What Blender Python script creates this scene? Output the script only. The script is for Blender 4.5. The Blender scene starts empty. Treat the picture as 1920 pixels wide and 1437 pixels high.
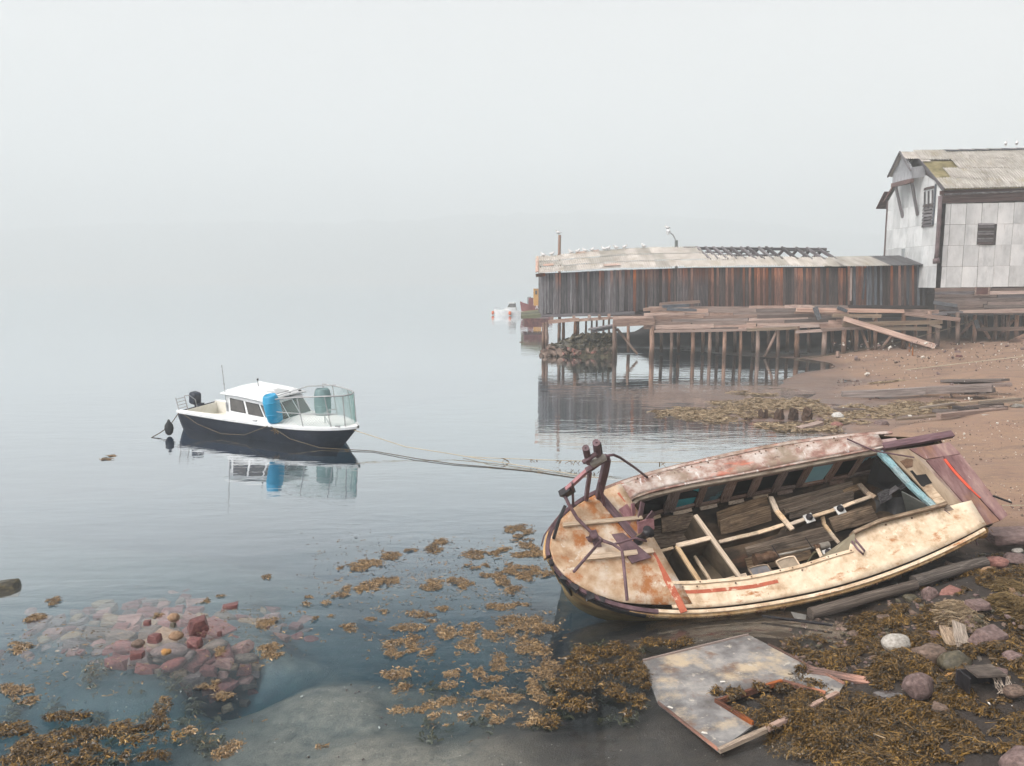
import bpy, bmesh, math, random
import numpy as np
from mathutils import Vector, Matrix, Euler, noise as mnoise

random.seed(7)
rng = np.random.default_rng(11)
sc = bpy.context.scene
COL = sc.collection
PI = math.pi

# ------------------------------------------------------------------ camera
F, HOR, CX, CY, HC = 1478.0, 525.0, 960.0, 718.5, 5.3      # focal length and horizon in photo pixels, eye height in metres
PITCH = math.atan((CY - HOR) / F)
cam_d = bpy.data.cameras.new('camera')
cam_d.sensor_width = 36.0
cam_d.lens = 36.0 * F / 1920.0
cam_d.clip_start = 0.1
cam_d.clip_end = 6000
cam = bpy.data.objects.new('camera', cam_d)
COL.objects.link(cam)
cam.location = (0, 0, HC)
cam.rotation_euler = (PI / 2 - PITCH, 0, 0)
sc.camera = cam

# ------------------------------------------------------------------ sky, sun, exposure
SUN_EL, SUN_AZ = math.radians(50), math.radians(-122)          # azimuth from +Y towards +X
w = bpy.data.worlds.new('World')
sc.world = w
w.use_nodes = True
wn, wl = w.node_tree.nodes, w.node_tree.links
wn.clear()
sky = wn.new('ShaderNodeTexSky')
sky.sky_type = 'NISHITA'
sky.sun_disc = False
sky.sun_elevation = SUN_EL
sky.sun_rotation = SUN_AZ
sky.air_density = 1.0
sky.dust_density = 7.0
sky.ozone_density = 1.0
hs = wn.new('ShaderNodeHueSaturation')
hs.inputs['Saturation'].default_value = 0.03
bg = wn.new('ShaderNodeBackground')
bg.inputs['Strength'].default_value = 0.15
wo = wn.new('ShaderNodeOutputWorld')
wl.new(sky.outputs[0], hs.inputs['Color'])
tint = wn.new('ShaderNodeMix')
tint.data_type = 'RGBA'
tint.blend_type = 'MULTIPLY'
tint.inputs[0].default_value = 1.0
tint.inputs[7].default_value = (1.0, 0.955, 0.94, 1)
wl.new(hs.outputs[0], tint.inputs[6])
wl.new(tint.outputs[2], bg.inputs['Color'])
wl.new(bg.outputs[0], wo.inputs['Surface'])
sun_d = bpy.data.lights.new('sun', 'SUN')
sun_d.energy = 1.05
sun_d.angle = math.radians(22)
sun_d.color = (1.0, 0.93, 0.82)
sun = bpy.data.objects.new('sun', sun_d)
COL.objects.link(sun)
sd = Vector((math.sin(SUN_AZ) * math.cos(SUN_EL), math.cos(SUN_AZ) * math.cos(SUN_EL), math.sin(SUN_EL)))
sun.rotation_euler = (-sd).to_track_quat('-Z', 'Y').to_euler()
sun.location = sd * 60
vs = sc.view_settings
vs.view_transform = 'Standard'
vs.look = 'None'
vs.exposure = 0.80
vs.gamma = 1.0
vs.use_curve_mapping = False
sc.render.engine = 'CYCLES'
cy = sc.cycles
cy.use_denoising = True
cy.max_bounces = 8
cy.diffuse_bounces = 3
cy.glossy_bounces = 4
cy.transmission_bounces = 4
cy.transparent_max_bounces = 16
cy.volume_bounces = 2
cy.sample_clamp_indirect = 6.0

# ------------------------------------------------------------------ pixel helpers (used only to read real positions off the photograph)
_cp, _sp = math.cos(PITCH), math.sin(PITCH)
def ray(px, py):
    a, b = (px - CX) / F, (CY - py) / F
    return Vector((a, _cp + b * _sp, -_sp + b * _cp))
def G(px, py, z=0.0):
    "point of the height z seen at a pixel"
    r = ray(px, py)
    t = (z - HC) / r.z
    return Vector((r.x * t, r.y * t, z))
def Q(px, py, Y):
    "point of the distance Y seen at a pixel"
    r = ray(px, py)
    t = Y / r.y
    return Vector((r.x * t, Y, HC + r.z * t))
def lerp(a, b, t): return a + (b - a) * t
def curve(pts):
    xs, ys = zip(*pts)
    return lambda x: float(np.interp(x, xs, ys))

# ------------------------------------------------------------------ mesh builder
class MB:
    def __init__(s): s.v, s.f, s.m, s.mi = [], [], [], 0
    def mat(s, i): s.mi = i; return s
    def add(s, vs, fs):
        o = len(s.v)
        s.v += [tuple(v) for v in vs]
        s.f += [tuple(i + o for i in f) for f in fs]
        s.m += [s.mi] * len(fs)
        return s
    def box(s, c, size, M=None, jit=0.0):
        hx, hy, hz = size[0] / 2, size[1] / 2, size[2] / 2
        vs = [Vector((x, y, z)) for x in (-hx, hx) for y in (-hy, hy) for z in (-hz, hz)]
        if jit: vs = [v + Vector((random.uniform(-jit, jit) for _ in range(3))) for v in vs]
        if M is not None: vs = [M @ v for v in vs]
        c = Vector(c)
        return s.add([v + c for v in vs], [(0, 1, 3, 2), (4, 6, 7, 5), (0, 4, 5, 1), (2, 3, 7, 6), (0, 2, 6, 4), (1, 5, 7, 3)])
    def beam(s, a, b, wd, ht, up=(0, 0, 1), taper=1.0, jit=0.0):
        a, b = Vector(a), Vector(b)
        d = (b - a).normalized()
        up = Vector(up)
        if abs(d.dot(up)) > 0.98: up = Vector((0, 1, 0)) if abs(d.y) < .9 else Vector((1, 0, 0))
        r = d.cross(up).normalized()
        u = r.cross(d).normalized()
        vs = []
        for p, k in ((a, 1.0), (b, taper)):
            for i, j in ((-1, -1), (1, -1), (1, 1), (-1, 1)):
                q = p + r * (i * wd * k / 2) + u * (j * ht * k / 2)
                if jit: q += Vector((random.uniform(-jit, jit) for _ in range(3)))
                vs.append(q)
        return s.add(vs, [(3, 2, 1, 0), (4, 5, 6, 7), (0, 1, 5, 4), (1, 2, 6, 5), (2, 3, 7, 6), (3, 0, 4, 7)])
    def tube(s, pts, r, n=8, cap=True):
        pts = [Vector(p) for p in pts]
        rs = r if isinstance(r, (list, tuple)) else [r] * len(pts)
        prev = None
        vs, fs = [], []
        for i, p in enumerate(pts):
            d = (pts[min(i + 1, len(pts) - 1)] - pts[max(i - 1, 0)])
            if d.length < 1e-9: d = Vector((0, 0, 1))
            d.normalize()
            if prev is None:
                ref = Vector((0, 0, 1)) if abs(d.z) < .9 else Vector((1, 0, 0))
                u = d.cross(ref).normalized()
            else:
                u = (prev - d * prev.dot(d))
                u = u.normalized() if u.length > 1e-6 else d.orthogonal().normalized()
            prev = u
            q = d.cross(u)
            vs += [p + (u * math.cos(2 * PI * k / n) + q * math.sin(2 * PI * k / n)) * rs[i] for k in range(n)]
        for i in range(len(pts) - 1):
            for k in range(n):
                fs.append((i * n + k, i * n + (k + 1) % n, (i + 1) * n + (k + 1) % n, (i + 1) * n + k))
        if cap:
            fs.append(tuple(range(n - 1, -1, -1)))
            fs.append(tuple(range((len(pts) - 1) * n, len(pts) * n)))
        return s.add(vs, fs)
    def lathe(s, prof, n=16, M=None):
        "prof: list of (radius, z)"
        vs, fs = [], []
        for r, z in prof:
            vs += [Vector((r * math.cos(2 * PI * k / n), r * math.sin(2 * PI * k / n), z)) for k in range(n)]
        for i in range(len(prof) - 1):
            for k in range(n):
                fs.append((i * n + k, i * n + (k + 1) % n, (i + 1) * n + (k + 1) % n, (i + 1) * n + k))
        fs.append(tuple(range(n - 1, -1, -1)))
        fs.append(tuple(range((len(prof) - 1) * n, len(prof) * n)))
        if M is not None: vs = [M @ v for v in vs]
        return s.add(vs, fs)
    def grid(s, rows, close=False):
        "rows of points, all of one length"
        n = len(rows[0])
        vs = [p for r in rows for p in r]
        fs = []
        for i in range(len(rows) - 1):
            for k in range(n - (0 if close else 1)):
                fs.append((i * n + k, i * n + (k + 1) % n, (i + 1) * n + (k + 1) % n, (i + 1) * n + k))
        return s.add(vs, fs)
    def slab(s, poly, n, th):
        "polygon (planar points) given a thickness th along -n"
        poly = [Vector(p) for p in poly]
        n = Vector(n).normalized() * th
        k = len(poly)
        return s.add(poly + [p - n for p in poly], [tuple(range(k)), tuple(range(2 * k - 1, k - 1, -1))] + [(i, i + k, (i + 1) % k + k, (i + 1) % k) for i in range(k)])
    def build(s, name, mats, parent=None, loc=None, smooth=False, kind=None):
        me = bpy.data.meshes.new(name)
        me.from_pydata(s.v, [], s.f)
        if not isinstance(mats, (list, tuple)): mats = [mats]
        for m in mats: me.materials.append(m)
        if len(mats) > 1: me.polygons.foreach_set('material_index', s.m)
        if smooth: me.polygons.foreach_set('use_smooth', [True] * len(s.f))
        me.update()
        o = bpy.data.objects.new(name, me)
        COL.objects.link(o)
        if parent is not None: o.parent = parent
        if loc is not None: o.location = loc
        if kind: o['kind'] = kind
        return o

def tag(o, label=None, cat=None, group=None, kind=None):
    if label: o['label'] = label
    if cat: o['category'] = cat
    if group: o['group'] = group
    if kind: o['kind'] = kind
    return o
def empty(name, loc, label, cat, rot=None, group=None):
    o = bpy.data.objects.new(name, None)
    COL.objects.link(o)
    o.location = loc
    if rot is not None: o.rotation_euler = rot
    o.empty_display_size = 0.2
    return tag(o, label, cat, group)
def add_mod(o, t, **k):
    m = o.modifiers.new(t.lower(), t)
    for a, b in k.items(): setattr(m, a, b)
    return m
def share(o, parent=None, loc=None, rot=None, scale=None):
    "copy of one object sharing its mesh"
    c = o.copy()
    COL.objects.link(c)
    if parent is not None: c.parent = parent
    if loc is not None: c.location = loc
    if rot is not None: c.rotation_euler = rot
    if scale is not None: c.scale = scale
    return c
def copy_tree(o, parent=None):
    c = o.copy()
    COL.objects.link(c)
    if parent is not None: c.parent = parent
    for ch in list(o.children): copy_tree(ch, c)
    return c

# ------------------------------------------------------------------ materials
class NT:
    def __init__(s, name):
        s.m = bpy.data.materials.new(name)
        s.m.use_nodes = True
        s.n, s.l = s.m.node_tree.nodes, s.m.node_tree.links
        s.n.clear()
        s.out = s.n.new('ShaderNodeOutputMaterial')
    def new(s, t, **k):
        n = s.n.new(t)
        for a, b in k.items():
            if a.startswith('i_'):
                n.inputs[a[2:]].default_value = b
            else: setattr(n, a, b)
        return n
    def link(s, a, b): s.l.new(a, b)
    def math(s, op, a, b=None, clamp=False):
        n = s.n.new('ShaderNodeMath'); n.operation = op; n.use_clamp = clamp
        for i, x in enumerate((a, b)):
            if x is None: continue
            if isinstance(x, (int, float)): n.inputs[i].default_value = x
            else: s.l.new(x, n.inputs[i])
        return n.outputs[0]
    def mix(s, f, a, b, mode='MIX'):
        n = s.n.new('ShaderNodeMix'); n.data_type = 'RGBA'; n.blend_type = mode
        for i, x in ((0, f), (6, a), (7, b)):
            if isinstance(x, (int, float)): n.inputs[i].default_value = x
            elif isinstance(x, tuple): n.inputs[i].default_value = (*x[:3], 1)
            else: s.l.new(x, n.inputs[i])
        return n.outputs[2]
    def ramp(s, fac, stops, interp='LINEAR'):
        n = s.n.new('ShaderNodeValToRGB')
        cr = n.color_ramp
        cr.interpolation = interp
        while len(cr.elements) < len(stops): cr.elements.new(0.5)
        for e, (p, c) in zip(cr.elements, stops):
            e.position = p
            e.color = (c, c, c, 1) if isinstance(c, (int, float)) else (*c[:3], 1)
        s.l.new(fac, n.inputs[0])
        return n.outputs[0]
    def coords(s, scale=(1, 1, 1), rand=37.0, src='Object'):
        tc = s.n.new('ShaderNodeTexCoord')
        oi = s.n.new('ShaderNodeObjectInfo')
        v = tc.outputs[src]
        if rand:
            ad = s.n.new('ShaderNodeVectorMath'); ad.operation = 'ADD'
            s.l.new(v, ad.inputs[0])
            s.l.new(s.math('MULTIPLY', oi.outputs['Random'], rand), ad.inputs[1])
            v = ad.outputs[0]
        mp = s.n.new('ShaderNodeMapping')
        mp.inputs['Scale'].default_value = scale
        s.l.new(v, mp.inputs[0])
        return mp.outputs[0]
    def noise(s, vec, scale=1.0, detail=6.0, rough=0.6, dist=0.0):
        n = s.n.new('ShaderNodeTexNoise')
        n.inputs['Scale'].default_value = scale
        n.inputs['Detail'].default_value = detail
        n.inputs['Roughness'].default_value = rough
        n.inputs['Distortion'].default_value = dist
        if vec is not None: s.l.new(vec, n.inputs['Vector'])
        return n.outputs[0]
    def bump(s, h, strength=0.4, dist=0.01):
        b = s.n.new('ShaderNodeBump')
        b.inputs['Strength'].default_value = strength
        b.inputs['Distance'].default_value = dist
        s.l.new(h, b.inputs['Height'])
        return b.outputs[0]
    def bsdf(s, color, rough=0.8, spec=0.3, normal=None, metal=0.0, alpha=None):
        p = s.n.new('ShaderNodeBsdfPrincipled')
        for nm, x in (('Base Color', color), ('Roughness', rough), ('Specular IOR Level', spec), ('Metallic', metal)):
            if isinstance(x, tuple): p.inputs[nm].default_value = (*x[:3], 1)
            elif isinstance(x, (int, float)): p.inputs[nm].default_value = x
            else: s.l.new(x, p.inputs[nm])
        if normal is not None: s.l.new(normal, p.inputs['Normal'])
        s.l.new(p.outputs[0], s.out.inputs[0])
        return s.m

def surf(name, stops, scale=(1, 1, 1), ns=3.0, rough=0.85, spec=0.25, bump=0.4, bd=0.01, stains=(), rand=0.35, metal=0.0, hue=None, island=False, lo=0.32, hi=0.68):
    """streaky or blotchy painted / wooden / stone surface: noise ramp, value change from piece to piece, stain layers.
    stains: (colour, scale vec, noise scale, lo, hi)"""
    t = NT(name)
    c = t.coords(scale)
    n1 = t.noise(c, ns, 8, 0.65)
    fac = t.new('ShaderNodeMapRange')
    fac.inputs[1].default_value = lo
    fac.inputs[2].default_value = hi
    t.link(n1, fac.inputs[0])
    col = t.ramp(fac.outputs[0], stops)
    for sc_, svec, sns, slo, shi in stains:
        cc = t.coords(svec, rand=91.0)
        m = t.ramp(t.noise(cc, sns, 7, 0.68), [(slo, 0.0), (shi, 1.0)])
        col = t.mix(m, col, sc_)
    if rand or island:
        if island:
            rr = t.new('ShaderNodeNewGeometry').outputs['Random Per Island']
        else:
            rr = t.new('ShaderNodeObjectInfo').outputs['Random']
        h = t.new('ShaderNodeHueSaturation')
        t.link(t.math('ADD', t.math('MULTIPLY', rr, rand * 2), 1.0 - rand), h.inputs['Value'])
        if hue:
            r2 = t.math('FRACT', t.math('MULTIPLY', rr, 17.3))
            t.link(t.math('ADD', t.math('MULTIPLY', r2, hue * 2), 1.0 - hue), h.inputs['Saturation'])
        t.link(col, h.inputs['Color'])
        col = h.outputs[0]
    fine = t.noise(c, ns * 5, 5, 0.6)
    nm = t.bump(t.math('ADD', n1, t.math('MULTIPLY', fine, 0.5)), bump, bd)
    return t.bsdf(col, rough, spec, nm, metal)
# ------------------------------------------------------------------ ground, water, hills, haze
CTRL = [  # photo pixel and height of the bed or beach read there
 (1480,662,0),(1590,714,0),(1625,745,.05),(1570,764,0),(1900,640,1.0),(1750,655,.62),(1650,700,.3),(1900,700,.8),(1750,720,.42),(1900,780,.6),
 (1750,800,.35),(1640,800,.12),(1560,838,-.01),(1700,850,.2),(1900,900,.55),(1900,980,.5),(1830,1010,.38),(1480,1150,-.05),(1700,1080,.14),
 (1850,1040,.35),(1900,1100,.45),(1900,1250,.38),(1700,1250,.16),(1560,1270,.03),(1600,1340,.05),(1900,1420,.3),(1720,1420,.12),(1580,1420,-.03),
 (1420,1430,-.12),(1250,1420,-.22),(1400,1300,-.10),(1250,1250,-.2),(1480,1220,-.03),(1350,1180,-.2),(1000,1425,-.27),(700,1425,-.33),(500,1430,-.42),(1150,1200,-.3),(1100,1320,-.5),
 (820,1330,-.55),(900,1300,-1.1),(620,1320,-.38),(560,1380,-.45),(620,1210,-.75),(400,1350,-1.2),(300,1330,-1.3),(100,1400,-.8),(340,1185,-.2),(250,1215,-.26),(430,1180,-.3),
 (300,1270,-.4),(150,1200,-.55),(440,1125,-.5),(540,1160,-.8),(300,1110,-.7),(30,1230,-1.1),(800,1180,-1.2),(960,1180,-.8),(1000,1060,-1.1),(700,1060,-1.6),
 (450,1010,-2.4),(950,960,-1.7),(1200,850,-1.2),(1400,850,-.5),(650,800,-4.5),(100,920,-4.5),(900,700,-4.5),(300,600,-6),(700,560,-6),(1000,690,-2.5),(1180,690,-1.0),
 (1300,720,-.4),(1400,690,-.25),(1230,780,-.08),(1350,782,.02),(1450,778,.06),(1510,772,.08),(1420,748,-.08),(1400,818,-.2),(1545,815,-.03),(1480,812,-.12),
]
cp_xy, cp_z = [], []
for px, py, z in CTRL:
    p = G(px, py, z)
    cp_xy.append((p.x / max(p.y, 1), math.log(p.y))); cp_z.append(z)
for x, y, z in [(3, 60, -.7), (8, 60, -.3), (14, 60, .0), (20, 60, .45), (2, 64, -1.5), (4, 68, -2), (7, 70, -1.0), (-4, 75, -4), (2, 76, -3), (5, 78, -3), (8, 90, -3), (12, 110, -3), (20, 120, -2), (9, 66, .9), (14, 67, 2.3), (20, 67, 2.6), (28, 67, 2.8), (40, 64, 2.6), (40, 56, 1.2),
                (60, 50, 1.5), (60, 35, 1.2), (40, 25, 1.2), (25, 12, 1.0), (16, 6, .8), (9, 4, .6), (4, 3, .3), (0, 2, 0.2), (-4, 3, -.4), (-10, 4, -1), (-20, 6, -2), (2, 90, -4), (60, 100, 3), (120, 60, 4), (300, 50, 8), (25, 80, 1.5), (32, 110, 0),
                (100, 300, -2), (0, 300, -6), (-100, 300, -6), (40, 180, -2), (300, 300, 3)]:
    cp_xy.append((x / max(y, 1), math.log(y))); cp_z.append(z)
cp_xy, cp_z = np.array(cp_xy), np.array(cp_z)
def ground_z(x, y):
    x, y = np.atleast_1d(np.asarray(x, float)), np.atleast_1d(np.asarray(y, float))
    yy = np.maximum(y, 2.0)
    u = np.stack([x / yy, np.log(yy)], -1)
    out = np.empty(len(x))
    for i in range(0, len(x), 20000):
        d2 = (u[i:i + 20000, None, 0] - cp_xy[None, :, 0]) ** 2 + 1.6 * (u[i:i + 20000, None, 1] - cp_xy[None, :, 1]) ** 2
        wgt = 1.0 / (d2 + 2e-4) ** 2
        out[i:i + 20000] = (wgt * cp_z).sum(1) / wgt.sum(1)
    return out
def vnoise(x, y, s, seed=0):
    "cheap smooth value noise, vectorised"
    r = np.random.default_rng(seed).random((64, 64))
    a, b = x / s, y / s
    i, j = np.floor(a).astype(int), np.floor(b).astype(int)
    fa, fb = a - i, b - j
    fa, fb = fa * fa * (3 - 2 * fa), fb * fb * (3 - 2 * fb)
    g = lambda p, q: r[p % 64, q % 64]
    return (g(i, j) * (1 - fa) + g(i + 1, j) * fa) * (1 - fb) + (g(i, j + 1) * (1 - fa) + g(i + 1, j + 1) * fa) * fb - 0.5
def gz(x, y):
    x, y = np.atleast_1d(np.asarray(x, float)), np.atleast_1d(np.asarray(y, float))
    near = np.clip(1.6 - y / 40, .45, 1)
    return ground_z(x, y) + near * (0.05 * vnoise(x, y, 2.3, 4) + 0.05 * vnoise(x, y, .9, 1) + 0.03 * vnoise(x, y, .35, 2) + 0.012 * vnoise(x, y, .12, 3))
def ground_at(x, y): return float(gz([x], [y])[0])

def axis(segs):
    out = []
    for a, b, n in segs: out += list(np.linspace(a, b, n, endpoint=False))
    return np.array(out + [segs[-1][1]])
gx = axis([(-2200, -60, 14), (-60, -14, 40), (-14, 14, 330), (14, 50, 90), (50, 2200, 16)])
gy = axis([(-40, 4, 20), (4, 18, 200), (18, 40, 120), (40, 75, 90), (75, 2250, 24)])
XX, YY = np.meshgrid(gx, gy)
ZZ = gz(XX.ravel(), YY.ravel())
me = bpy.data.meshes.new('ground')
nx, ny = len(gx), len(gy)
idx = np.arange(nx * ny).reshape(ny, nx)
quads = np.stack([idx[:-1, :-1], idx[:-1, 1:], idx[1:, 1:], idx[1:, :-1]], -1).reshape(-1, 4)
me.from_pydata(np.stack([XX.ravel(), YY.ravel(), ZZ], -1).tolist(), [], quads.tolist())
me.polygons.foreach_set('use_smooth', [True] * len(quads))
ground = bpy.data.objects.new('ground', me)
COL.objects.link(ground)
ground['kind'] = 'structure'

def ground_mat():
    t = NT('wet_sand_and_mud')
    g = t.new('ShaderNodeNewGeometry')
    pos = g.outputs['Position']
    sep = t.new('ShaderNodeSeparateXYZ'); t.link(pos, sep.inputs[0])
    n1 = t.noise(pos, 0.55, 8, 0.6)
    n2 = t.noise(pos, 5.0, 8, 0.7)
    n3 = t.noise(pos, 40.0, 4, 0.7)
    sand = t.ramp(n1, [(.3, (.25, .153, .105)), (.5, (.305, .19, .122)), (.7, (.33, .213, .13))])
    sand = t.mix(t.ramp(n2, [(.35, .0), (.75, .5)]), sand, (.16, .11, .10))
    mps = t.new('ShaderNodeMapping'); mps.inputs['Scale'].default_value = (.35, 1.3, 1); mps.inputs['Rotation'].default_value = (0, 0, .12); t.link(pos, mps.inputs[0])
    lines = t.noise(mps.outputs[0], 1.1, 9, .72, .6)
    sand = t.mix(t.ramp(lines, [(.52, 0), (.62, .55), (.70, .1)]), sand, (.13, .085, .07))
    sand = t.mix(t.ramp(t.noise(pos, 16, 6, .75), [(.56, 0), (.68, .6)]), sand, (.10, .07, .06))
    # wet, darker and greyer sand at the water's edge, grey silt below the water
    wet = t.ramp(t.math('ADD', t.math('MULTIPLY', sep.outputs[2], 1.6), t.math('MULTIPLY', n1, 0.35)), [(.16, 1.0), (.55, 0.0)])
    sand = t.mix(t.math('MULTIPLY', wet, 0.75), sand, (.115, .078, .07))
    bed = t.ramp(n2, [(.3, (.115, .098, .078)), (.5, (.20, .172, .138)), (.72, (.285, .245, .195))])
    under = t.ramp(t.math('ADD', sep.outputs[2], t.math('MULTIPLY', n1, .06)), [(0.0, 1.0), (.04, 0.0)])
    mr = t.new('ShaderNodeMapRange'); mr.inputs[1].default_value = -.12; mr.inputs[2].default_value = .02
    mr.inputs[3].default_value = 1; mr.inputs[4].default_value = 0
    t.link(sep.outputs[2], mr.inputs[0])
    far = t.new('ShaderNodeMapRange'); far.inputs[1].default_value = 15.0; far.inputs[2].default_value = 18.0
    t.link(sep.outputs[1], far.inputs[0])
    bed = t.mix(far.outputs[0], bed, t.ramp(n2, [(.3, (.10, .068, .056)), (.7, (.17, .118, .095))]))
    deep = t.new('ShaderNodeMapRange'); deep.inputs[1].default_value = -.72; deep.inputs[2].default_value = -.30
    deep.inputs[3].default_value = 1; deep.inputs[4].default_value = 0
    t.link(t.math('ADD', sep.outputs[2], t.math('MULTIPLY', t.math('SUBTRACT', n2, .5), .35)), deep.inputs[0])
    lf = t.new('ShaderNodeMapRange'); lf.inputs[1].default_value = -4.3; lf.inputs[2].default_value = -2.5
    lf.inputs[3].default_value = 1; lf.inputs[4].default_value = 0
    t.link(t.math('ADD', sep.outputs[0], t.math('MULTIPLY', t.math('SUBTRACT', n1, .5), 1.6)), lf.inputs[0])
    bk = t.new('ShaderNodeMapRange'); bk.inputs[1].default_value = 9.9; bk.inputs[2].default_value = 12.3
    t.link(t.math('ADD', sep.outputs[1], t.math('MULTIPLY', t.math('SUBTRACT', n1, .5), 2.0)), bk.inputs[0])
    rt = t.new('ShaderNodeMapRange'); rt.inputs[1].default_value = 1.0; rt.inputs[2].default_value = 3.0
    rt.inputs[3].default_value = 1; rt.inputs[4].default_value = 0
    t.link(sep.outputs[0], rt.inputs[0])
    dk = t.math('MULTIPLY', t.math('MAXIMUM', lf.outputs[0], bk.outputs[0]), rt.outputs[0])
    bed = t.mix(t.math('MAXIMUM', deep.outputs[0], dk), bed, t.ramp(n2, [(.3, (.008, .036, .050)), (.7, (.036, .074, .078))]))
    col = t.mix(mr.outputs[0], sand, bed)
    # dark muddy shingle at foreground right, plus the wreck's shade painted on the bed
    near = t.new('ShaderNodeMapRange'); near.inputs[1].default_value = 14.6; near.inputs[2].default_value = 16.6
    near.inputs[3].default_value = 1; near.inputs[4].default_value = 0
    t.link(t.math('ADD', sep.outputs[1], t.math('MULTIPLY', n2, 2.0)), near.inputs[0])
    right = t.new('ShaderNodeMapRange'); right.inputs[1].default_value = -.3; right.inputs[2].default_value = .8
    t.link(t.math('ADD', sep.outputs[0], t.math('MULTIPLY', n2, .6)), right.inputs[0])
    mud_shade = t.ramp(n2, [(.3, (.010, .008, .007)), (.55, (.026, .020, .016)), (.75, (.06, .045, .034))])
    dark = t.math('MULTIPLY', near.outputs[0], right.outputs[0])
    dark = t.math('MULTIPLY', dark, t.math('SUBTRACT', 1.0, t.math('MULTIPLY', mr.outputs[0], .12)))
    col = t.mix(dark, col, mud_shade)
    # earth bank under the sheds, darkened to paint in the shade beneath them
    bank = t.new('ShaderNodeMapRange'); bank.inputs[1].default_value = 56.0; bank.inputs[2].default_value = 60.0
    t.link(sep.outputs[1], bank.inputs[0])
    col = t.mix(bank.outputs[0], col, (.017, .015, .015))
    # broken shell and grit
    vo = t.new('ShaderNodeTexVoronoi'); vo.inputs['Scale'].default_value = 9.0; t.link(pos, vo.inputs['Vector'])
    spk = t.math('LESS_THAN', vo.outputs['Distance'], 0.10)
    spk = t.math('MULTIPLY', spk, t.math('GREATER_THAN', vo.outputs['Color'], .55))
    col = t.mix(t.math('MULTIPLY', spk, .5), col, (.55, .48, .42))
    col = t.mix(t.ramp(n3, [(.35, .35), (.6, 0.0)]), col, (.06, .045, .04))
    rr = t.new('ShaderNodeMapRange'); rr.inputs[3].default_value = .9; rr.inputs[4].default_value = .28
    t.link(wet, rr.inputs[0])
    nm = t.bump(t.math('ADD', n2, t.math('MULTIPLY', n3, .4)), .5, .03)
    return t.bsdf(col, rr.outputs[0], .4, nm)
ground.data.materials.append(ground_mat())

def water_mat():
    t = NT('sea_water')
    g = t.new('ShaderNodeNewGeometry')
    pos = g.outputs['Position']
    mp = t.new('ShaderNodeMapping'); mp.inputs['Scale'].default_value = (.55, 1.5, 1); t.link(pos, mp.inputs[0])
    mp2 = t.new('ShaderNodeMapping'); mp2.inputs['Scale'].default_value = (.10, .22, 1); t.link(pos, mp2.inputs[0])
    calm = t.ramp(t.noise(mp2.outputs[0], 1.0, 3, .5), [(.38, .12), (.66, 1.0)])
    h = t.math('MULTIPLY', t.noise(mp.outputs[0], 2.6, 3, .5, .4), calm)
    h = t.math('ADD', h, t.math('MULTIPLY', t.noise(mp.outputs[0], .7, 2, .5), 1.3))
    nm = t.bump(h, .14, .06)
    lw = t.new('ShaderNodeLayerWeight'); lw.inputs['Blend'].default_value = .5
    t.link(nm, lw.inputs['Normal'])
    frn = t.ramp(lw.outputs['Facing'], [(0, .02), (.42, .02), (.53, .032), (.585, .10), (.64, .26), (.70, .48), (.77, .66), (.90, .90), (1, 1)])
    gl = t.new('ShaderNodeBsdfGlossy'); gl.inputs['Roughness'].default_value = .015
    gl.inputs['Color'].default_value = (.97, .99, 1, 1)
    t.link(nm, gl.inputs['Normal'])
    tr = t.new('ShaderNodeBsdfTransparent')
    ms = t.new('ShaderNodeMixShader')
    t.link(frn, ms.inputs[0]); t.link(tr.outputs[0], ms.inputs[1]); t.link(gl.outputs[0], ms.inputs[2])
    t.link(ms.outputs[0], t.out.inputs['Surface'])
    ab = t.new('ShaderNodeVolumeAbsorption'); ab.inputs['Color'].default_value = (.30, .66, .80, 1); ab.inputs['Density'].default_value = .36
    sca = t.new('ShaderNodeVolumeScatter'); sca.inputs['Color'].default_value = (.20, .50, .85, 1); sca.inputs['Density'].default_value = .014
    ad = t.new('ShaderNodeAddShader')
    t.link(ab.outputs[0], ad.inputs[0]); t.link(sca.outputs[0], ad.inputs[1])
    t.link(ad.outputs[0], t.out.inputs['Volume'])
    return t.m
wb = MB().box((0, 1105, -4.0), (4380, 2280, 8.0))
water = wb.build('water', water_mat(), kind='structure')

# far hills across the bay, almost lost in the fog
def hills():
    xs = np.linspace(-2150, 2150, 150)
    rows = []
    for k, (y, f) in enumerate(((1500, 0), (1560, .22), (1650, .5), (1760, .8), (1880, 1.0), (1990, .85), (2180, .3))):
        row = []
        for x in xs:
            top = 150 + 18 * math.sin(x / 620 + .6) + 8 * math.sin(x / 197) - 60 * max(0, (x - 100) / 900) - 20 * max(0, (-x - 700) / 800)
            top += 7 * mnoise.noise((x / 45, k * 3.1, 0))
            row.append((x, y + 20 * math.sin(x / 150), -2 + top * f + (6 * mnoise.noise((x / 30, y / 30, 5)) if 0 < f else 0)))
        rows.append(row)
    return MB().grid(rows)
hl = hills().build('hills', surf('hill_heath', [(0, (.03, .045, .035)), (1, (.07, .08, .055))], ns=.02, rand=0, bump=0), kind='structure', smooth=True)

t = NT('fog')
pv = t.new('ShaderNodeVolumePrincipled')
pv.inputs['Color'].default_value = (.915, .971, .993, 1)
pv.inputs['Density'].default_value = 0.0018
pv.inputs['Anisotropy'].default_value = 0.0
t.link(pv.outputs[0], t.out.inputs['Volume'])
haze = MB().box((0, 1100, 165.0), (4500, 2340, 350.0)).build('haze', t.m, kind='stuff')
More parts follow.
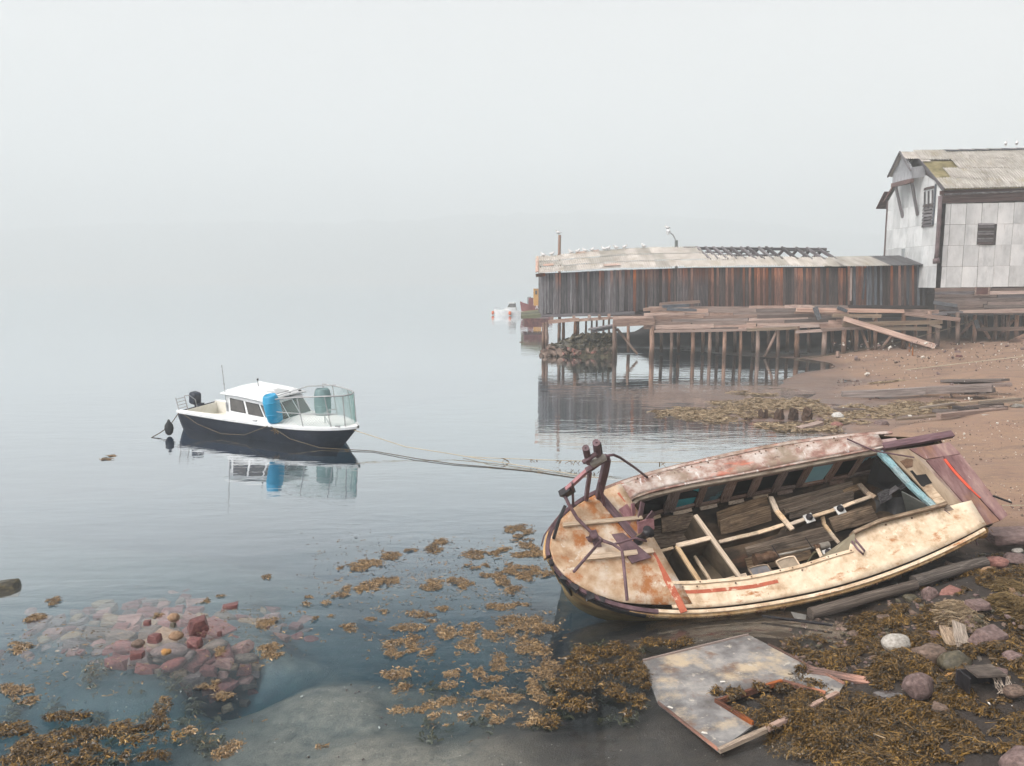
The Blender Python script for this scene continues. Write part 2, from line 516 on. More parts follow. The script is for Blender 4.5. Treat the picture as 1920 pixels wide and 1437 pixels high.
# ------------------------------------------------------------------ shared materials
def wood(name, stops, dirt=(.03, .025, .022), tip=None, rand=.38, rough=.85, moss=None, base=None):
    "weathered board; unit boards run along local X"
    t = NT(name)
    tc = t.new('ShaderNodeTexCoord')
    sep = t.new('ShaderNodeSeparateXYZ'); t.link(tc.outputs['Object'], sep.inputs[0])
    c = t.coords((1.1, 7, 7), rand=53.0)
    n1 = t.noise(c, 2.2, 8, .68)
    mr = t.new('ShaderNodeMapRange'); mr.inputs[1].default_value = .33; mr.inputs[2].default_value = .68
    t.link(n1, mr.inputs[0])
    col = t.ramp(mr.outputs[0], stops)
    blot = t.noise(t.coords((2.5, 2, 2), rand=23.0), 1.6, 6, .6)
    col = t.mix(t.ramp(blot, [(.50, 0), (.72, .75)]), col, dirt)
    if tip:
        tm = t.math('ADD', sep.outputs[0], t.math('MULTIPLY', t.math('SUBTRACT', n1, .5), 1.8))
        col = t.mix(t.ramp(tm, [(.12, 0.0), (.42, .85)]), col, tip)
    if base:
        bmk = t.math('ADD', t.math('MULTIPLY', sep.outputs[0], -1.0), t.math('MULTIPLY', t.math('SUBTRACT', n1, .5), .5))
        col = t.mix(t.ramp(bmk, [(.08, 0.0), (.30, .9)]), col, base)
    if moss: col = t.mix(t.ramp(blot, [(.3, .6), (.45, 0)]), col, moss)
    r = t.new('ShaderNodeObjectInfo').outputs['Random']
    h = t.new('ShaderNodeHueSaturation')
    t.link(t.math('ADD', t.math('MULTIPLY', r, rand * 2), 1 - rand), h.inputs['Value'])
    t.link(t.math('ADD', t.math('MULTIPLY', t.math('FRACT', t.math('MULTIPLY', r, 7.7)), .5), .7), h.inputs['Saturation'])
    t.link(col, h.inputs['Color'])
    nm = t.bump(n1, .5, .02)
    return t.bsdf(h.outputs[0], rough, .2, nm)

W_GREY = wood('weathered_grey_wood', [(0, (.045, .043, .05)), (.5, (.12, .112, .12)), (1, (.30, .28, .28))], rand=.5)
W_DARK = wood('dark_weathered_wood', [(0, (.018, .016, .018)), (.5, (.055, .045, .045)), (1, (.19, .13, .105))], rand=.5)
W_RUST = wood('reddish_weathered_wood', [(0, (.035, .022, .02)), (.5, (.12, .06, .045)), (1, (.33, .15, .095))], tip=(.40, .155, .08), rand=.45)
W_GTIP = wood('grey_wood_with_red_top', [(0, (.035, .032, .036)), (.5, (.09, .08, .085)), (1, (.27, .23, .22))], tip=(.24, .11, .075), rand=.5)
W_BLUE = wood('blue_grey_wood', [(0, (.03, .033, .042)), (.5, (.085, .10, .12)), (1, (.24, .25, .26))])
W_PALE = wood('pale_reddish_wood', [(0, (.16, .10, .085)), (.5, (.37, .265, .22)), (1, (.56, .45, .385))], dirt=(.16, .10, .085))
W_PILE = wood('wet_pile_wood', [(0, (.10, .058, .042)), (.5, (.27, .165, .12)), (1, (.42, .29, .22))], dirt=(.05, .035, .03), base=(.06, .036, .026))
W_DRIFT = wood('driftwood', [(0, (.10, .075, .055)), (.5, (.26, .195, .14)), (1, (.45, .37, .29))], dirt=(.07, .05, .04))
W_BAULK = wood('sun_bleached_baulk', [(0, (.085, .066, .06)), (.5, (.19, .15, .135)), (1, (.33, .275, .25))], dirt=(.07, .055, .05))
W_WETDRIFT = wood('wet_driftwood', [(0, (.03, .024, .02)), (.5, (.085, .066, .054)), (1, (.17, .14, .115))], dirt=(.03, .022, .018))
W_CREAM = wood('cream_painted_batten', [(0, (.30, .19, .11)), (.45, (.55, .42, .29)), (1, (.66, .53, .38))], dirt=(.16, .09, .05), rand=.2)
W_INNER = wood('grimy_inner_wood', [(0, (.05, .036, .024)), (.5, (.16, .112, .073)), (1, (.31, .225, .15))], dirt=(.03, .024, .02))
W_FRAME = wood('brown_window_frame', [(0, (.10, .065, .05)), (.5, (.25, .17, .135)), (1, (.42, .33, .28))], dirt=(.09, .05, .04), rand=.25)

# unit boards (1 x 1 x 1, along X), a few worn variants sharing mesh data
_ub = {}
def unit_board(mat, v):
    k = (mat.name, v)
    if k not in _ub:
        r = random.Random(v * 13 + 5)
        n = 5
        rows = []
        for i in range(n):
            x = i / (n - 1) - .5
            a = .5 * (1 + r.uniform(-.07, .07)) * (1 if 0 < i < n - 1 else r.uniform(.86, 1.0))
            bq = .5 * (1 + r.uniform(-.07, .07)) * (1 if 0 < i < n - 1 else r.uniform(.86, 1.0))
            dz = r.uniform(-.05, .05)
            e0, e1 = (r.uniform(0, .012), r.uniform(0, .012)) if i in (0, n - 1) else (0, 0)
            s = 1 if i == 0 else -1
            rows.append([Vector((x + s * e0, -a, -.5 + dz)), Vector((x + s * e1, bq, -.5 + dz)), Vector((x + s * e1, bq, .5 + dz)), Vector((x + s * e0, -a, .5 + dz))])
        m = MB().grid(rows, close=True)
        m.f += [(3, 2, 1, 0), tuple(range((n - 1) * 4, n * 4))]
        m.m += [0, 0]
        me = bpy.data.meshes.new('board')
        me.from_pydata(m.v, [], m.f)
        me.materials.append(mat)
        _ub[k] = me
    return _ub[k]
def board(parent, name, a, b, width, thick, mat, normal=(0, -1, 0), v=None, twist=0.0):
    "one board from a to b (world), its broad face turned to normal"
    a, b = Vector(a), Vector(b)
    x = b - a
    L = x.length
    X = x / L
    N = Vector(normal)
    Z = (N - X * N.dot(X)).normalized()
    if twist: Z = (Matrix.Rotation(twist, 3, X) @ Z)
    Y = Z.cross(X)
    o = bpy.data.objects.new(name, unit_board(mat, random.randrange(6) if v is None else v))
    COL.objects.link(o)
    M = Matrix((X * L, Y * width, Z * thick)).transposed().to_4x4()
    M.translation = (a + b) / 2
    if parent is not None:
        o.parent = parent
        M = Matrix.Translation(-parent.location) @ M if not parent.get('rotated') else M
    o.matrix_local = M
    return o

# round posts: shared unit log, along X
_ul = {}
def unit_log(mat, v):
    k = (mat.name, v)
    if k not in _ul:
        r = random.Random(v * 7 + 1)
        n, ns = 9, 6
        rows = []
        for i in range(ns):
            x = i / (ns - 1) - .5
            oy, oz = r.uniform(-.06, .06), r.uniform(-.06, .06)
            rows.append([Vector((x, oy + .5 * (1 - .12 * (x + .5)) * math.cos(2 * PI * k_ / n) * r.uniform(.9, 1.08), oz + .5 * (1 - .12 * (x + .5)) * math.sin(2 * PI * k_ / n) * r.uniform(.9, 1.08))) for k_ in range(n)])
        m = MB().grid(rows, close=True)
        m.f += [tuple(range(n - 1, -1, -1)), tuple(range((ns - 1) * n, ns * n))]
        me = bpy.data.meshes.new('log')
        me.from_pydata(m.v, [], m.f)
        me.materials.append(mat)
        me.polygons.foreach_set('use_smooth', [True] * (len(m.f) - 2) + [False] * 2)
        _ul[k] = me
    return _ul[k]
def log(parent, name, a, b, dia, mat):
    o = board(parent, name, a, b, dia, dia, mat, normal=(0, 0, 1) if abs((Vector(b) - Vector(a)).normalized().z) < .9 else (0, -1, 0), v=0)
    o.data = unit_log(mat, random.randrange(5))
    return o

CORR = {}
def corr_mesh(mat, waves=6):
    "corrugated sheet 1 x 1 in XY, ridges running along Y, wave height set by the Z scale"
    if mat.name not in CORR:
        n = waves * 4 + 1
        m = MB().grid([[Vector((i / (n - 1) - .5, y, .5 * math.sin(2 * PI * waves * i / (n - 1)))) for i in range(n)] for y in (-.5, -.16, .18, .5)])
        me = bpy.data.meshes.new('corrugated_sheet')
        me.from_pydata(m.v, [], m.f)
        me.materials.append(mat)
        me.polygons.foreach_set('use_smooth', [True] * len(m.f))
        CORR[mat.name] = me
    return CORR[mat.name]
def sheet(parent, name, p00, p10, p01, mat, wave=.10):
    "sheet with corner p00, across to p10, up the slope to p01"
    p00, p10, p01 = Vector(p00), Vector(p10), Vector(p01)
    X, Y = p10 - p00, p01 - p00
    Z = X.cross(Y).normalized()
    o = bpy.data.objects.new(name, corr_mesh(mat))
    COL.objects.link(o)
    M = Matrix((X, Y, Z * wave)).transposed().to_4x4()
    M.translation = p00 + X / 2 + Y / 2
    o.parent = parent
    o.matrix_local = Matrix.Translation(-parent.location) @ M
    return o
ROOF = surf('lichened_roof_sheet', [(0, (.27, .24, .21)), (.5, (.48, .445, .41)), (1, (.64, .61, .57))], (1, 1, 1), 2.2, bump=.3,
            stains=[((.24, .20, .12), (1, 1, 1), 1.4, .52, .72), ((.10, .09, .085), (2, 2, 2), 2.0, .60, .75)], rand=.08)
ROOF2 = surf('mossy_roof_sheet', [(0, (.19, .175, .15)), (.5, (.34, .32, .29)), (1, (.47, .45, .42))], (1, 1, 1), 2.2, bump=.3,
             stains=[((.24, .20, .11), (1, 1, 1), 1.2, .54, .74), ((.12, .10, .09), (2.5, 1, 1), 3, .60, .72)], rand=.07)

# ------------------------------------------------------------------ weathered boathouse
def wy(px): return lerp(57.0, 58.5, (px - 1015) / 575.0)         # front wall line
def WX(px, Y): return (px - CX) / F * Y
def WZ(py, Y): return HC + (HOR - py) / F * Y
def P(px, py, Y): return Q(px, py, Y)
eave = curve([(1005, 512), (1100, 505.5), (1166, 502.5), (1300, 499.5), (1400, 498.5), (1500, 499.5), (1590, 499)])
ridge = curve([(1025, 484), (1085, 478), (1160, 471.5), (1194, 468.5), (1300, 467), (1500, 467), (1612, 470)])
wallb = curve([(1015, 590), (1190, 585), (1260, 578), (1400, 577), (1590, 575)])
shed = empty('boathouse', (13, 58, 2.2), 'long boathouse of dark upright boards with a sagging grey sheet roof, partly stripped to rafters', 'boathouse')
px = 1017.0
i = 0
while px < 1588:
    Y = wy(px) - random.uniform(0, .05)
    k = (px - 1015) / 575
    r = random.random()
    if k < .30: m = W_GREY if r < .6 else W_GTIP
    elif k < .55: m = W_GTIP if r < .60 else (W_RUST if r < .78 else W_DARK)
    elif k < .8: m = W_RUST if r < .72 else (W_DARK if r < .9 else W_GTIP)
    else: m = W_RUST if r < .55 else W_DARK
    top, bot = eave(px) + 3, wallb(px) + random.uniform(-2, 2)
    wd = 5.4
    a, b = P(px + random.uniform(-.5, .5), bot, Y), P(px + random.uniform(-.4, .4), top, Y)
    board(shed, 'wall_board', a, b, wd * Y / F * random.uniform(.8, .99), .03, m, twist=random.uniform(-.05, .05))
    px += wd
    i += 1
# dark backing so the gaps between the boards read as gaps
m = MB()
vs_ = [P(1016, wallb(1016), 57.2), P(1588, wallb(1588), 58.7), P(1588, 500, 58.7), P(1300, 502, 57.95), P(1016, 513, 57.2)]
m.slab([v - shed.location for v in vs_], (0, -1, 0), .02)
GAPDARK = surf('gap_dark_wood', [(0, (.012, .011, .011)), (1, (.03, .027, .026))], rand=0)  # near-black colour stands in for the shade seen through gaps
m.build('wall_lining', GAPDARK, shed)
# the left gable end, its floor and rear wall
b0, b1 = P(1015.5, 590, 57.1), P(1015.5, 512, 57.1)
for j in range(22):
    yy = 57.15 + j * .31
    zt = lerp(b1.z, b1.z + 1.0, 1 - abs(j - 10.5) / 10.5)
    board(shed, 'gable_board', (b0.x, yy, b0.z), (b0.x, yy, zt), .29, .03, W_GREY, normal=(-1, 0, 0))
m = MB()
m.box(Vector((13.3, 60.6, 2.75)) - shed.location, (22.2, 6.8, .12))
m.build('floor', W_DARK, shed)
m = MB()
m.box(Vector((13.3, 64.0, 4.2)) - shed.location, (22.2, .1, 2.8))
m.build('rear_wall', W_DARK, shed)
# roof: three courses of corrugated sheets; the right half keeps only the lowest course
def roofpt(px_, t_):
    Y = wy(px_) - .35
    e = P(px_, eave(px_), Y)
    rz = WZ(ridge(px_), Y + 3.8)
    return Vector((e.x, lerp(Y, Y + 3.8, t_), lerp(e.z, rz, t_)))
cols = np.arange(1008, 1590, 25.0)
for ci, c0 in enumerate(cols):
    c1 = min(c0 + 26.2, 1592)
    for rw, (t0, t1) in enumerate(((0, .36), (.33, .69), (.66, 1.02))):
        if c0 > 1335 and rw == 1 and c0 < 1360: t1 = .55
        if c0 > 1330 and rw == 2: continue
        if c0 > 1370 and rw == 1: continue
        if rw == 0 and c0 > 1370: t1 = .50
        s_ = Vector((0, 0, .035 * rw + random.uniform(-.02, .02)))
        q = random.uniform(-.02, .02)
        sheet(shed, 'roof_sheet', roofpt(c0, t0 + q) + s_, roofpt(c1, t0 + q) + s_ + Vector((0, 0, .012)), roofpt(c0, t1 + q) + s_, random.choice((ROOF, ROOF, ROOF2)))
for k_, (c0, c1, t0, t1) in enumerate(((1134, 1164, .03, .22), (1020, 1040, .28, .5), (1088, 1108, .95, 1.04), (1120, 1134, .97, 1.06))):
    board(shed, 'patch_board', roofpt(c0, (t0 + t1) / 2) + Vector((0, 0, .09)), roofpt(c1, (t0 + t1) / 2) + Vector((0, 0, .09)), .5, .02, W_PALE, normal=(0, -.3, 1))
board(shed, 'verge_board', roofpt(1007, 0) + Vector((0, 0, .06)), roofpt(1010, 1.0) + Vector((0, 0, .06)), .22, .05, W_PALE, normal=(-.3, -.1, 1))
board(shed, 'eave_beam', P(1005, 517, 56.8), P(1022, 515, 56.9), .25, .2, W_RUST)
# ridge beam, rafters and battens of the stripped half
board(shed, 'ridge_beam', roofpt(1300, 1.0), roofpt(1588, 1.0), .16, .2, W_GREY, normal=(0, -.3, 1))
for c in (1336, 1352, 1370, 1388, 1404, 1424, 1440, 1457, 1476, 1504, 1532, 1556, 1580):
    a, b = roofpt(c + 4, .38), roofpt(c - 8 + random.uniform(-3, 3), 1.02)
    board(shed, 'rafter', a + Vector((0, 0, -.05)), b + Vector((0, 0, .03)), .17, .2, W_GREY, normal=(0, -.3, 1))
for t_, x0, x1 in ((.62, 1336, 1480), (.78, 1340, 1440), (.88, 1500, 1588)):
    board(shed, 'batten', roofpt(x0, t_) + Vector((0, 0, -.02)), roofpt(x1, t_) + Vector((0, 0, -.02)), .12, .08, W_GREY, normal=(0, -.3, 1))
for c in range(1400, 1590, 26):      # rear rafters seen through the gap
    a = roofpt(c, 1.0)
    board(shed, 'rafter', a, a + Vector((random.uniform(-.2, .4), 3.4, -1.0)), .14, .18, W_DARK, normal=(0, .3, 1))
# sill and under-floor frame at the left end
board(shed, 'sill', P(1013, 593, 56.9), P(1190, 587, 57.2), .22, .25, W_GREY)
board(shed, 'floor_beam', P(1028, 604, 56.6), P(1086, 599, 56.8), .26, .28, W_PALE)
board(shed, 'floor_beam', P(1080, 601, 56.9), P(1152, 596, 57.0), .2, .2, W_PALE)
for c in (1035, 1076, 1105, 1124, 1142):
    board(shed, 'joist_end', P(c, 594 - (c - 1035) * .05, 56.8), P(c, 602 - (c - 1035) * .05, 56.8), .2, .2, W_PALE)
for c, yb, yt, Y in ((1018.5, 657, 606, 57.3), (1024, 657, 604, 57.3), (1048, 645, 603, 59.5), (1056, 648, 604, 59), (1078, 634, 596, 57.2), (1083, 645, 602, 60), (1098, 640, 600, 61), (1109, 640, 600, 62), (1118, 640, 600, 61), (1131, 640, 598, 60), (1141, 640, 596, 59)):
    log(shed, 'stilt', P(c, yb, Y), P(c + 1, yt, Y), .27 if c < 1090 else .18, W_PILE)
for c, bx in ((1103, 1152), (1110, 1152)):
    board(shed, 'fallen_plank', P(c, 618 + (c - 1103) * .6, 55.2), P(bx, 610 + (c - 1103) * .5, 54.6), .2, .1, W_GREY, normal=(0, -.5, 1))
# ------------------------------------------------------------------ board lean-to between boathouse and warehouse
lean = empty('lean_to', (27.6, 57.5, 3.3), 'tall lean-to of nearly black upright boards between the boathouse and the white warehouse', 'shed')
px = 1592.0
while px < 1751:
    Y = 57.6 + random.uniform(0, .05)
    k = (px - 1590) / 160
    r = random.random()
    m = W_DARK if r < .42 else (W_BLUE if r < .82 else W_RUST)
    if .05 < k < .2 and r < .8: m = W_BLUE
    bot = 573 + random.uniform(-1, 2)
    top = 499 - 2 * k
    if k > .93 and r < .9: bot = 576
    board(lean, 'wall_board', P(px, bot, Y), P(px + random.uniform(-.4, .4), top, Y), 5.0 * Y / F * random.uniform(.8, .99), .03, m, twist=random.uniform(-.05, .05))
    px += 5.0
m = MB()
m.box(Vector((27.7, 60.3, 4.5)) - lean.location, (6.2, 5.0, 3.8))
m.build('wall_lining', GAPDARK, lean)
for k_ in range(6):
    c0, c1 = 1586 + k_ * 28, 1586 + (k_ + 1) * 28 + 1
    e0, e1 = P(c0, 499.5 - k_ * .5, 57.1), P(c1, 499.5 - (k_ + 1) * .5, 57.1)
    sheet(lean, 'roof_sheet', e0, e1, e0 + Vector((0, 3.4, .75)), ROOF2 if k_ < 3 else surf('tarred_sheet', [(0, (.05, .05, .055)), (1, (.16, .16, .165))]) if k_ == 3 else bpy.data.materials['tarred_sheet'])
board(lean, 'door_post', P(1595, 565, 57.5), P(1596.5, 502, 57.5), .13, .06, W_PALE)
board(lean, 'door_post', P(1618, 562, 57.5), P(1623, 502, 57.5), .13, .06, W_BLUE)
ORANGE = surf('orange_rust_panel', [(0, (.20, .075, .025)), (1, (.36, .14, .045))], ns=3)
m = MB(); m.box(P(1745, 524, 57.5) - lean.location, (.34, .03, 1.0)); m.build('rusty_panel', ORANGE, lean)
board(lean, 'base_beam', P(1592, 575, 57.4), P(1752, 576, 57.4), .2, .2, W_DARK)
board(lean, 'corner_board', P(1753, 584, 57.0), P(1755, 549, 57.0), .32, .06, W_PALE)

# ------------------------------------------------------------------ wharf in front of the sheds
wharf = empty('wharf', (20, 54, 0), 'collapsing timber wharf on rows of brown piles, faced with loose horizontal planks', 'wharf')
YW = 53.6
def ap_top(x): return float(np.interp(x, [1204, 1250, 1300, 1400, 1500, 1590], [577, 576, 575, 575, 573, 575]))
def ap_bot(x): return float(np.interp(x, [1150, 1225, 1226, 1400, 1490, 1590], [613, 612, 622, 619, 614.5, 613]))
# facing planks, course by course, broken into lengths
for rw in range(8):
    x = 1149.0 if rw in (5,) else 1204.0 + random.uniform(0, 22)
    if rw == 6: x = 1150
    while x < 1588:
        ln = random.uniform(45, 150)
        x2 = min(x + ln, 1592)
        if x2 - x < 14: break
        f0 = (rw + .5) / 8
        if x < 1226 and rw >= 5:
            y0, y1, x2 = 597 + (rw - 5) * 8, 596 + (rw - 5) * 8, 1228
        else:
            y0, y1 = lerp(ap_top(x), ap_bot(max(x, 1226)), f0), lerp(ap_top(x2), ap_bot(max(x2, 1226)), f0)
        mm = random.choice((W_PALE, W_PALE, W_PALE, W_PALE, W_BAULK))
        Y = YW + .35 - .05 * rw + random.uniform(-.06, .06)
        board(wharf, 'facing_plank', P(x, y0 + random.uniform(-1.2, 1.2), Y), P(x2, y1 + random.uniform(-1.2, 1.2), Y), random.uniform(.22, .31), .06, mm, twist=random.uniform(-.35, .25))
        x = x2 + random.uniform(-4, 2)
for a, b, wd, mm, Y in (((1149, 606), (1228, 603), .5, W_PALE, YW - .12), ((1206, 581), (1262, 577), .22, W_PALE, YW - .2), ((1242, 575), (1292, 573), .2, W_BLUE, YW - .3), ((1236, 571), (1312, 566), .22, W_PALE, YW + .3),
                     ((1250, 580), (1306, 582), .18, W_BLUE, YW - .3), ((1226, 622), (1400, 619), .16, W_PALE, YW - .1), ((1400, 619), (1495, 615), .2, W_DRIFT, YW - .1), ((1500, 574), (1625, 578), .22, W_DARK, YW + 1.2),
                     ((1492, 581), (1695, 584), .28, W_PALE, YW - .1), ((1560, 592), (1652, 593), .24, W_DRIFT, YW - .2), ((1580, 609), (1767, 604), .30, W_DRIFT, YW - .2), ((1582, 615), (1742, 617), .27, W_DRIFT, YW - .15),
                     ((1492, 623), (1583, 617), .2, W_PALE, YW - .1), ((1540, 618), (1640, 614), .16, W_PALE, YW - .25), ((1695, 588), (1800, 600), .27, W_PALE, YW - .1), ((1742, 608), (1765, 614), .2, W_DRIFT, YW - .2),
                     ((1690, 583), (1760, 585), .25, W_PILE, YW + .3), ((1528, 576), (1536, 599), .3, W_BLUE, YW - .35), ((1570, 577), (1588, 584), .22, W_BLUE, YW - .2)):
    board(wharf, 'beam', P(*a, Y), P(*b, Y), wd, .16, mm, twist=random.uniform(-.1, .1))
board(wharf, 'leaning_plank', P(1581, 597.5, YW - .5), P(1754, 650.5, YW - 1.1), .36, .14, W_PALE, normal=(0, -1, .3))
board(wharf, 'fallen_plank', P(1636, 600, YW - .2), P(1645, 588, YW), .14, .05, W_DRIFT)
for x, yb, yt, d in ((1152, 678, 600, .32), (1222, 675, 612, .36), (1259, 674, 618, .24), (1299, 675, 617, .30), (1331, 674, 617, .26), (1358, 673, 616, .28), (1389, 673, 617, .22), (1421, 672, 616, .3), (1459, 671, 616, .27),
                    (1494, 670, 612, .36), (1545, 666, 612, .36), (1582, 664, 597, .34), (1606, 662, 594, .3), (1641, 659, 592, .28), (1694, 657, 588, .3), (1742, 652, 584, .32), (1757, 650, 597, .34), (1796, 647, 586, .30)):
    log(wharf, 'pile', P(x - .5, yb, YW + .1), P(x + .5, yt, YW + .1), d, W_PILE)
for x in (1178, 1240, 1272, 1318, 1345, 1378, 1412, 1441, 1476, 1516, 1560, 1597, 1630, 1672, 1716):
    log(wharf, 'pile', P(x, 661, YW + 3.2), P(x + random.uniform(-1, 1), 606, YW + 3.2), .26, W_PILE)
for a, b in (((1157, 617), (1195, 664)), ((1434, 669), (1457, 619)), ((1614, 618), (1631, 660)), ((1649, 659), (1671, 629))):
    log(wharf, 'brace', P(*a, YW), P(*b, YW + .2), .2, W_PILE)
m = MB()
m.box(Vector((18.6, 56.3, 2.35)) - wharf.location, (20.5, 4.6, .1))
m.build('deck', W_DARK, wharf)
# ------------------------------------------------------------------ white warehouse on the right
house = empty('warehouse', (34, 58, 1.0), 'tall white-panelled warehouse on stilts with a mossy sheet roof and hoist hood on its gable', 'warehouse')
YH = 55.3
PANEL = surf('pale_cement_panel', [(0, (.41, .425, .43)), (.5, (.545, .56, .565)), (1, (.65, .66, .66))], (1, 1, .6), .7, bump=.1, bd=.004,
             stains=[((.30, .32, .33), (1, 1, .35), .9, .52, .75), ((.24, .22, .20), (2, 2, 1.2), 1.1, .68, .76), ((.36, .34, .32), (3, 3, .3), 3.0, .58, .74)], rand=.10, rough=.7)
BROWN = wood('brown_frieze', [(0, (.04, .026, .025)), (.5, (.10, .06, .055)), (1, (.18, .12, .11))])
BROWN_PIPE = surf('lilac_brown_pipe', [(0, (.10, .075, .08)), (1, (.20, .155, .16))], ns=2)
rows_y = [382, 421.5, 461, 500.5, 540]
colx = [1768, 1778, 1807, 1836, 1866, 1896, 1926, 1956, 1990]
for r_ in range(4):
    for c_ in range(len(colx) - 1):
        x0, x1 = colx[c_], colx[c_ + 1]
        y0, y1 = rows_y[r_] - (x0 - 1765) * .02, rows_y[r_ + 1] - (x0 - 1765) * .015
        if c_ in (3,) and r_ == 1: continue
        p0, p1 = P(x0, y1, YH), P(x1, y0, YH)
        p0.x, p1.x = P(x0, 460, YH).x + .02 * (r_ % 2), P(x1, 460, YH).x + .02 * (r_ % 2)
        yj = random.uniform(-.015, .015)
        mb = MB().box((0, 0, 0), (p1.x - p0.x - .03, .02, p1.z - p0.z - .025), jit=.006)
        o = mb.build('wall_panel', PANEL, house, loc=(p0 + p1) / 2 + Vector((0, yj, 0)) - house.location)
m = MB()
m.box(Vector((34.6, 59.25, 7.7)) - house.location, (8.9, 7.6, 6.8))
m.build('wall_core', surf('grey_boarding', [(0, (.05, .045, .045)), (1, (.13, .12, .12))], ns=3, rand=0), house)
m = MB()
m.box(Vector((34.6, 59.25, 3.62)) - house.location, (8.9, 7.6, 1.34))
m.build('base_core', GAPDARK, house)
# boarded base, window, louvred opening, frieze
for k_ in range(7):
    yy = 543.5 + k_ * 6.3
    x = 1752.0
    while x < 1985:
        x2 = x + random.uniform(60, 120)
        board(house, 'base_board', P(x, yy + random.uniform(-.6, .6), YH + random.uniform(-.05, .03)), P(x2, yy - 1 + random.uniform(-.6, .6), YH), .235, .03, random.choice((W_BAULK, W_BAULK, W_PALE, W_GREY)))
        x = x2
wnd = MB()
c0, c1 = P(1828, 552, YH - .06), P(1854, 540, YH - .06)
wnd.box((c0 + c1) / 2 - house.location, (c1.x - c0.x, .03, c1.z - c0.z))
wo_ = wnd.build('window', surf('dim_red_glass', [(0, (.06, .03, .028)), (1, (.13, .065, .06))], rough=.3), house)
mb = MB()
for dx in (-.5, .5): mb.box((c0 + c1) / 2 - house.location + Vector((dx * (c1.x - c0.x), -.04, 0)), (.09, .05, .55))
mb.box((c0 + c1) / 2 - house.location + Vector((0, -.04, -.27)), (1.1, .05, .07))
fr_ = mb.build('window_frame', W_PALE, wo_)
louv = []
lv = MB()
a, b = P(1831, 459, YH - .02), P(1864, 419, YH - .02)
lv.box((a + b) / 2 - house.location, (b.x - a.x, .05, b.z - a.z))
shut = lv.build('shutter', GAPDARK, house)
for k_ in range(9):
    z = lerp(a.z, b.z, (k_ + .5) / 9)
    o = board(None, 'louvre_slat', Vector((a.x, YH - .07, z)), Vector((b.x, YH - .07, z + .01)), .15, .02, W_GREY if k_ % 3 else W_DARK, normal=(0, -1, .5))
    o.parent = shut; o.matrix_parent_inverse = Matrix.Translation(-house.location)
for r_, (y0, y1) in enumerate(((358, 366), (366, 374), (374, 381.5))):
    board(house, 'frieze_board', P(1762, (y0 + y1) / 2, YH - .12 + r_ * .04), P(1985, (y0 + y1) / 2 - 8, YH - .12 + r_ * .04), .29, .07, BROWN)
pipe = MB().tube([v - house.location for v in (P(1763, 368, YH - .2), P(1762, 395, YH - .22), P(1757, 470, YH - .22), P(1755, 486, YH - .22))], .14, 10)
pipe.tube([v - house.location for v in (P(1755, 485, YH - .25), P(1756, 494, YH - .3))], [.2, .24], 10)
pipe.build('downpipe', BROWN_PIPE, house, smooth=True)
pipe = MB().tube([v - house.location for v in (P(1771, 365, YH - .25), P(1985, 356, YH - .25))], .07, 8)
pipe.build('gutter', W_GREY, house)
# gable wall: plane x = XG from YH back to YG
XG = P(1762, 420, YH).x
YG = 63.2
ZE, ZR = WZ(360, YH), WZ(297, 59.2)
ZROW = [WZ(y, YH) for y in (540, 500.5, 461, 421.5, 382)]
YM = (YH + YG) / 2
def gable_top(y): return lerp(ZR, ZE, abs(y - YM) / (YG - YM)) - .15
ncol = 7
for c_ in range(ncol):
    y0, y1 = lerp(YH, YG, c_ / ncol), lerp(YH, YG, (c_ + 1) / ncol)
    zs = ZROW + [ZE + 1.2]
    for r_ in range(5):
        z0, z1 = zs[r_], zs[r_ + 1]
        t0, t1 = gable_top(y0), gable_top(y1)
        if c_ in (1,) and r_ in (3,): continue
        if r_ == 4:
            poly = [(XG, y0, z0), (XG, y1, z0), (XG, y1, max(z0 + .05, min(z1, t1))), (XG, y0, max(z0 + .05, min(z1, t0)))]
        else:
            poly = [(XG, y0 + .006, z0 + .006), (XG, y1 - .006, z0 + .006), (XG, y1 - .006, z1 - .006), (XG, y0 + .006, z1 - .006)]
        mb = MB().slab([Vector(p) + Vector((random.uniform(-.012, .012), 0, 0)) - house.location for p in poly], (-1, 0, 0), .02)
        mb.build('wall_panel', PANEL, house)
mb = MB().slab([Vector(p) - house.location for p in ((XG + .06, YH, ZE - 1), (XG + .06, YG, ZE - 1), (XG + .06, YG, ZE - .1), (XG + .06, YM, ZR - .15), (XG + .06, YH, ZE - .1))], (-1, 0, 0), .04)
mb.build('gable_lining', bpy.data.materials['grey_boarding'], house)
# broken boarded opening in the gable
y0, y1 = lerp(YH, YG, 1 / ncol) - .35, lerp(YH, YG, 2 / ncol) + .1
for k_ in range(12):
    z = lerp(WZ(425, 56.5), WZ(357, 56.5), k_ / 11)
    if k_ in (7, 8, 9): 
        board(house, 'shutter_slat', (XG - .05, lerp(y0, y1, (k_ - 6.5) / 3), WZ(395, 56.5)), (XG - .06, lerp(y0, y1, (k_ - 6.3) / 3), WZ(362, 56.5)), .2, .02, W_GREY, normal=(-1, 0, 0)); continue
    if k_ == 10: continue
    board(house, 'shutter_slat', (XG - .04, y0, z), (XG - .04, y1, z), .2, .02, W_GREY if k_ < 6 else W_DARK, normal=(-1, 0, .3))
board(house, 'shutter_frame', (XG - .06, y0, WZ(425, 56.5)), (XG - .06, y0, WZ(352, 56.5)), .14, .06, W_BLUE, normal=(-1, 0, 0))
board(house, 'corner_board', (XG - .03, YG - .05, ZROW[0]), (XG - .03, YG - .05, ZE), .16, .05, BROWN, normal=(-1, 0, 0))
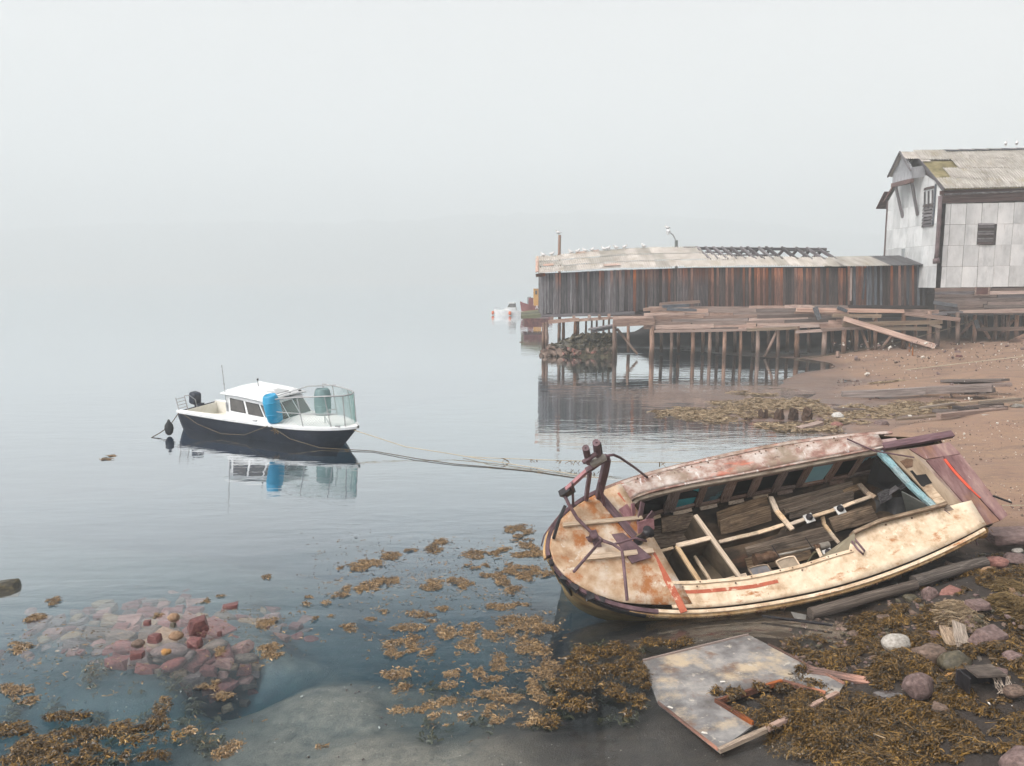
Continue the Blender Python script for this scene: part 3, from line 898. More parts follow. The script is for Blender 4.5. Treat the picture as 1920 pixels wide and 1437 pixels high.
# main roof courses
YE, XR1 = YH - .45, 41.0
XO = XG - .15
ZEA = WZ(358, YE)
def hroof(x, t_): return Vector((x, lerp(YE, YM, t_), lerp(ZEA, ZR + .1, t_) + (x - XG) * .018))
for r_ in range(4):
    x = XO
    c_ = 0
    while x < XR1:
        x2 = x + 1.08
        if not (c_ == 0 and r_ in (1, 2)) and not (c_ == 1 and r_ == 2):
            up = Vector((0, 0, .03 * r_ + random.uniform(-.015, .015)))
            sheet(house, 'roof_sheet', hroof(x, r_ / 4 - .01) + up, hroof(x2 + .04, r_ / 4 - .01) + up, hroof(x, (r_ + 1) / 4 + .02) + up, ROOF2, .13)
        x = x2
        c_ += 1
mb = MB().slab([hroof(XO, .0) - house.location + Vector((0, 0, -.07)), hroof(XR1, 0) - house.location + Vector((0, 0, -.07)), hroof(XR1, 1) - house.location + Vector((0, 0, -.07)), hroof(XO, 1) - house.location + Vector((0, 0, -.07))], (0, -.5, .8), .05)
mb.build('roof_boarding', surf('mossy_boards', [(0, (.10, .085, .04)), (.5, (.20, .17, .08)), (1, (.30, .26, .16))], ns=2, rand=0), house)
mb = MB().slab([Vector((XO, YM, ZR)) - house.location, Vector((XR1, YM, ZR + .18)) - house.location, Vector((XR1, YG + .45, ZEA + .2)) - house.location, Vector((XO, YG + .45, ZEA)) - house.location], (0, .5, .8), .06)
mb.build('rear_roof', ROOF2, house)
for k_ in range(9):
    x = 31.6 + k_ * 1.05
    board(house, 'ridge_cap', (x, YM, ZR + .26 + k_ * .022), (x + 1.15, YM, ZR + .24 + k_ * .022), .5, .05, W_BLUE, normal=(0, -.3, 1))
board(house, 'barge_board', hroof(XO - .02, -.03) + Vector((0, 0, -.05)), hroof(XO - .02, 1.0) + Vector((0, 0, -.05)), .2, .05, PANEL and W_GREY, normal=(-1, 0, 0))
board(house, 'barge_board', Vector((XO, YM, ZR)), Vector((XO, YG + .4, ZEA - .1)), .2, .05, BROWN, normal=(-1, 0, 0))
# hoist hood: small gabled box jutting from the gable top, clad in corrugated sheet
HOOD = surf('grey_corrugated_cladding', [(0, (.22, .225, .24)), (1, (.36, .37, .39))], ns=1.5, rand=.1)
XH = XG - .9
yh0, yh1 = YM - 1.45, YM + 1.45
zr_, zlow = ZR + .02, WZ(345, 58.5)
zev = zr_ - 1.25
def hp(x, y, z): return Vector((x, y, z))
sheet(house, 'hood_cladding', hp(XH, yh1, zlow), hp(XH, yh0, zlow), hp(XH, yh1, zev), HOOD, .04)
mb = MB().slab([hp(XH + .02, yh0, zev) - house.location, hp(XH + .02, yh1, zev) - house.location, hp(XH + .02, YM, zr_) - house.location], (-1, 0, 0), .03)
mb.build('hood_gable', HOOD, house)
sheet(house, 'hood_cladding', hp(XH, yh0, zlow), hp(XG, yh0, zlow + .25), hp(XH, yh0, zev), HOOD, .04)
sheet(house, 'hood_cladding', hp(XG, yh1, zlow), hp(XH, yh1, zlow), hp(XG, yh1, zev), HOOD, .04)
for s_ in (-1, 1):
    a = hp(XH - .25, YM + s_ * 1.75, zev - .2)
    b = hp(XG + .3, YM + s_ * 1.75, zev - .2)
    c = hp(XH - .25, YM, zr_ + .12)
    if s_ < 0:
        mid = a.lerp(b, .5)
        sheet(house, 'hood_roof_sheet', hp(XH - .25, YM - .9, zr_ - .5), hp(XH + .7, YM - .9, zr_ - .5), hp(XH - .25, YM, zr_ + .12), ROOF, .05)
        sheet(house, 'hood_roof_sheet', hp(XH + .7, YM - 1.3, zr_ - .75), hp(XG + .5, YM - 1.3, zr_ - .75), hp(XH + .7, YM, zr_ + .12), ROOF, .05)
    else: sheet(house, 'hood_roof_sheet', b, a, hp(XG + .3, YM, zr_ + .12), ROOF, .05)
    board(house, 'hood_verge', a + Vector((0, 0, -.02)), c + Vector((-.02, 0, 0)), .16, .05, W_GREY, normal=(-1, 0, 0))
    board(house, 'hood_strut', hp(XH + .1, YM + s_ * 1.2, zlow), hp(XG - .02, YM + s_ * 1.1 + .2, zlow - 2.5), .2, .16, W_GREY, normal=(-1, 0, .5))
board(house, 'hood_beam', hp(XH + .05, yh0 - .1, zlow - .08), hp(XH + .05, yh1 + .1, zlow - .08), .3, .2, BROWN, normal=(-1, 0, 0))
# low side hood left of the gable
mb = MB().slab([v - house.location for v in (hp(XG - .4, YG - .2, WZ(362, 62)), hp(XG - .4, YG + 1.1, WZ(390, 62)), hp(XG + 1.0, YG + 1.1, WZ(390, 62)), hp(XG + 1.0, YG - .2, WZ(362, 62)))], (0, .6, .8), .06)
mb.build('side_eave', BROWN, house)
mb = MB().box(Vector((XG - .03, lerp(YH, YG, .60), WZ(477, 58.6))) - house.location, (.05, .55, .85))
gw = mb.build('window', surf('dusty_glass', [(0, (.18, .20, .21)), (1, (.30, .32, .33))], rough=.3, rand=0), house)
mb = MB()
for dy in (-.3, .3): mb.box(Vector((XG - .06, lerp(YH, YG, .60) + dy, WZ(477, 58.6))) - house.location, (.05, .07, .95))
for dz in (-.46, .46): mb.box(Vector((XG - .06, lerp(YH, YG, .60), WZ(477, 58.6) + dz)) - house.location, (.05, .53, .07))
mb.build('window_frame', PANEL, gw)
# deck beam and stilts under the warehouse
board(house, 'deck_beam', P(1748, 588.5, YH - .25), P(1805, 586.5, YH - .25), .24, .2, W_GREY)
board(house, 'deck_beam', P(1800, 586, YH - .2), P(1985, 581, YH - .2), .30, .2, W_PALE)
board(house, 'deck_plank', P(1756, 576, YH - .3), P(1796, 580, YH - .4), .3, .05, W_GREY)
board(house, 'deck_plank', P(1750, 567, YH - .3), P(1795, 574, YH - .5), .25, .05, W_BLUE)
board(house, 'rail', P(1830, 618, YH - .2), P(1985, 615, YH - .2), .27, .14, W_PILE)
for x, yb in ((1828, 645), (1866, 643), (1890, 642), (1906, 641), (1940, 640), (1975, 640)):
    log(house, 'stilt', P(x - 1.5, yb, YH), P(x + 1, 587, YH), .30, W_PILE)
for x in (1780, 1812, 1848, 1880, 1920):
    log(house, 'stilt', P(x, 634, YH + 3), P(x, 585, YH + 3), .28, W_PILE)
for a, b in (((1800, 628), (1826, 601)), ((1834, 600), (1856, 636)), ((1872, 632), (1900, 600))):
    board(house, 'brace', P(*a, YH + .5), P(*b, YH + .4), .17, .12, W_PILE)
board(house, 'brace_plate', P(1829, 600, YH - .25), P(1834, 616, YH - .25), .3, .05, W_BLUE)
for a, b in (((1895, 640), (1930, 625)), ((1892, 641), (1960, 634))):
    board(house, 'fallen_plank', P(*a, YH - 1), P(*b, YH - .8), .22, .1, W_PILE)
mb = MB(); mb.box(Vector((35, 58, 2.95)) - house.location, (9.5, 7.0, .12)); mb.build('floor', W_DARK, house)
# ------------------------------------------------------------------ the wreck: local frame x bow->stern, y towards the far side, z off the deck
WO = Vector((0.589, 12.423, 0.564))
WM = Euler((0.812, -0.155, 0.186), 'XYZ').to_matrix()
WMI = WM.transposed()
def wl_(px, py, wv=0.0):
    "point of the plane z = wv of the wreck's frame seen at a pixel"
    r = WMI @ ray(px, py)
    c = WMI @ (Vector((0, 0, HC)) - WO)
    t = (wv - c.z) / r.z
    return c + r * t
def wlv(px, py, v):
    r = WMI @ ray(px, py)
    c = WMI @ (Vector((0, 0, HC)) - WO)
    t = (v - c.y) / r.y
    return c + r * t
wreck = empty('wrecked_boat', WO, 'large rotting cream painted boat heeled over at the shore, its deck torn open', 'shipwreck', rot=(0.812, -0.155, 0.186))
wreck['rotated'] = 1
def wb_(x):
    u = min(max(x / 8.0, 0), 1)
    b = 1.388 * max(0, 1 - (1 - u) ** 5.3) ** (1 / 1.916)
    return b * (1 - .377 * min(max((u - .5) / .5, 0), 1) ** 2)
def ws_(x):
    u = x / 8.0
    return .574 * min(max((.55 - u) / .55, 0), 1) ** 2 + .143 * min(max((u - .55) / .45, 0), 1) ** 2
def wp(x, y, dz=0.0): return Vector((x, y, ws_(x) + dz))

CREAM = surf('peeling_cream_paint', [(0, (.38, .255, .155)), (.35, (.57, .44, .305)), (.65, (.66, .54, .40)), (1, (.73, .635, .50))], (1, 1, 1), 3.4, bump=.35, bd=.006, rand=0, rough=.6,
             stains=[((.36, .15, .05), (.8, 2.0, 1), 2.6, .58, .68), ((.14, .08, .04), (1, 1, 1), 9, .68, .74), ((.46, .13, .06), (.6, 1.6, 1), 2.1, .68, .75), ((.30, .21, .13), (1, 1, 1), 1.6, .58, .70), ((.30, .17, .08), (1, 1, 1), 5.5, .60, .74), ((.76, .68, .55), (1, 1, 1), 7, .60, .70)])
FOREPAINT = surf('rust_stained_foredeck', [(0, (.27, .15, .08)), (.4, (.42, .29, .185)), (.7, (.52, .405, .30)), (1, (.61, .53, .44))], (1, 1, 1), 2.6, bump=.35, bd=.006, rand=0, rough=.55,
             stains=[((.34, .135, .045), (1, 1, 1), 2.2, .50, .60), ((.15, .08, .045), (1, 1, 1), 4.5, .60, .70), ((.66, .60, .54), (1, 1, 1), 1.7, .60, .72), ((.10, .055, .035), (1, 1, 1), 11, .66, .72), ((.64, .56, .46), (1, 1, 1), 4.5, .60, .68)])
PINKDECK = surf('pinkish_flaking_paint', [(0, (.15, .075, .06)), (.35, (.28, .165, .135)), (.6, (.40, .315, .275)), (1, (.53, .49, .46))], (1, 1.4, 1), 3.2, bump=.4, bd=.008, rand=0, rough=.6,
             stains=[((.50, .16, .10), (.5, 2.0, 1), 1.8, .56, .66), ((.70, .69, .68), (2.4, .8, 1), 2.6, .60, .68), ((.10, .06, .05), (1, 1, 1), 6, .66, .74), ((.24, .19, .14), (1, 1, 1), 1.4, .52, .66), ((.13, .08, .06), (1, 2, 1), 3.2, .58, .68)])
HULLP = surf('ochre_hull_paint', [(0, (.16, .10, .045)), (.5, (.33, .225, .10)), (1, (.44, .32, .16))], (.7, 1.2, 1.6), 1.6, bump=.3, rand=0, rough=.7,
             stains=[((.06, .045, .03), (.5, 1, 2), 1.6, .52, .72)])
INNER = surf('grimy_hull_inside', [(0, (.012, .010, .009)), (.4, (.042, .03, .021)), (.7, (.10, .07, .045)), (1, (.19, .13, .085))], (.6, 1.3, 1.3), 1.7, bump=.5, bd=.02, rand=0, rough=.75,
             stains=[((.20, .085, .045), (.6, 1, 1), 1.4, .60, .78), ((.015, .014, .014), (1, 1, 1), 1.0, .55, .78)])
PURPLE = surf('purple_brown_iron', [(0, (.05, .026, .032)), (.5, (.105, .058, .068)), (1, (.17, .10, .115))], ns=4, bump=.3, rand=.2, rough=.5, spec=.4,
              stains=[((.16, .06, .03), (1, 1, 1), 3, .60, .78)])
PINKIRON = surf('dusty_pink_iron', [(0, (.22, .10, .11)), (1, (.36, .19, .20))], ns=3, bump=.2, rand=.15, rough=.6)
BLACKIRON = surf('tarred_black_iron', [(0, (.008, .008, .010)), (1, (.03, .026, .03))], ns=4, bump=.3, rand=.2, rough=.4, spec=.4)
REDLINE = surf('orange_red_paint', [(0, (.30, .07, .038)), (1, (.44, .13, .075))], ns=6, bump=.3, rand=0, stains=[((.58, .46, .34), (2, 2, 2), 3, .54, .62)])
TEAL = surf('teal_painted_panel', [(0, (.015, .22, .27)), (.6, (.025, .36, .42)), (1, (.04, .42, .48))], ns=1.8, bump=.2, rand=0, rough=.5, stains=[((.10, .065, .045), (1, 1, 2), 2.0, .62, .72)])
SKYBLUE = surf('pale_blue_painted_panel', [(0, (.18, .42, .50)), (1, (.28, .52, .58))], ns=1.2, bump=.15, rand=0, rough=.5, stains=[((.06, .045, .035), (1, 1, 1), 2.4, .68, .74)])
FLAKEBLUE = surf('flaking_blue_board', [(0, (.05, .032, .026)), (1, (.10, .065, .052))], ns=3, bump=.4, rand=0, stains=[((.15, .32, .38), (3.0, 1, .8), 1.6, .54, .58)])
AFTDECK = surf('purple_stained_boards', [(0, (.07, .035, .035)), (.4, (.16, .085, .085)), (.7, (.24, .15, .14)), (1, (.34, .24, .20))], (1.6, .5, 1), 2.0, bump=.5, bd=.01, rand=.1, rough=.6,
               stains=[((.27, .15, .08), (1, .5, 1), 1.0, .52, .66), ((.45, .40, .40), (3, .7, 1), 2.4, .64, .72), ((.05, .03, .03), (1, 1, 1), 4, .64, .74)])
TANBOARD = surf('tan_stained_board', [(0, (.16, .115, .075)), (.5, (.31, .235, .165)), (1, (.42, .34, .26))], (1.6, .5, 1), 2.0, bump=.4, rand=.12,
                stains=[((.09, .06, .05), (1, .6, 1), 1.6, .56, .74)])
DARKHOLE = surf('dark_cavity', [(0, (.006, .006, .007)), (1, (.016, .014, .014))], rand=0)  # near-black colour standing in for the shade of holes and cavities

# hull
def hull_section(x, off=0.0):
    s = ws_(x) - .16 * min(max((x - 6.5) / .7, 0), 1)
    out = []
    for q in np.linspace(-1, 1, 27):
        a = abs(q)
        if a > .4:
            k = (1 - a) / .6                           # topsides
            z, g = lerp(s, -.95, k), 1 - .15 * k ** 1.8
        else:
            k = (.4 - a) / .4                          # bilge to keel
            z, g = -.95 - .30 * math.sin(k * PI / 2), .85 * math.cos(k * PI / 2) ** .9
        rk = .30 * (s - z) / 1.4 * max(0, 1 - x / 2.2)
        sg = -1 if q < 0 else 1
        out.append(Vector((x + rk, sg * max(wb_(x) * g - off, 0), z + off)))
    return out
xs = list(np.concatenate([[0.0, .01, .03, .07, .13, .22, .35, .55, .8, 1.1], np.linspace(1.5, 7.78, 16)]))
m = MB().grid([hull_section(x) for x in xs])
m.f.append(tuple((len(xs) - 1) * 27 + i for i in range(27))); m.m.append(0)
hull = m.build('hull', [HULLP], wreck, smooth=True)
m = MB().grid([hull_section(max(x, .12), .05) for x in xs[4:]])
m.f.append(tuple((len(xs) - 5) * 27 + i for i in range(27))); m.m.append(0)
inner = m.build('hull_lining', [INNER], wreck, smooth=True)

# decks
near_in = curve([(1.6, -.72), (1.85, -.77), (2.23, -.83), (3.13, -.92), (4.09, -.92), (4.67, -.87), (5.08, -.86), (5.14, -.60), (5.72, -.50), (7.01, -.49), (7.95, -.49)])
far_in = curve([(1.3, .62), (1.5, .70), (1.71, .86), (1.92, .91), (2.33, .95), (2.92, .98), (3.96, .97), (4.99, .95), (6.04, .91), (6.6, .89)])
def deckstrip(x0, x1, fa, fb, n=30, m_=6, camber=.03):
    rows = []
    for i in range(n + 1):
        x = lerp(x0, x1, i / n)
        ya, yb = fa(x), fb(x)
        rows.append([wp(x, lerp(ya, yb, j / m_), camber * (1 - (lerp(ya, yb, j / m_) / 1.4) ** 2) + .02 + .006 * mnoise.noise((x * 3, j, 1))) for j in range(m_ + 1)])
    return MB().grid(rows)
fx = [0.012, .03, .06, .1, .16, .25, .36, .5, .7, .9, 1.1, 1.3, 1.5, 1.68]
rows = []
for x in fx:
    # the aft edge slants: less x on the far side
    row = []
    for j in range(13):
        y = lerp(-wb_(x) * .97, wb_(x) * .97, j / 12)
        xx = x if x < .9 else .9 + (x - .9) * (1 + (.13 - .22 * (y / 1.1)) / .78)
        row.append(wp(xx, y, .05 * (1 - (y / 1.4) ** 2) + .02 + .008 * mnoise.noise((x * 4, y * 4, 0))))
    rows.append(row)
o = MB().grid(rows).build('foredeck', FOREPAINT, wreck, smooth=True); add_mod(o, 'SOLIDIFY', thickness=.035, offset=-1)
o = deckstrip(1.70, 7.5, lambda x: -wb_(x) * .97, near_in).build('side_deck', CREAM, wreck, smooth=True); add_mod(o, 'SOLIDIFY', thickness=.035, offset=-1)
o['label'] = 'broad cream side deck on the lower side, streaked with rust'
o = deckstrip(1.28, 6.62, far_in, lambda x: wb_(x) * .97).build('side_deck', PINKDECK, wreck, smooth=True); add_mod(o, 'SOLIDIFY', thickness=.035, offset=-1)
o['label'] = 'flaking pinkish grey side deck on the upper side'
# deck seams and metal sheets on the side decks
for x in (3.35, 4.35, 5.3, 6.3, 7.1):
    a, b = wp(x, -wb_(x) * .95, .055), wp(x + .03, near_in(x) - .03, .06)
    m = MB().beam(a, b, .018, .012); m.build('deck_seam', W_CREAM if x < 6 else W_DRIFT, wreck)
m = MB()
for x0, x1 in ((4.05, 6.3),):
    m = deckstrip(x0, x1, lambda x: far_in(x) + .14, lambda x: wb_(x) * .96, 14, 3)
    m.v = [(v[0], v[1], v[2] + .012) for v in m.v]
o = m.build('deck_sheet', surf('grey_galvanised_sheet', [(0, (.33, .30, .27)), (1, (.50, .48, .45))], ns=2, rand=0, rough=.5, stains=[((.45, .20, .16), (1, 2, 1), 2, .60, .68)]), wreck, smooth=True)
add_mod(o, 'SOLIDIFY', thickness=.01, offset=1)
# red painted strip along the foredeck edge and along the near coaming
pts = [wp(x, y, .075) for x, y in ((1.85, -1.24), (1.83, -1.05), (1.79, -.80), (1.72, -.45), (1.67, -.16))]
m = MB()
for a, b in zip(pts, pts[1:]): m.beam(a + Vector((0, 0, .012)), b + Vector((0, 0, .012)), .11, .03)
m.build('red_stripe', REDLINE, wreck)
pts = [wp(x, near_in(x) - .13, .068) for x in np.linspace(1.85, 3.6, 9)]
m = MB()
for a, b in zip(pts, pts[1:]): m.beam(a, b, .06, .012)
m.build('red_stripe', REDLINE, wreck)
m = MB()
for a, b in zip([(1.47, .95), (1.55, .62), (1.63, .3)], [(1.55, .62), (1.63, .3), (1.67, .06)]): m.beam(wp(*a, .07), wp(*b, .075), .06, .03)
m.build('red_stripe', REDLINE, wreck)

# coamings
def coaming(name, fa, x0, x1, h, t_, mat, n=16, dz=0):
    m = MB()
    pts = [wp(x, fa(x), dz + h / 2) for x in np.linspace(x0, x1, n)]
    for a, b in zip(pts, pts[1:]): m.beam(a, b + (b - a) * .03, t_, h)
    return m.build(name, mat, wreck)
coaming('coaming', lambda x: near_in(x) + .02, 1.75, 5.06, .10, .05, CREAM)
coaming('coaming', lambda x: near_in(x) + .02, 5.18, 7.0, .20, .05, W_DRIFT)
coaming('coaming_ledge', lambda x: near_in(x) - .07, 5.3, 7.05, .07, .06, W_DRIFT)
coaming('coaming', far_in, 1.35, 6.6, .06, .07, PINKDECK)
coaming('coaming_lip', lambda x: far_in(x) - .05, 1.5, 6.55, .05, .05, W_CREAM, dz=-.07)
# side of the raised part (triangular grey board) and the bent tube beside it
a, b, c = wp(5.12, -.88, .03), wp(5.2, -.58, .18), wp(4.75, -.66, -.5)
m = MB().slab([a, b, wl_(1520, 1058, -.3), wl_(1548, 1052, -.1)], (0, 0, 1), .03)
m.build('coaming_cheek', surf('greenish_grey_board', [(0, (.13, .11, .075)), (1, (.24, .21, .15))], ns=2.5, rand=0), wreck)
m = MB().tube([wl_(1597, 1015, .12), wl_(1608, 1030, .12), wl_(1619, 1040, .12), wl_(1621, 1033, .12), wl_(1600, 1008, .12)], .018, 8)
m.build('bent_tube', PURPLE, wreck, smooth=True)

# window wall on the far side
def farw(x, z): return Vector((x, far_in(x) - .04, z))
top_z, bot_z = -.13, -.88
wins = [(1.92, 2.46, None), (2.70, 3.10, 'teal'), (3.24, 3.62, 'grey'), (3.82, 4.16, None), (4.32, 4.66, None), (4.82, 5.16, None), (5.30, 5.74, 'sky'), (5.88, 6.22, None), (6.32, 6.80, 'flake')]
def wboard(name, a, b, width, thick, mat, normal=(0, -1, 0), **k): return board(wreck, name, a, b, width, thick, mat, normal=normal, **k)
xp = 1.70
for i, (x0, x1, kind) in enumerate(wins):
    xm = (xp + x0) / 2
    s_ = ws_(xm)
    wboard('window_post', farw(xm + .04, s_ + bot_z - .06), farw(xm - .02, s_ + top_z + .06), max(x0 - xp - .01, .07), .05, W_FRAME)
    sx = (ws_(x0) + ws_(x1)) / 2
    wboard('window_head', farw(x0 - .02, sx + top_z + .02), farw(x1 + .02, sx + top_z + .02), .11, .045, W_FRAME)
    wboard('window_sill', farw(x0 - .03, sx + bot_z - .03), farw(x1 + .03, sx + bot_z - .03), .10, .05, W_FRAME)
    if i < 8 and kind is None or kind in ('teal', 'grey'):
        a, b = farw(x0 + .02, sx + bot_z - .10) + Vector((0, -.04, 0)), farw(x1 - .02, sx + bot_z - .10) + Vector((0, -.04, 0))
        wboard('sill_batten', a, b, .075, .045, W_CREAM if i < 5 else W_FRAME, normal=(0, -.6, 1))
    if kind:
        mt = {'teal': TEAL, 'grey': surf('grey_green_panel', [(0, (.05, .062, .07)), (1, (.13, .14, .14))], ns=2, rand=0, stains=[((.10, .22, .25), (1.5, 1, 1), 2.4, .56, .64), ((.34, .36, .36), (3, 1, 2), 2.6, .66, .72)]) if kind == 'grey' else None, 'sky': SKYBLUE, 'flake': FLAKEBLUE}[kind]
        m = MB().slab([farw(x0 - .01, sx + bot_z) + Vector((0, .02, 0)), farw(x1 + .01, sx + bot_z) + Vector((0, .02, 0)), farw(x1 + .01, sx + top_z) + Vector((0, .02, 0)), farw(x0 - .01, sx + top_z) + Vector((0, .02, 0))], (0, -1, 0), .02)
        o = m.build('window_panel', mt, wreck)
        o['label'] = {'teal': 'window filled with a teal painted panel', 'grey': 'window filled with a scuffed grey panel', 'sky': 'window filled with a pale blue panel', 'flake': 'dark board with flaking blue paint'}[kind]
    xp = x1
wboard('window_post', farw(6.86, -.86), farw(6.84, .02), .08, .05, W_FRAME)
m = MB().slab([farw(1.75, -.75 + .35) + Vector((0, .03, 0)), farw(1.93, -.75 + .35) + Vector((0, .03, 0)), farw(1.93, .2) + Vector((0, .03, 0)), farw(1.75, .25) + Vector((0, .03, 0))], (0, -1, 0), .02)
m.build('window_panel', TEAL, wreck)
m = MB().slab([farw(1.3, .0) + Vector((0, -.02, 0)), farw(1.6, -.1) + Vector((0, -.02, 0)), farw(1.66, .15) + Vector((0, -.02, 0)), farw(1.45, .3) + Vector((0, -.02, 0))], (0, -1, 0), .02)
m.build('window_panel', TEAL, wreck)
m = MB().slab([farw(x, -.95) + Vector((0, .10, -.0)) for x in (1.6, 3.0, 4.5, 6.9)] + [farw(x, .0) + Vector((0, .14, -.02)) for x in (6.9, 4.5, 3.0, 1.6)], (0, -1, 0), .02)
m.build('cavity_shade', DARKHOLE, wreck)  # dark sheet painted as the shade behind the open windows

# bulkheads, hatch trunk, stringers and ribs inside
def wtop(name, a, b, wd=.075, th=.05, mat=W_CREAM): return board(wreck, name, a, b, wd, th, mat, normal=(0, 0, 1))
Z0 = -.12
A, B_, C_, D_ = wl_(1268, 1024, Z0), wl_(1333, 1009, Z0), wl_(1398, 1098, Z0), wl_(1318, 1102, Z0)
T0 = wl_(1303, 966, Z0)
for a, b in ((A, B_), (T0, C_), (A, D_)): wtop('trunk_rim', a, b)
wtop('trunk_rim', wl_(1290, 1108, Z0 - .1), wl_(1400, 1078, Z0 - .1), .06)
wtop('trunk_rim', wl_(1235, 1035, Z0 - .15), wl_(1262, 1028, Z0 - .15), .05)
wtop('trunk_cleat', wl_(1302, 1043, Z0 - .35), wl_(1335, 1095, Z0 - .25), .05)
PLY = surf('dull_bulkhead_ply', [(0, (.045, .034, .024)), (.5, (.10, .075, .05)), (1, (.16, .125, .085))], ns=2, bump=.2, rand=0)
dn = Vector((0, 0, -1))
def plate(name, a, b, depth, mat, slant=Vector((0, 0, 0))):
    m = MB().slab([a, b, b + dn * depth + slant, a + dn * depth + slant], (b - a).cross(dn), .025)
    return m.build(name, mat, wreck)
plate('bulkhead', T0 + Vector((0, .0, -.02)), C_ + Vector((0, 0, -.02)), .78, PLY)
plate('bulkhead', A + Vector((0, 0, -.02)), D_ + Vector((0, 0, -.02)), .8, PLY)
plate('bulkhead', A + Vector((0, .0, -.02)), B_ + Vector((0, 0, -.02)), .8, PLY)
m = MB().slab([wl_(1318, 1100, Z0 - .45), wl_(1398, 1098, Z0 - .45), wl_(1340, 1015, Z0 - .75), wl_(1275, 1030, Z0 - .75)], (0, 0, 1), .02)
m.build('trunk_floor', PLY, wreck)
SG = -.45
pts = [wl_(*q, SG) for q in ((1348, 1017), (1380, 1009), (1420, 1000), (1468, 985))]
for a, b in zip(pts, pts[1:]): wtop('stringer', a, b + (b - a) * .02, .06, .05)
m = MB()
for a, b in zip(pts, pts[1:]): m.slab([a + Vector((0, -.02, -.03)), b + Vector((0, -.02, -.03)), b + Vector((0, -.02, -.33)), a + Vector((0, -.02, -.33))], (0, -1, 0), .02)
m.build('stringer_web', PLY, wreck)
pts = [wl_(*q, SG - .05) for q in ((1480, 984), (1520, 970), (1560, 958), (1600, 943), (1632, 932))]
for a, b in zip(pts, pts[1:]): wtop('stringer', a, b + (b - a) * .02, .06, .05)
m = MB()
for a, b in zip(pts, pts[1:]): m.slab([a + Vector((0, -.02, -.03)), b + Vector((0, -.02, -.03)), b + Vector((0, -.02, -.25)), a + Vector((0, -.02, -.25))], (0, -1, 0), .02)
m.build('stringer_web', INNER, wreck)
pts = [wl_(*q, -.75) for q in ((1470, 960), (1520, 945), (1580, 925), (1615, 912))]
for a, b in zip(pts, pts[1:]): wtop('inner_rail', a, b + (b - a) * .02, .11, .06, W_INNER)
def rib(name, pix, mat=W_CREAM, wd=.09, th=.04):
    pts = [wl_(px, py, z) for px, py, z in pix]
    for a, b in zip(pts, pts[1:]): board(wreck, name, a, b + (b - a) * .04, wd, th, mat, normal=(0, -.5, 1))
rib('rib', ((1445, 932, -.62), (1456, 958, -.58), (1470, 975, -.5), (1485, 993, -.45)))
rib('rib', ((1541, 963, -.6), (1545, 983, -.66), (1556, 998, -.62), (1572, 1018, -.6)), W_CREAM, .06)
rib('rib', ((1611, 908, -.62), (1626, 925, -.58), (1640, 933, -.5)), W_DRIFT)
# torn planking hanging inside the hull
for k_, (a, b, wd) in enumerate((((1240, 985), (1300, 975), .3), ((1345, 975), (1440, 945), .34), ((1350, 990), (1445, 962), .3), ((1460, 955), (1600, 915), .3), ((1480, 965), (1600, 930), .22))):
    board(wreck, 'inner_plank', wl_(*a, -.78), wl_(*b, -.78), wd, .03, W_INNER, normal=(0, -.75, .66))
for k_, (a, b, wd) in enumerate((((1210, 1010), (1290, 1000), .4), ((1400, 1040), (1560, 1000), .30), ((1400, 1060), (1520, 1035), .26), ((1560, 985), (1640, 960), .3))):
    board(wreck, 'floor_board', wl_(*a, -1.0), wl_(*b, -1.0), wd, .03, W_INNER, normal=(0, -.2, 1))
# mounts with black pads
for px, py in ((1517, 972), (1575, 956), (1553, 1038)):
    c = wl_(px, py, SG + .0)
    Mr = Matrix.Rotation(.1, 3, 'Z')
    o = MB().box(c, (.17, .16, .02), Mr).build('mount_plate', surf('white_mount', [(0, (.42, .41, .38)), (1, (.6, .6, .58))], rand=0) if px == 1517 else bpy.data.materials['white_mount'], wreck)
    MB().lathe([(.06, 0), (.065, .03), (.05, .06), (.03, .08)], 10, Matrix.Translation(c + Vector((-.0, .01, .01)))).build('rubber_pad', BLACKIRON, o)
# engine remains: block, shaft, bearing stand
RUSTM = surf('rusty_machinery', [(0, (.035, .02, .014)), (.5, (.10, .055, .032)), (1, (.19, .12, .08))], ns=6, bump=.5, rand=.15, rough=.7)
STEEL = surf('dirty_bare_steel', [(0, (.12, .105, .085)), (1, (.33, .30, .26))], ns=5, rand=.1, rough=.45, spec=.5)
sh0, sh1 = wl_(1415, 1050, -.72), wl_(1552, 1022, -.72)
ax = (sh1 - sh0).normalized()
m = MB().tube([sh0, sh0 + ax * .10, sh0 + ax * .10, sh0 + ax * .24, sh0 + ax * .24, sh0 + ax * .34], [.11, .11, .085, .085, .10, .10], 12)
m.tube([sh0 + ax * .36, sh0 + ax * .39, sh0 + ax * .39, sh0 + ax * .43], [.075, .075, .06, .06], 12)
m.box(sh0 + ax * .12 + Vector((0, 0, -.10)), (.22, .16, .08))
m.build('gearbox', RUSTM, wreck, smooth=False)
m = MB().tube([sh0 + ax * .42, sh1 - ax * .22], .022, 8); m.build('propeller_shaft', STEEL, wreck, smooth=True)
m = MB().tube([sh1 - ax * .26, sh1 - ax * .23, sh1 - ax * .23, sh1 - ax * .2, sh1 - ax * .2, sh1 - ax * .17], [.055, .055, .04, .04, .055, .055], 12); m.build('shaft_collar', RUSTM, wreck)
m = MB().tube([sh1 - ax * .16, sh1 + ax * .02], [.06, .062], 12); m.build('shaft_coupling', STEEL, wreck)
st = wl_(1525, 1050, -.75)
m = MB().slab([st + Vector((-.16, -.06, -.12)), st + Vector((.2, -.06, -.12)), st + Vector((.10, .06, .18)), st + Vector((-.02, .06, .18))], (0, -1, .4), .03)
m.build('bearing_stand', surf('olive_casting', [(0, (.05, .045, .025)), (1, (.12, .105, .06))], rand=0), wreck)
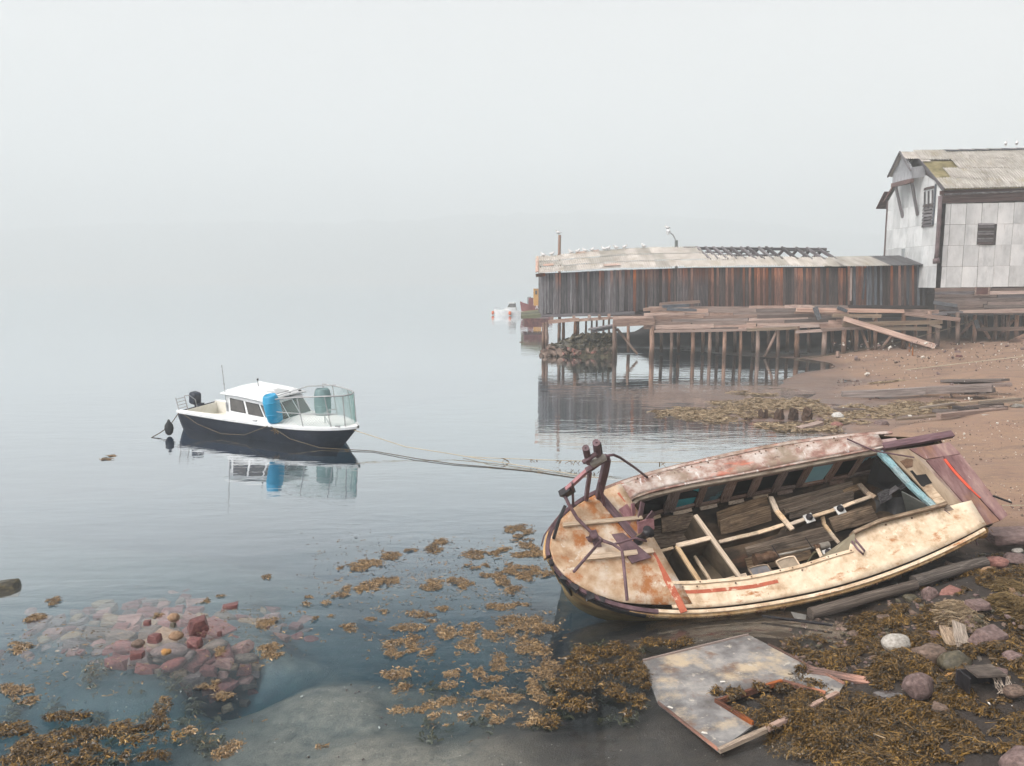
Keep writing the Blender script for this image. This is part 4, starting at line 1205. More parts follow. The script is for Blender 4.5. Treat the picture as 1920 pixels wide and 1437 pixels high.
m = MB().box(st + Vector((.06, .03, .2)), (.06, .17, .02)); m.build('bearing_cap', CREAM, wreck)
for px, py in ((1455, 1035), (1518, 1020)):
    m = MB().tube([wl_(px + 8, py + 12, -.6), wl_(px - 8, py - 12, -.5)], .008, 6); m.build('lever', BLACKIRON, wreck)
# two round-topped boards
def tomb(name, pix, z, mat, rim):
    p = [wl_(px, py, z) for px, py in pix]         # lower-left, upper-left, upper-right, lower-right
    ex, ey = (p[2] - p[1]), (p[1] - p[0])
    poly = [p[0], p[1] - ey * .12] + [p[1] + ex * (.5 - .5 * math.cos(a)) + ey * (.10 * math.sin(a) - .10) for a in np.linspace(.35, PI - .35, 9)] + [p[2] - ey * .12, p[3]]
    m = MB().slab(poly, (0, 0, 1), .03)
    o = m.build(name, mat, wreck)
    c = sum(poly, Vector()) / len(poly)
    m = MB()
    pts = [q + Vector((0, 0, .012)) for q in poly]
    for a, b in zip(pts, pts[1:]): m.beam(a, b, .018, .02)
    m.build('rim', rim, o)
tomb('loose_seat', [(1421, 1093), (1401, 1066), (1437, 1058), (1456, 1086)], -.22, surf('scuffed_grey_seat', [(0, (.12, .12, .13)), (1, (.24, .24, .25))], ns=3, rand=0, stains=[((.25, .17, .12), (1, 1, 1), 2, .56, .7)]), W_DRIFT)
tomb('loose_seat', [(1473, 1080), (1453, 1052), (1487, 1042), (1507, 1073)], -.22, surf('scuffed_tan_seat', [(0, (.19, .15, .11)), (1, (.40, .33, .25))], ns=4, rand=0, stains=[((.10, .06, .04), (1, 1, 1), 3, .6, .72)]), W_CREAM)

# aft end: blue beam, boarded aft deck, loose panels sliding off
pts = [wl_(1649, 848, .03), wl_(1676, 876, .03), wl_(1702, 905, .03), wl_(1733, 935, .03), wl_(1766, 961, .03)]
for a, b in zip(pts, pts[1:]): board(wreck, 'cross_beam', a, b + (b - a) * .02, .12, .06, wood('peeling_blue_beam', [(0, (.10, .09, .08)), (.4, (.20, .34, .38)), (.7, (.33, .48, .50)), (1, (.55, .52, .45))], rand=.1) if 'peeling_blue_beam' not in bpy.data.materials else bpy.data.materials['peeling_blue_beam'], normal=(0, 0, 1))
m = MB().slab([wl_(1690, 922, -.05), wl_(1764, 962, -.02), wl_(1735, 978, -.45), wl_(1705, 985, -.75)], (-1, 0, 0), .03)
m.build('after_bulkhead', surf('grey_green_bulkhead', [(0, (.07, .075, .068)), (1, (.15, .155, .14))], rand=0, ns=2), wreck)
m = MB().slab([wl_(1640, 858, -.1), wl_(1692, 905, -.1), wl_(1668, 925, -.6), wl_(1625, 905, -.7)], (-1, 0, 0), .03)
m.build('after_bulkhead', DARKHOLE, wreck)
for a, b, wd in (((1683, 912), (1700, 900), .18), ((1650, 935), (1695, 905), .08), ((1670, 925), (1648, 935), .2)):
    board(wreck, 'torn_board', wl_(*a, -.35), wl_(*b, -.3), wd, .02, W_GREY, normal=(-.5, -.5, .7))
rg = MB().grid([[wl_(1640 + 12 * i + 3 * math.sin(i * 2 + j), 936 + 9 * j + 5 * math.sin(i * 1.3 + j), -.45 - .05 * j + .04 * math.sin(i * 2.1)) for i in range(6)] for j in range(4)])
rg.build('torn_tarpaulin', surf('sooty_tarpaulin', [(0, (.015, .015, .017)), (1, (.06, .058, .056))], rand=0), wreck, smooth=True)
# loose rope inside
m = MB()
for k_ in range(5):
    m.tube([wl_(1672 + random.uniform(0, 32), 952 + random.uniform(0, 26), -.7) for _ in range(6)], .008, 5)
m.build('tangled_rope', W_DRIFT, wreck)
# boarded aft deck
def aboard(name, pix, mat, th=.03, z=.05):
    m = MB().slab([wl_(px, py, z) + Vector((0, 0, .0)) for px, py in pix], (0, 0, 1), th)
    return m.build(name, mat, wreck)
o = aboard('aft_deck', [(1660, 846), (1704, 841), (1806, 948), (1766, 952)], TANBOARD)
o = aboard('aft_deck', [(1704, 841), (1735, 837), (1838, 985), (1806, 948)], surf('pale_stained_board', [(0, (.18, .14, .11)), (.5, (.32, .26, .21)), (1, (.45, .38, .31))], (1.6, .5, 1), 2, rand=0, stains=[((.17, .08, .08), (1, .6, 1), 1.2, .55, .7)]), z=.046)
aboard('loose_panel', [(1706, 842), (1780, 829), (1801, 851), (1736, 861)], AFTDECK, z=.078)
aboard('loose_panel', [(1737, 863), (1768, 857), (1841, 941), (1874, 977), (1846, 986)], AFTDECK, z=.078)
aboard('loose_panel', [(1770, 856), (1802, 852), (1834, 893), (1890, 966), (1876, 976), (1843, 940)], AFTDECK, z=.082)
m = MB()
for a, b in zip([(1771, 861), (1784, 878), (1800, 896), (1820, 917)], [(1784, 878), (1800, 896), (1820, 917), (1838, 934)]): m.beam(wl_(*a, .095), wl_(*b, .095), .05 if a[0] < 1815 else .025, .012)
m.build('red_stripe', surf('bright_red_paint', [(0, (.50, .06, .035)), (1, (.62, .11, .06))], rand=0), wreck)
o = aboard('hatch_hole_patch', [(1713, 892), (1736, 889), (1748, 906), (1728, 912)], DARKHOLE, .01, .056)  # dark plates laid on the deck, painted as shaded holes
o = aboard('hatch_hole_patch', [(1706, 883), (1711, 882), (1742, 919), (1736, 920)], DARKHOLE, .01, .055)
o = aboard('hatch_cover', [(1728, 914), (1746, 909), (1773, 940), (1757, 946)], W_CREAM, .03, .07)
o = aboard('rust_patch', [(1688, 865), (1700, 860), (1712, 862), (1711, 875), (1700, 878)], RUSTM, .02, .065)
# iron bar, stay rod, stub
board(wreck, 'deck_beam', wl_(1655, 838, .10), wl_(1786, 814, .10), .13, .09, PURPLE, normal=(0, 0, 1))
aboard('top_board', [(1679, 825), (1770, 808), (1784, 812), (1690, 832)], TANBOARD, .03, .06)
aboard('top_board', [(1620, 829), (1679, 821), (1690, 832), (1640, 838)], surf('dull_pink_board', [(0, (.22, .12, .12)), (1, (.42, .33, .31))], ns=3, rand=0), .03, .05)
m = MB().tube([wl_(1588, 823, .16), wl_(1640, 846, .14), wl_(1714, 858, .12)], .016, 6); m.build('stay_rod', PURPLE, wreck)
m = MB().tube([wl_(1862, 930, .1), wl_(1897, 943, .1)], .02, 6); m.build('iron_pin', BLACKIRON, wreck)
m = MB().tube([wl_(1770, 956, .15), wl_(1790, 972, .14), wl_(1815, 992, .06), wl_(1828, 1008, -.1), wl_(1832, 1022, -.3)], .012, 6); m.build('trailing_cable', PURPLE, wreck)
board(wreck, 'coaming', wl_(1768, 958, .09), wl_(1812, 948, .09), .1, .14, W_DRIFT, normal=(0, 0, 1))
MB().lathe([(.02, -.1), (.10, -.08), (.13, .0), (.10, .08), (.03, .1)], 12, Matrix.Translation(wl_(1838, 997, -.1))).build('stern_fitting', surf('ochre_stern_iron', [(0, (.10, .05, .02)), (1, (.34, .2, .07))], ns=4, rand=0), wreck, smooth=True)

# rub rails along both gunwales (broken away aft), iron band round the bow
def rail(name, sg, x0, x1, mat, hgt=.11, out=.035, dz=-.03, n=30, wd=.06):
    m = MB()
    pts = []
    for x in np.linspace(x0 ** .5, x1 ** .5, n) ** 2:
        e = .01
        t_ = Vector((2 * e, sg * (wb_(x + e) - wb_(max(x - e, 0))), 0)).normalized()
        nrm = Vector((sg * t_.y * -1 * 1, 0, 0)) if False else Vector((-sg * t_.y * sg, t_.x * sg, 0)).normalized()
        pts.append(wp(x, sg * wb_(x), dz) + nrm * out)
    rows = []
    for i, p in enumerate(pts):
        d = (pts[min(i + 1, len(pts) - 1)] - pts[max(i - 1, 0)]).normalized()
        r = d.cross(Vector((0, 0, 1))).normalized()
        rows.append([p + r * a * wd / 2 + Vector((0, 0, b * hgt / 2)) for a, b in ((-1, -1), (1, -1), (1, 1), (-1, 1))])
    m.grid(rows, close=True)
    k = len(rows) - 1
    m.f += [(3, 2, 1, 0), tuple(range(k * 4, k * 4 + 4))]; m.m += [0, 0]
    return m.build(name, mat, wreck)
OCHRE = surf('ochre_rub_rail', [(0, (.22, .11, .045)), (.5, (.47, .30, .14)), (1, (.62, .46, .28))], (3, 1, 1), 2, bump=.4, rand=0, stains=[((.09, .045, .025), (2, 1, 1), 3, .60, .70)])
rail('rub_rail', -1, 1.0, 7.5, OCHRE, .09, .05, -.06)
rail('rub_rail', -1, 1.4, 7.45, CREAM, .05, .02, .03, wd=.05)
rail('rub_rail', 1, .9, 6.8, W_PALE, .09, .04, -.05)
rail('rub_rail', 1, 1.5, 6.9, PINKDECK, .04, .0, .035, wd=.05)
rail('bow_band', -1, .0001, 1.45, PURPLE, .17, .03, -.03)
rail('bow_band', 1, .0001, 1.2, PURPLE, .17, .03, -.03)
rail('bow_band', 1, .0001, .35, OCHRE, .1, .06, -.10)
rail('bow_band', -1, .0001, 1.25, BLACKIRON, .12, .07, -.08)
m = MB()
for k_, (x, y) in enumerate(((.02, -.1), (.12, -.38), (.25, -.55), (.45, -.72), (.62, -.80))):
    m.box(wp(x, y, .02), (.12, .10, .10), Matrix.Rotation(k_, 3, 'Z'), jit=.02)
m.build('torn_bow_iron', BLACKIRON, wreck)
# stem plate
s0 = hull_section(.01)
m = MB().slab([wp(.0, -.22, -.1), wp(.16, -.5, -.1), wp(.30, -.42, -.75), wp(.2, -.12, -.72)], (-1, -.6, 0), .04)
m.build('stem_plate', BLACKIRON, wreck)
m = MB()
stem = [(-.01 + .35 * k_ * .0 + .30 * (k_ / 5), 0, .5 - k_ * .23) for k_ in range(6)]
m.tube([Vector(p) for p in stem], .05, 8)
m.build('stem', HULLP, wreck)

# foredeck fittings
wtop('deck_batten', wp(.33, .47, .11), wp(1.72, .42, .11), .07, .07, W_CREAM)
wtop('deck_batten', wp(.48, -.14, .12), wp(1.70, -.19, .12), .085, .09, W_CREAM)
m = MB().box(wp(.72, .17, .085), (.30, .30, .03)); o = m.build('bollard', PURPLE, wreck)
m = MB().lathe([(.055, .0), (.055, .14), (.07, .15), (.07, .18), (.04, .19)], 12, Matrix.Translation(wp(.72, .17, .10)) @ Matrix.Rotation(.25, 4, 'Y'))
m.tube([wp(.64, .17, .2), wp(.82, .17, .2)], .018, 8)
m.build('bollard_post', PURPLE, o, smooth=False)
aboard('partner_plate', [(1147, 1002), (1168, 999), (1222, 1045), (1185, 1056)], PURPLE, .03, ws_(1.1) + .115)
m = MB().lathe([(.11, .0), (.07, .08), (.06, .22), (.08, .34), (.11, .38)], 12, Matrix.Translation(wp(1.50, .03, .05)) @ Matrix.Rotation(.4, 4, 'Y'))
m.build('winch_drum', BLACKIRON, wreck, smooth=True)
board(wreck, 'deck_strap', wlv(1127, 905, .95) if False else wp(1.12, .98, .10), wp(1.47, .10, .14), .13, .025, PURPLE, normal=(0, 0, 1))
# fan of iron plates behind the foredeck
for k_, (a, b, wd) in enumerate((((1168, 950), (1194, 992), .24), ((1186, 944), (1190, 980), .10), ((1205, 942), (1196, 992), .12), ((1226, 960), (1200, 994), .12), ((1196, 990), (1226, 982), .20))):
    board(wreck, 'winch_plate', wl_(*a, .42), wl_(*b, .27), wd, .02, PINKIRON if k_ in (0, 1, 4) else PURPLE, normal=(.6, -.6, .6))
# gallows over the bow
gb = lambda px, py, v: wlv(px, py, v)
p1, p1t = gb(1121, 936, .92), gb(1139, 860, .92)
p2, p2t = gb(1098, 942, .90), gb(1106, 884, .90)
p3, p3t = gb(1075, 957, .84), gb(1073, 905, .84)
board(wreck, 'gallows_post', p1, p1t, .11, .09, PURPLE, normal=(0, -1, 0))
board(wreck, 'gallows_post', p2, p2t, .06, .06, PURPLE, normal=(0, -1, 0))
board(wreck, 'gallows_post', p3, p3t, .035, .035, PURPLE, normal=(0, -1, 0))
board(wreck, 'gallows_post', gb(1124, 902, .92), gb(1133, 947, .75), .05, .05, PURPLE, normal=(0, -1, 0))
board(wreck, 'gallows_arm', gb(1059, 921, .88), gb(1106, 878, .92), .07, .06, PINKIRON, normal=(0, -1, 0))
board(wreck, 'gallows_arm', gb(1100, 883, .90), gb(1139, 856, .92), .07, .08, PURPLE, normal=(0, -1, 0))
m = MB().box(gb(1063, 922, .87), (.22, .10, .16), Matrix.Rotation(-.8, 3, 'Y')); m.build('gallows_block', BLACKIRON, wreck)
m = MB().tube([gb(1110, 871, .88), gb(1134, 857, .88)], .06, 12); m.build('fairlead_roller', STEEL, wreck, smooth=True)
for x0, y0, x1, y1, r_ in ((1104, 867, 1098, 840, .055), (1121, 853, 1118, 830, .06), (1127, 853, 1124, 832, .03)):
    m = MB().tube([gb(x0, y0, .95), gb(x1, y1, .95)], r_, 10)
    m.tube([gb(x1, y1, .95), gb(x1 - .2, y1 - 2, .95)], .012, 6)
    m.build('bitt', PURPLE if r_ > .04 else BLACKIRON, wreck)
m = MB().tube([gb(1094, 867, .9), gb(1120, 850, .9)], .04, 8); m.build('bitt_bar', PURPLE, wreck)
arch = [gb(1138, 855, .92), gb(1150, 853, .95), gb(1162, 858, 1.0), gb(1190, 877, 1.1), gb(1218, 899, 1.2)]
m = MB().tube(arch, .022, 8); m.build('gallows_tube', PURPLE, wreck, smooth=True)
arch = [gb(1057, 926, .86), gb(1066, 945, .72), gb(1082, 972, .50), gb(1105, 995, .28), gb(1130, 1014, .06), gb(1150, 1021, -.1), gb(1166, 1032, -.25), gb(1168, 1044, -.4), gb(1172, 1085, -.8), gb(1176, 1126, -1.12)]
m = MB().tube(arch, [.030] * 5 + [.026] * 5, 8); m.build('gallows_tube', PURPLE, wreck, smooth=True)
m = MB().tube([gb(1128, 1013, .06), gb(1076, 1072, -.52)], .024, 8); m.build('gallows_tube', PURPLE, wreck, smooth=True)
m = MB().tube([gb(1150, 1021, -.1), gb(1175, 1014, -.05), gb(1190, 1009, -.05), gb(1212, 1015, -.1)], .02, 8); m.build('gallows_tube', PURPLE, wreck, smooth=True)
m = MB().tube([gb(1038, 1010, .25), gb(1048, 975, .42), gb(1060, 948, .58)], .028, 6); m.build('bow_pin', BLACKIRON, wreck)
m = MB().tube([gb(1052, 962, .6), gb(1030, 990, .5), gb(1020, 1005, .45), gb(1015, 1024, .35)], .012, 6); m.build('loose_wire', PURPLE, wreck)
# nails and bolts along the rails
rn = random.Random(5)
m = MB()
for k_ in range(46):
    x = rn.uniform(1.3, 7.6)
    c = wp(x, -wb_(x) - .06, -.05 + rn.uniform(-.03, .03))
    m.tube([c, c + Vector((rn.uniform(-.03, .03), -.05, rn.uniform(-.06, .02)))], .008, 5)
for k_ in range(70):
    x = rn.uniform(1.8, 6.4)
    c = wp(x, (near_in(x) + rn.choice((.02, -.05))) if rn.random() < .5 else wb_(x) * rn.uniform(.9, .97), .10 if rn.random() < .4 else .055)
    m.box(c, (.022, .022, .02))
o = m.build('bolt_heads', RUSTM, wreck); o['kind'] = 'stuff'

# ------------------------------------------------------------------ white motor boat
BO = Vector((-11.45, 28.5, 0.0))
boat = empty('motor_boat', BO, 'white motor boat with black hull moored in the bay, cabin amidships and railed foredeck', 'boat', rot=(.085, 0, -.507))
boat['rotated'] = 1
WHITE = surf('white_gelcoat', [(0, (.62, .64, .65)), (.6, (.76, .78, .79)), (1, (.82, .83, .83))], ns=1.5, bump=.03, rand=0, rough=.35, spec=.5, stains=[((.55, .53, .45), (1, 1, 1), 1.2, .62, .8)])
NAVY = surf('dull_black_hull', [(0, (.010, .014, .024)), (1, (.024, .031, .048))], ns=2, bump=.05, rand=0, rough=.45, spec=.25, stains=[((.06, .07, .08), (.3, 1, 3), 4, .62, .74)])
GLASS = surf('dark_tinted_glass', [(0, (.045, .042, .04)), (1, (.13, .12, .11))], ns=1.2, bump=0, rand=.25, rough=.08, spec=.7)
RUBBER = surf('black_rubber_seal', [(0, (.02, .022, .025)), (1, (.04, .042, .045))], rand=0)
TUBE = surf('grey_steel_tube', [(0, (.26, .27, .28)), (1, (.40, .41, .42))], ns=4, rand=.1, rough=.35, spec=.6)
LB = 7.5
def bb(x):
    u = x / LB
    return 1.0 * (.90 + .10 * min(1, u / .3)) * max(0.0, 1 - max(0, (u - .60) / .40) ** 2.4) ** .75
def bz(x): return .74 - .10 * (x / LB)
def bsec(x):
    b, z = max(bb(x), .02), bz(x)
    out = []
    for q in np.linspace(-1, 1, 17):
        a = abs(q)
        sg = -1 if q < 0 else 1
        k = 1 - a
        y = b * (1 - .42 * k ** 1.5 - .58 * k ** 4)
        zz = z - (z + .35) * min(1, k * 1.5) if k < .66 else -.35 - .12 * (k - .66) / .34
        rk = -1.0 * max(0, (x / LB - .82) / .18) * min(1, (z - zz) / 1.0) + .10 * max(0, (.06 - x / LB) / .06) * min(1, (z - zz))
        out.append(Vector((x + rk, sg * y, zz)))
    return out
bx_ = [0, .15, .4, .9, 1.6, 2.4, 3.2, 4.0, 4.6, 5.2, 5.7, 6.1, 6.5, 6.8, 7.05, 7.25, 7.38, 7.46, 7.5]
m = MB().grid([bsec(x) for x in bx_])
m.f.append(tuple(range(16, -1, -1))); m.m.append(0)
bh = m.build('hull', NAVY, boat, smooth=True)
m = MB()
for sg in (-1, 1):
    rows = []
    for x in bx_:
        b = max(bb(x), .02)
        rows.append([Vector((x, sg * (b + .03), bz(x) - .05)), Vector((x, sg * (b + .04), bz(x) + .03)), Vector((x, sg * max(b - .12, .0), bz(x) + .05)), Vector((x, sg * max(b - .12, 0), bz(x) - .05))])
    m.grid(rows, close=True)
m.build('gunwale', WHITE, boat)
rows = []
for x in [v for v in bx_ if v >= 3.9] :
    b = max(bb(x) - .08, .0)
    rows.append([Vector((x, b * k, bz(x) + .03 + .05 * (1 - k * k))) for k in (-1, -.6, -.2, .2, .6, 1)])
GRIP = surf('speckled_non_slip_deck', [(0, (.60, .60, .58)), (1, (.78, .79, .79))], ns=9, bump=.2, rand=0, stains=[((.35, .33, .30), (1, 1, 1), 9, .62, .7)])
MB().grid(rows).build('foredeck', GRIP, boat, smooth=True)
# side decks beside the cabin, cockpit well aft
m = MB()
for sg in (-1, 1):
    m.grid([[Vector((x, sg * (bb(x) - .08), bz(x) + .03)), Vector((x, sg * .74, bz(x) + .03))] for x in np.linspace(.1, 4.0, 10)])
m.build('side_deck', WHITE, boat)
m = MB()
m.box((1.25, 0, .30), (2.4, 1.5, .04))
for sg in (-1, 1): m.box((1.25, sg * .74, .53), (2.4, .03, .46))
m.box((.12, 0, .50), (.05, 1.45, .45))
m.build('cockpit', surf('cream_cockpit', [(0, (.58, .56, .48)), (1, (.72, .71, .66))], rand=0), boat)
# cabin
def cabin_side(sg):
    return [Vector((2.45, sg * .84, .76)), Vector((4.85, sg * .84, .66)), Vector((4.40, sg * .80, 1.34)), Vector((2.50, sg * .80, 1.52))]
m = MB()
n_, f_ = cabin_side(-1), cabin_side(1)
m.add(n_ + f_, [(0, 1, 2, 3), (7, 6, 5, 4), (1, 5, 6, 2), (4, 0, 3, 7), (3, 2, 6, 7)])
m.build('cabin', WHITE, boat)
rows = []
for x, z in ((2.38, 1.54), (3.2, 1.51), (4.0, 1.44), (4.5, 1.36)):
    rows.append([Vector((x, y, z + .07 * (1 - (y / .92) ** 2))) for y in (-.92, -.88, -.5, 0, .5, .88, .92)])
o = MB().grid(rows).build('cabin_roof', WHITE, boat, smooth=True); add_mod(o, 'SOLIDIFY', thickness=.05, offset=-1)
m = MB()
for sg in (-1, 1): m.tube([Vector((2.5, sg * .70, 1.66)), Vector((4.2, sg * .70, 1.53))], .018, 6)
for x in (2.6, 3.1, 3.6, 4.1):
    for sg in (-1, 1): m.tube([Vector((x, sg * .70, 1.50)), Vector((x, sg * .70, 1.655 - (x - 2.5) * .076))], .012, 5)
m.build('roof_rail', WHITE, boat)
m = MB().box((4.0, .1, 1.545), (.5, .55, .03), Matrix.Rotation(.07, 3, 'Y')); m.build('roof_hatch', TUBE, boat)
def pane(corners, seal=.035):
    c = sum(corners, Vector()) / 4
    n = (corners[1] - corners[0]).cross(corners[3] - corners[0]).normalized()
    m = MB().slab([p + n * .012 for p in corners], n, .02)
    o = m.build('window', RUBBER, boat)
    m = MB().slab([p + (c - p).normalized() * seal + n * .018 for p in corners], n, .015)
    m.build('pane', GLASS, o)
def onside(sg, u0, u1, v0, v1):
    q = cabin_side(sg)
    g = lambda u, v: q[0].lerp(q[1], u).lerp(q[3].lerp(q[2], u), v)
    p = [g(u0, v0), g(u1, v0), g(u1, v1), g(u0, v1)]
    return p if sg < 0 else [p[1], p[0], p[3], p[2]]
for sg in (-1, 1):
    pane(onside(sg, .10, .42, .30, .88)); pane(onside(sg, .47, .78, .28, .87))
    q = onside(sg, .82, .96, .28, .86); pane(q)
def onfront(u0, u1, v0, v1):
    a, b, c, d = n_[1], f_[1], f_[2], n_[2]
    g = lambda u, v: a.lerp(b, u).lerp(d.lerp(c, u), v)
    return [g(u0, v0), g(u1, v0), g(u1, v1), g(u0, v1)]
pane(onfront(.04, .34, .16, .88)); pane(onfront(.37, .65, .16, .88)); pane(onfront(.68, .96, .16, .88))
for y in (-.7, .25, .72):
    m = MB().lathe([(.02, 0), (.05, .02), (.06, .06), (.05, .08)], 10, Matrix.Translation((4.36, y, 1.44)) @ Matrix.Rotation(PI / 2, 4, 'Y')); m.build('deck_lamp', RUBBER, boat, smooth=True)
m = MB().tube([(2.55, -.86, .95), (2.55, -.86, 1.25)], .03, 8)
m.tube([(2.55, -.86, 1.2), (2.55, -.87, 2.55)], .012, 6)
m.tube([(2.55, -.868, 1.85), (2.55, -.868, 1.93)], .022, 6)
m.build('antenna', TUBE, boat)
m = MB().tube([(3.0, .2, 1.55), (3.0, .2, 1.85)], .012, 6); m.tube([(3.0, .2, 1.83), (3.0, .2, 1.9)], .03, 8); m.build('mast_light', RUBBER, boat)
# outboard motor on the transom
om = MB().box((-.28, .15, .98), (.36, .34, .46), Matrix.Rotation(.18, 3, 'Y'))
o = om.build('outboard_motor', NAVY, boat); add_mod(o, 'BEVEL', width=.09, segments=3)
m = MB().box((-.22, .15, .55), (.16, .14, .5), Matrix.Rotation(.12, 3, 'Y')); m.box((-.05, .15, .72), (.24, .20, .16)); m.build('outboard_leg', NAVY, boat)
# stern ladder and rail
m = MB()
for y in (-.86, -.5): m.tube([(.08, y, .72), (-.02, y, 1.22)], .02, 6)
for k_ in range(4): m.tube([(.06 - .025 * k_, -.86, .84 + .11 * k_), (.06 - .025 * k_, -.5, .84 + .11 * k_)], .014, 6)
m.build('stern_ladder', TUBE, boat)
m = MB().tube([(-.02, -.5, 1.22), (.0, -.3, 1.2), (.06, -.12, 1.0), (.08, -.1, .72)], .018, 6); m.build('stern_rail', TUBE, boat, smooth=True)
# rail and net round the foredeck
def railpt(x, sg, h):
    return Vector((x, sg * max(bb(x) - .06, .0), bz(x) + .05 + h))
loop = [(4.55, -1), (5.2, -1), (5.8, -1), (6.3, -1), (6.7, -1), (7.0, -1), (7.2, -1), (7.33, 0), (7.2, 1), (7.0, 1), (6.7, 1), (6.3, 1), (5.8, 1), (5.3, 1)]
HR = [.75, .88, .95, .98, 1.0, 1.0, 1.0, 1.0, 1.0, 1.0, 1.0, 1.0, 1.0, 1.0]
m = MB().tube([railpt(x, s, h) for (x, s), h in zip(loop, HR)], .024, 8); m.build('bow_rail', TUBE, boat, smooth=True)
for (x, s), h in list(zip(loop, HR))[::2] + [(loop[-1], 1.0)]:
    m = MB().tube([railpt(x + (.12 if x < 7 else 0), s, 0), railpt(x, s, h)], .017, 6); m.build('stanchion', TUBE, boat)
m = MB().tube([railpt(x, s, .42) for x, s in loop[:6]], .014, 6); m.build('lower_rail', TUBE, boat, smooth=True)
m = MB().tube([(4.4, -.5, 1.5), (5.2, .3, 1.75), (5.9, .9, 1.72)], .02, 6); m.build('awning_pole', TUBE, boat)
m = MB().tube([(6.35, -.25, .72), (6.3, -.2, 1.05), (6.4, .0, 1.12), (6.55, .1, 1.12)], .018, 6); m.tube([(6.35, -.25, .95), (6.6, -.3, .7)], .014, 6); m.build('deck_frame', TUBE, boat)
m = MB().tube([(4.9, .3, .80), (5.8, .6, .80)], .02, 6); m.build('boat_hook', TUBE, boat)
# net: knotted mesh as thin strands between deck and rail
net = MB()
L2 = [(x, s, h) for (x, s), h in zip(loop, HR)]
P0 = [railpt(x, s, .02) for x, s, h in L2]; P1 = [railpt(x, s, h) for x, s, h in L2]
def onloop(Pl, t_):
    k = min(int(t_), len(Pl) - 2)
    return Pl[k].lerp(Pl[k + 1], t_ - k)
for k_ in range(66):
    for dr in (-1, 1):
        t_ = k_ / 5.0
        t2 = t_ + dr * 2.0
        if 0 <= t2 <= len(L2) - 1.001 and t_ <= len(L2) - 1.001:
            net.tube([onloop(P0, t_), onloop(P0, (t_ + t2) / 2).lerp(onloop(P1, (t_ + t2) / 2), .5), onloop(P1, t2)], .0045, 3, cap=False)
net.build('safety_net', surf('pale_green_twine', [(0, (.20, .36, .34)), (1, (.32, .48, .46))], rand=0), boat)
for x in (3.9, 7.0):
    m = MB().box(railpt(x, -1, .02), (.16, .06, .05)); m.build('cleat', TUBE, boat)

# barrels standing on its foredeck
def barrel(name, px, py, zdeck, hgt, rad, tilt, mat, label, hoops, lid):
    p = G(px, py, zdeck)
    r_ = empty(name, p, label, 'barrel', rot=tilt)
    m = MB().lathe([(rad * .82, 0), (rad * .93, .04), (rad * 1.0, hgt * .3), (rad * 1.01, hgt * .5), (rad * 1.0, hgt * .72), (rad * .90, hgt * .92), (rad * .78, hgt * .97), (rad * .74, hgt), (rad * .70, hgt), (rad * .68, hgt - .02)], 20)
    m.build('barrel_body', mat, r_, smooth=True)
    for h in hoops:
        MB().lathe([(rad * 1.0, h - .02), (rad * 1.035, h - .01), (rad * 1.035, h + .01), (rad * 1.0, h + .02)], 20).build('barrel_hoop', mat, r_, smooth=True)
    if lid: MB().lathe([(rad * .66, hgt - .04), (rad * .1, hgt - .04)], 20).build('barrel_lid', lid, r_)
    return r_
BLUEP = surf('bright_blue_plastic', [(0, (.004, .22, .42)), (1, (.012, .31, .52))], ns=2, bump=.05, rand=0, rough=.4, spec=.5)
GREENP = surf('faded_green_plastic', [(0, (.11, .175, .185)), (1, (.17, .25, .255))], ns=2, bump=.05, rand=0, rough=.5, stains=[((.09, .12, .125), (1, 1, .6), 1.6, .5, .7)])
barrel('barrel', 517, 790, .70, .92, .265, (.22, -.12, 0), BLUEP, 'bright blue plastic barrel leaning on the foredeck rail by the cabin', (.3, .7), BLUEP)
barrel('barrel', 606, 779, .74, .92, .28, (.04, 0, 0), GREENP, 'grey green plastic barrel standing open near the bow', (.34, .68), NAVY)
# ------------------------------------------------------------------ rocks
def rockmat(name, a, b, c, wet=False, **k):
    return surf(name, [(0, a), (.5, b), (1, c)], ns=3.2, bump=.45, bd=.02, rand=.12, rough=.45 if wet else .8, spec=.4,
                stains=[(tuple(x * .45 for x in a), (1, 1, 1), 2.2, .58, .8)], **k)
R_RED = rockmat('red_stone', (.085, .020, .018), (.165, .048, .042), (.24, .085, .072))
R_DRED = rockmat('wet_dark_red_stone', (.05, .016, .017), (.115, .038, .036), (.19, .075, .066), True)
R_TAN = rockmat('tan_stone', (.13, .072, .04), (.235, .145, .085), (.33, .225, .145))
R_MAUVE = rockmat('mauve_stone', (.065, .042, .039), (.135, .09, .083), (.22, .16, .148))
R_BROWN = rockmat('brown_stone', (.05, .034, .026), (.125, .085, .065), (.20, .145, .115))
R_GREY = rockmat('pale_grey_stone', (.18, .165, .145), (.31, .29, .26), (.43, .41, .38))
R_OLIVE = rockmat('olive_dark_stone', (.025, .022, .014), (.065, .056, .035), (.12, .10, .065), True)
R_SALMON = rockmat('salmon_stone', (.14, .06, .05), (.245, .115, .095), (.33, .18, .15))
R_ORANGE = rockmat('orange_stone', (.20, .09, .025), (.34, .17, .05), (.44, .26, .10))
R_BLACK = rockmat('weedy_black_stone', (.012, .011, .008), (.035, .03, .018), (.09, .07, .03), True)
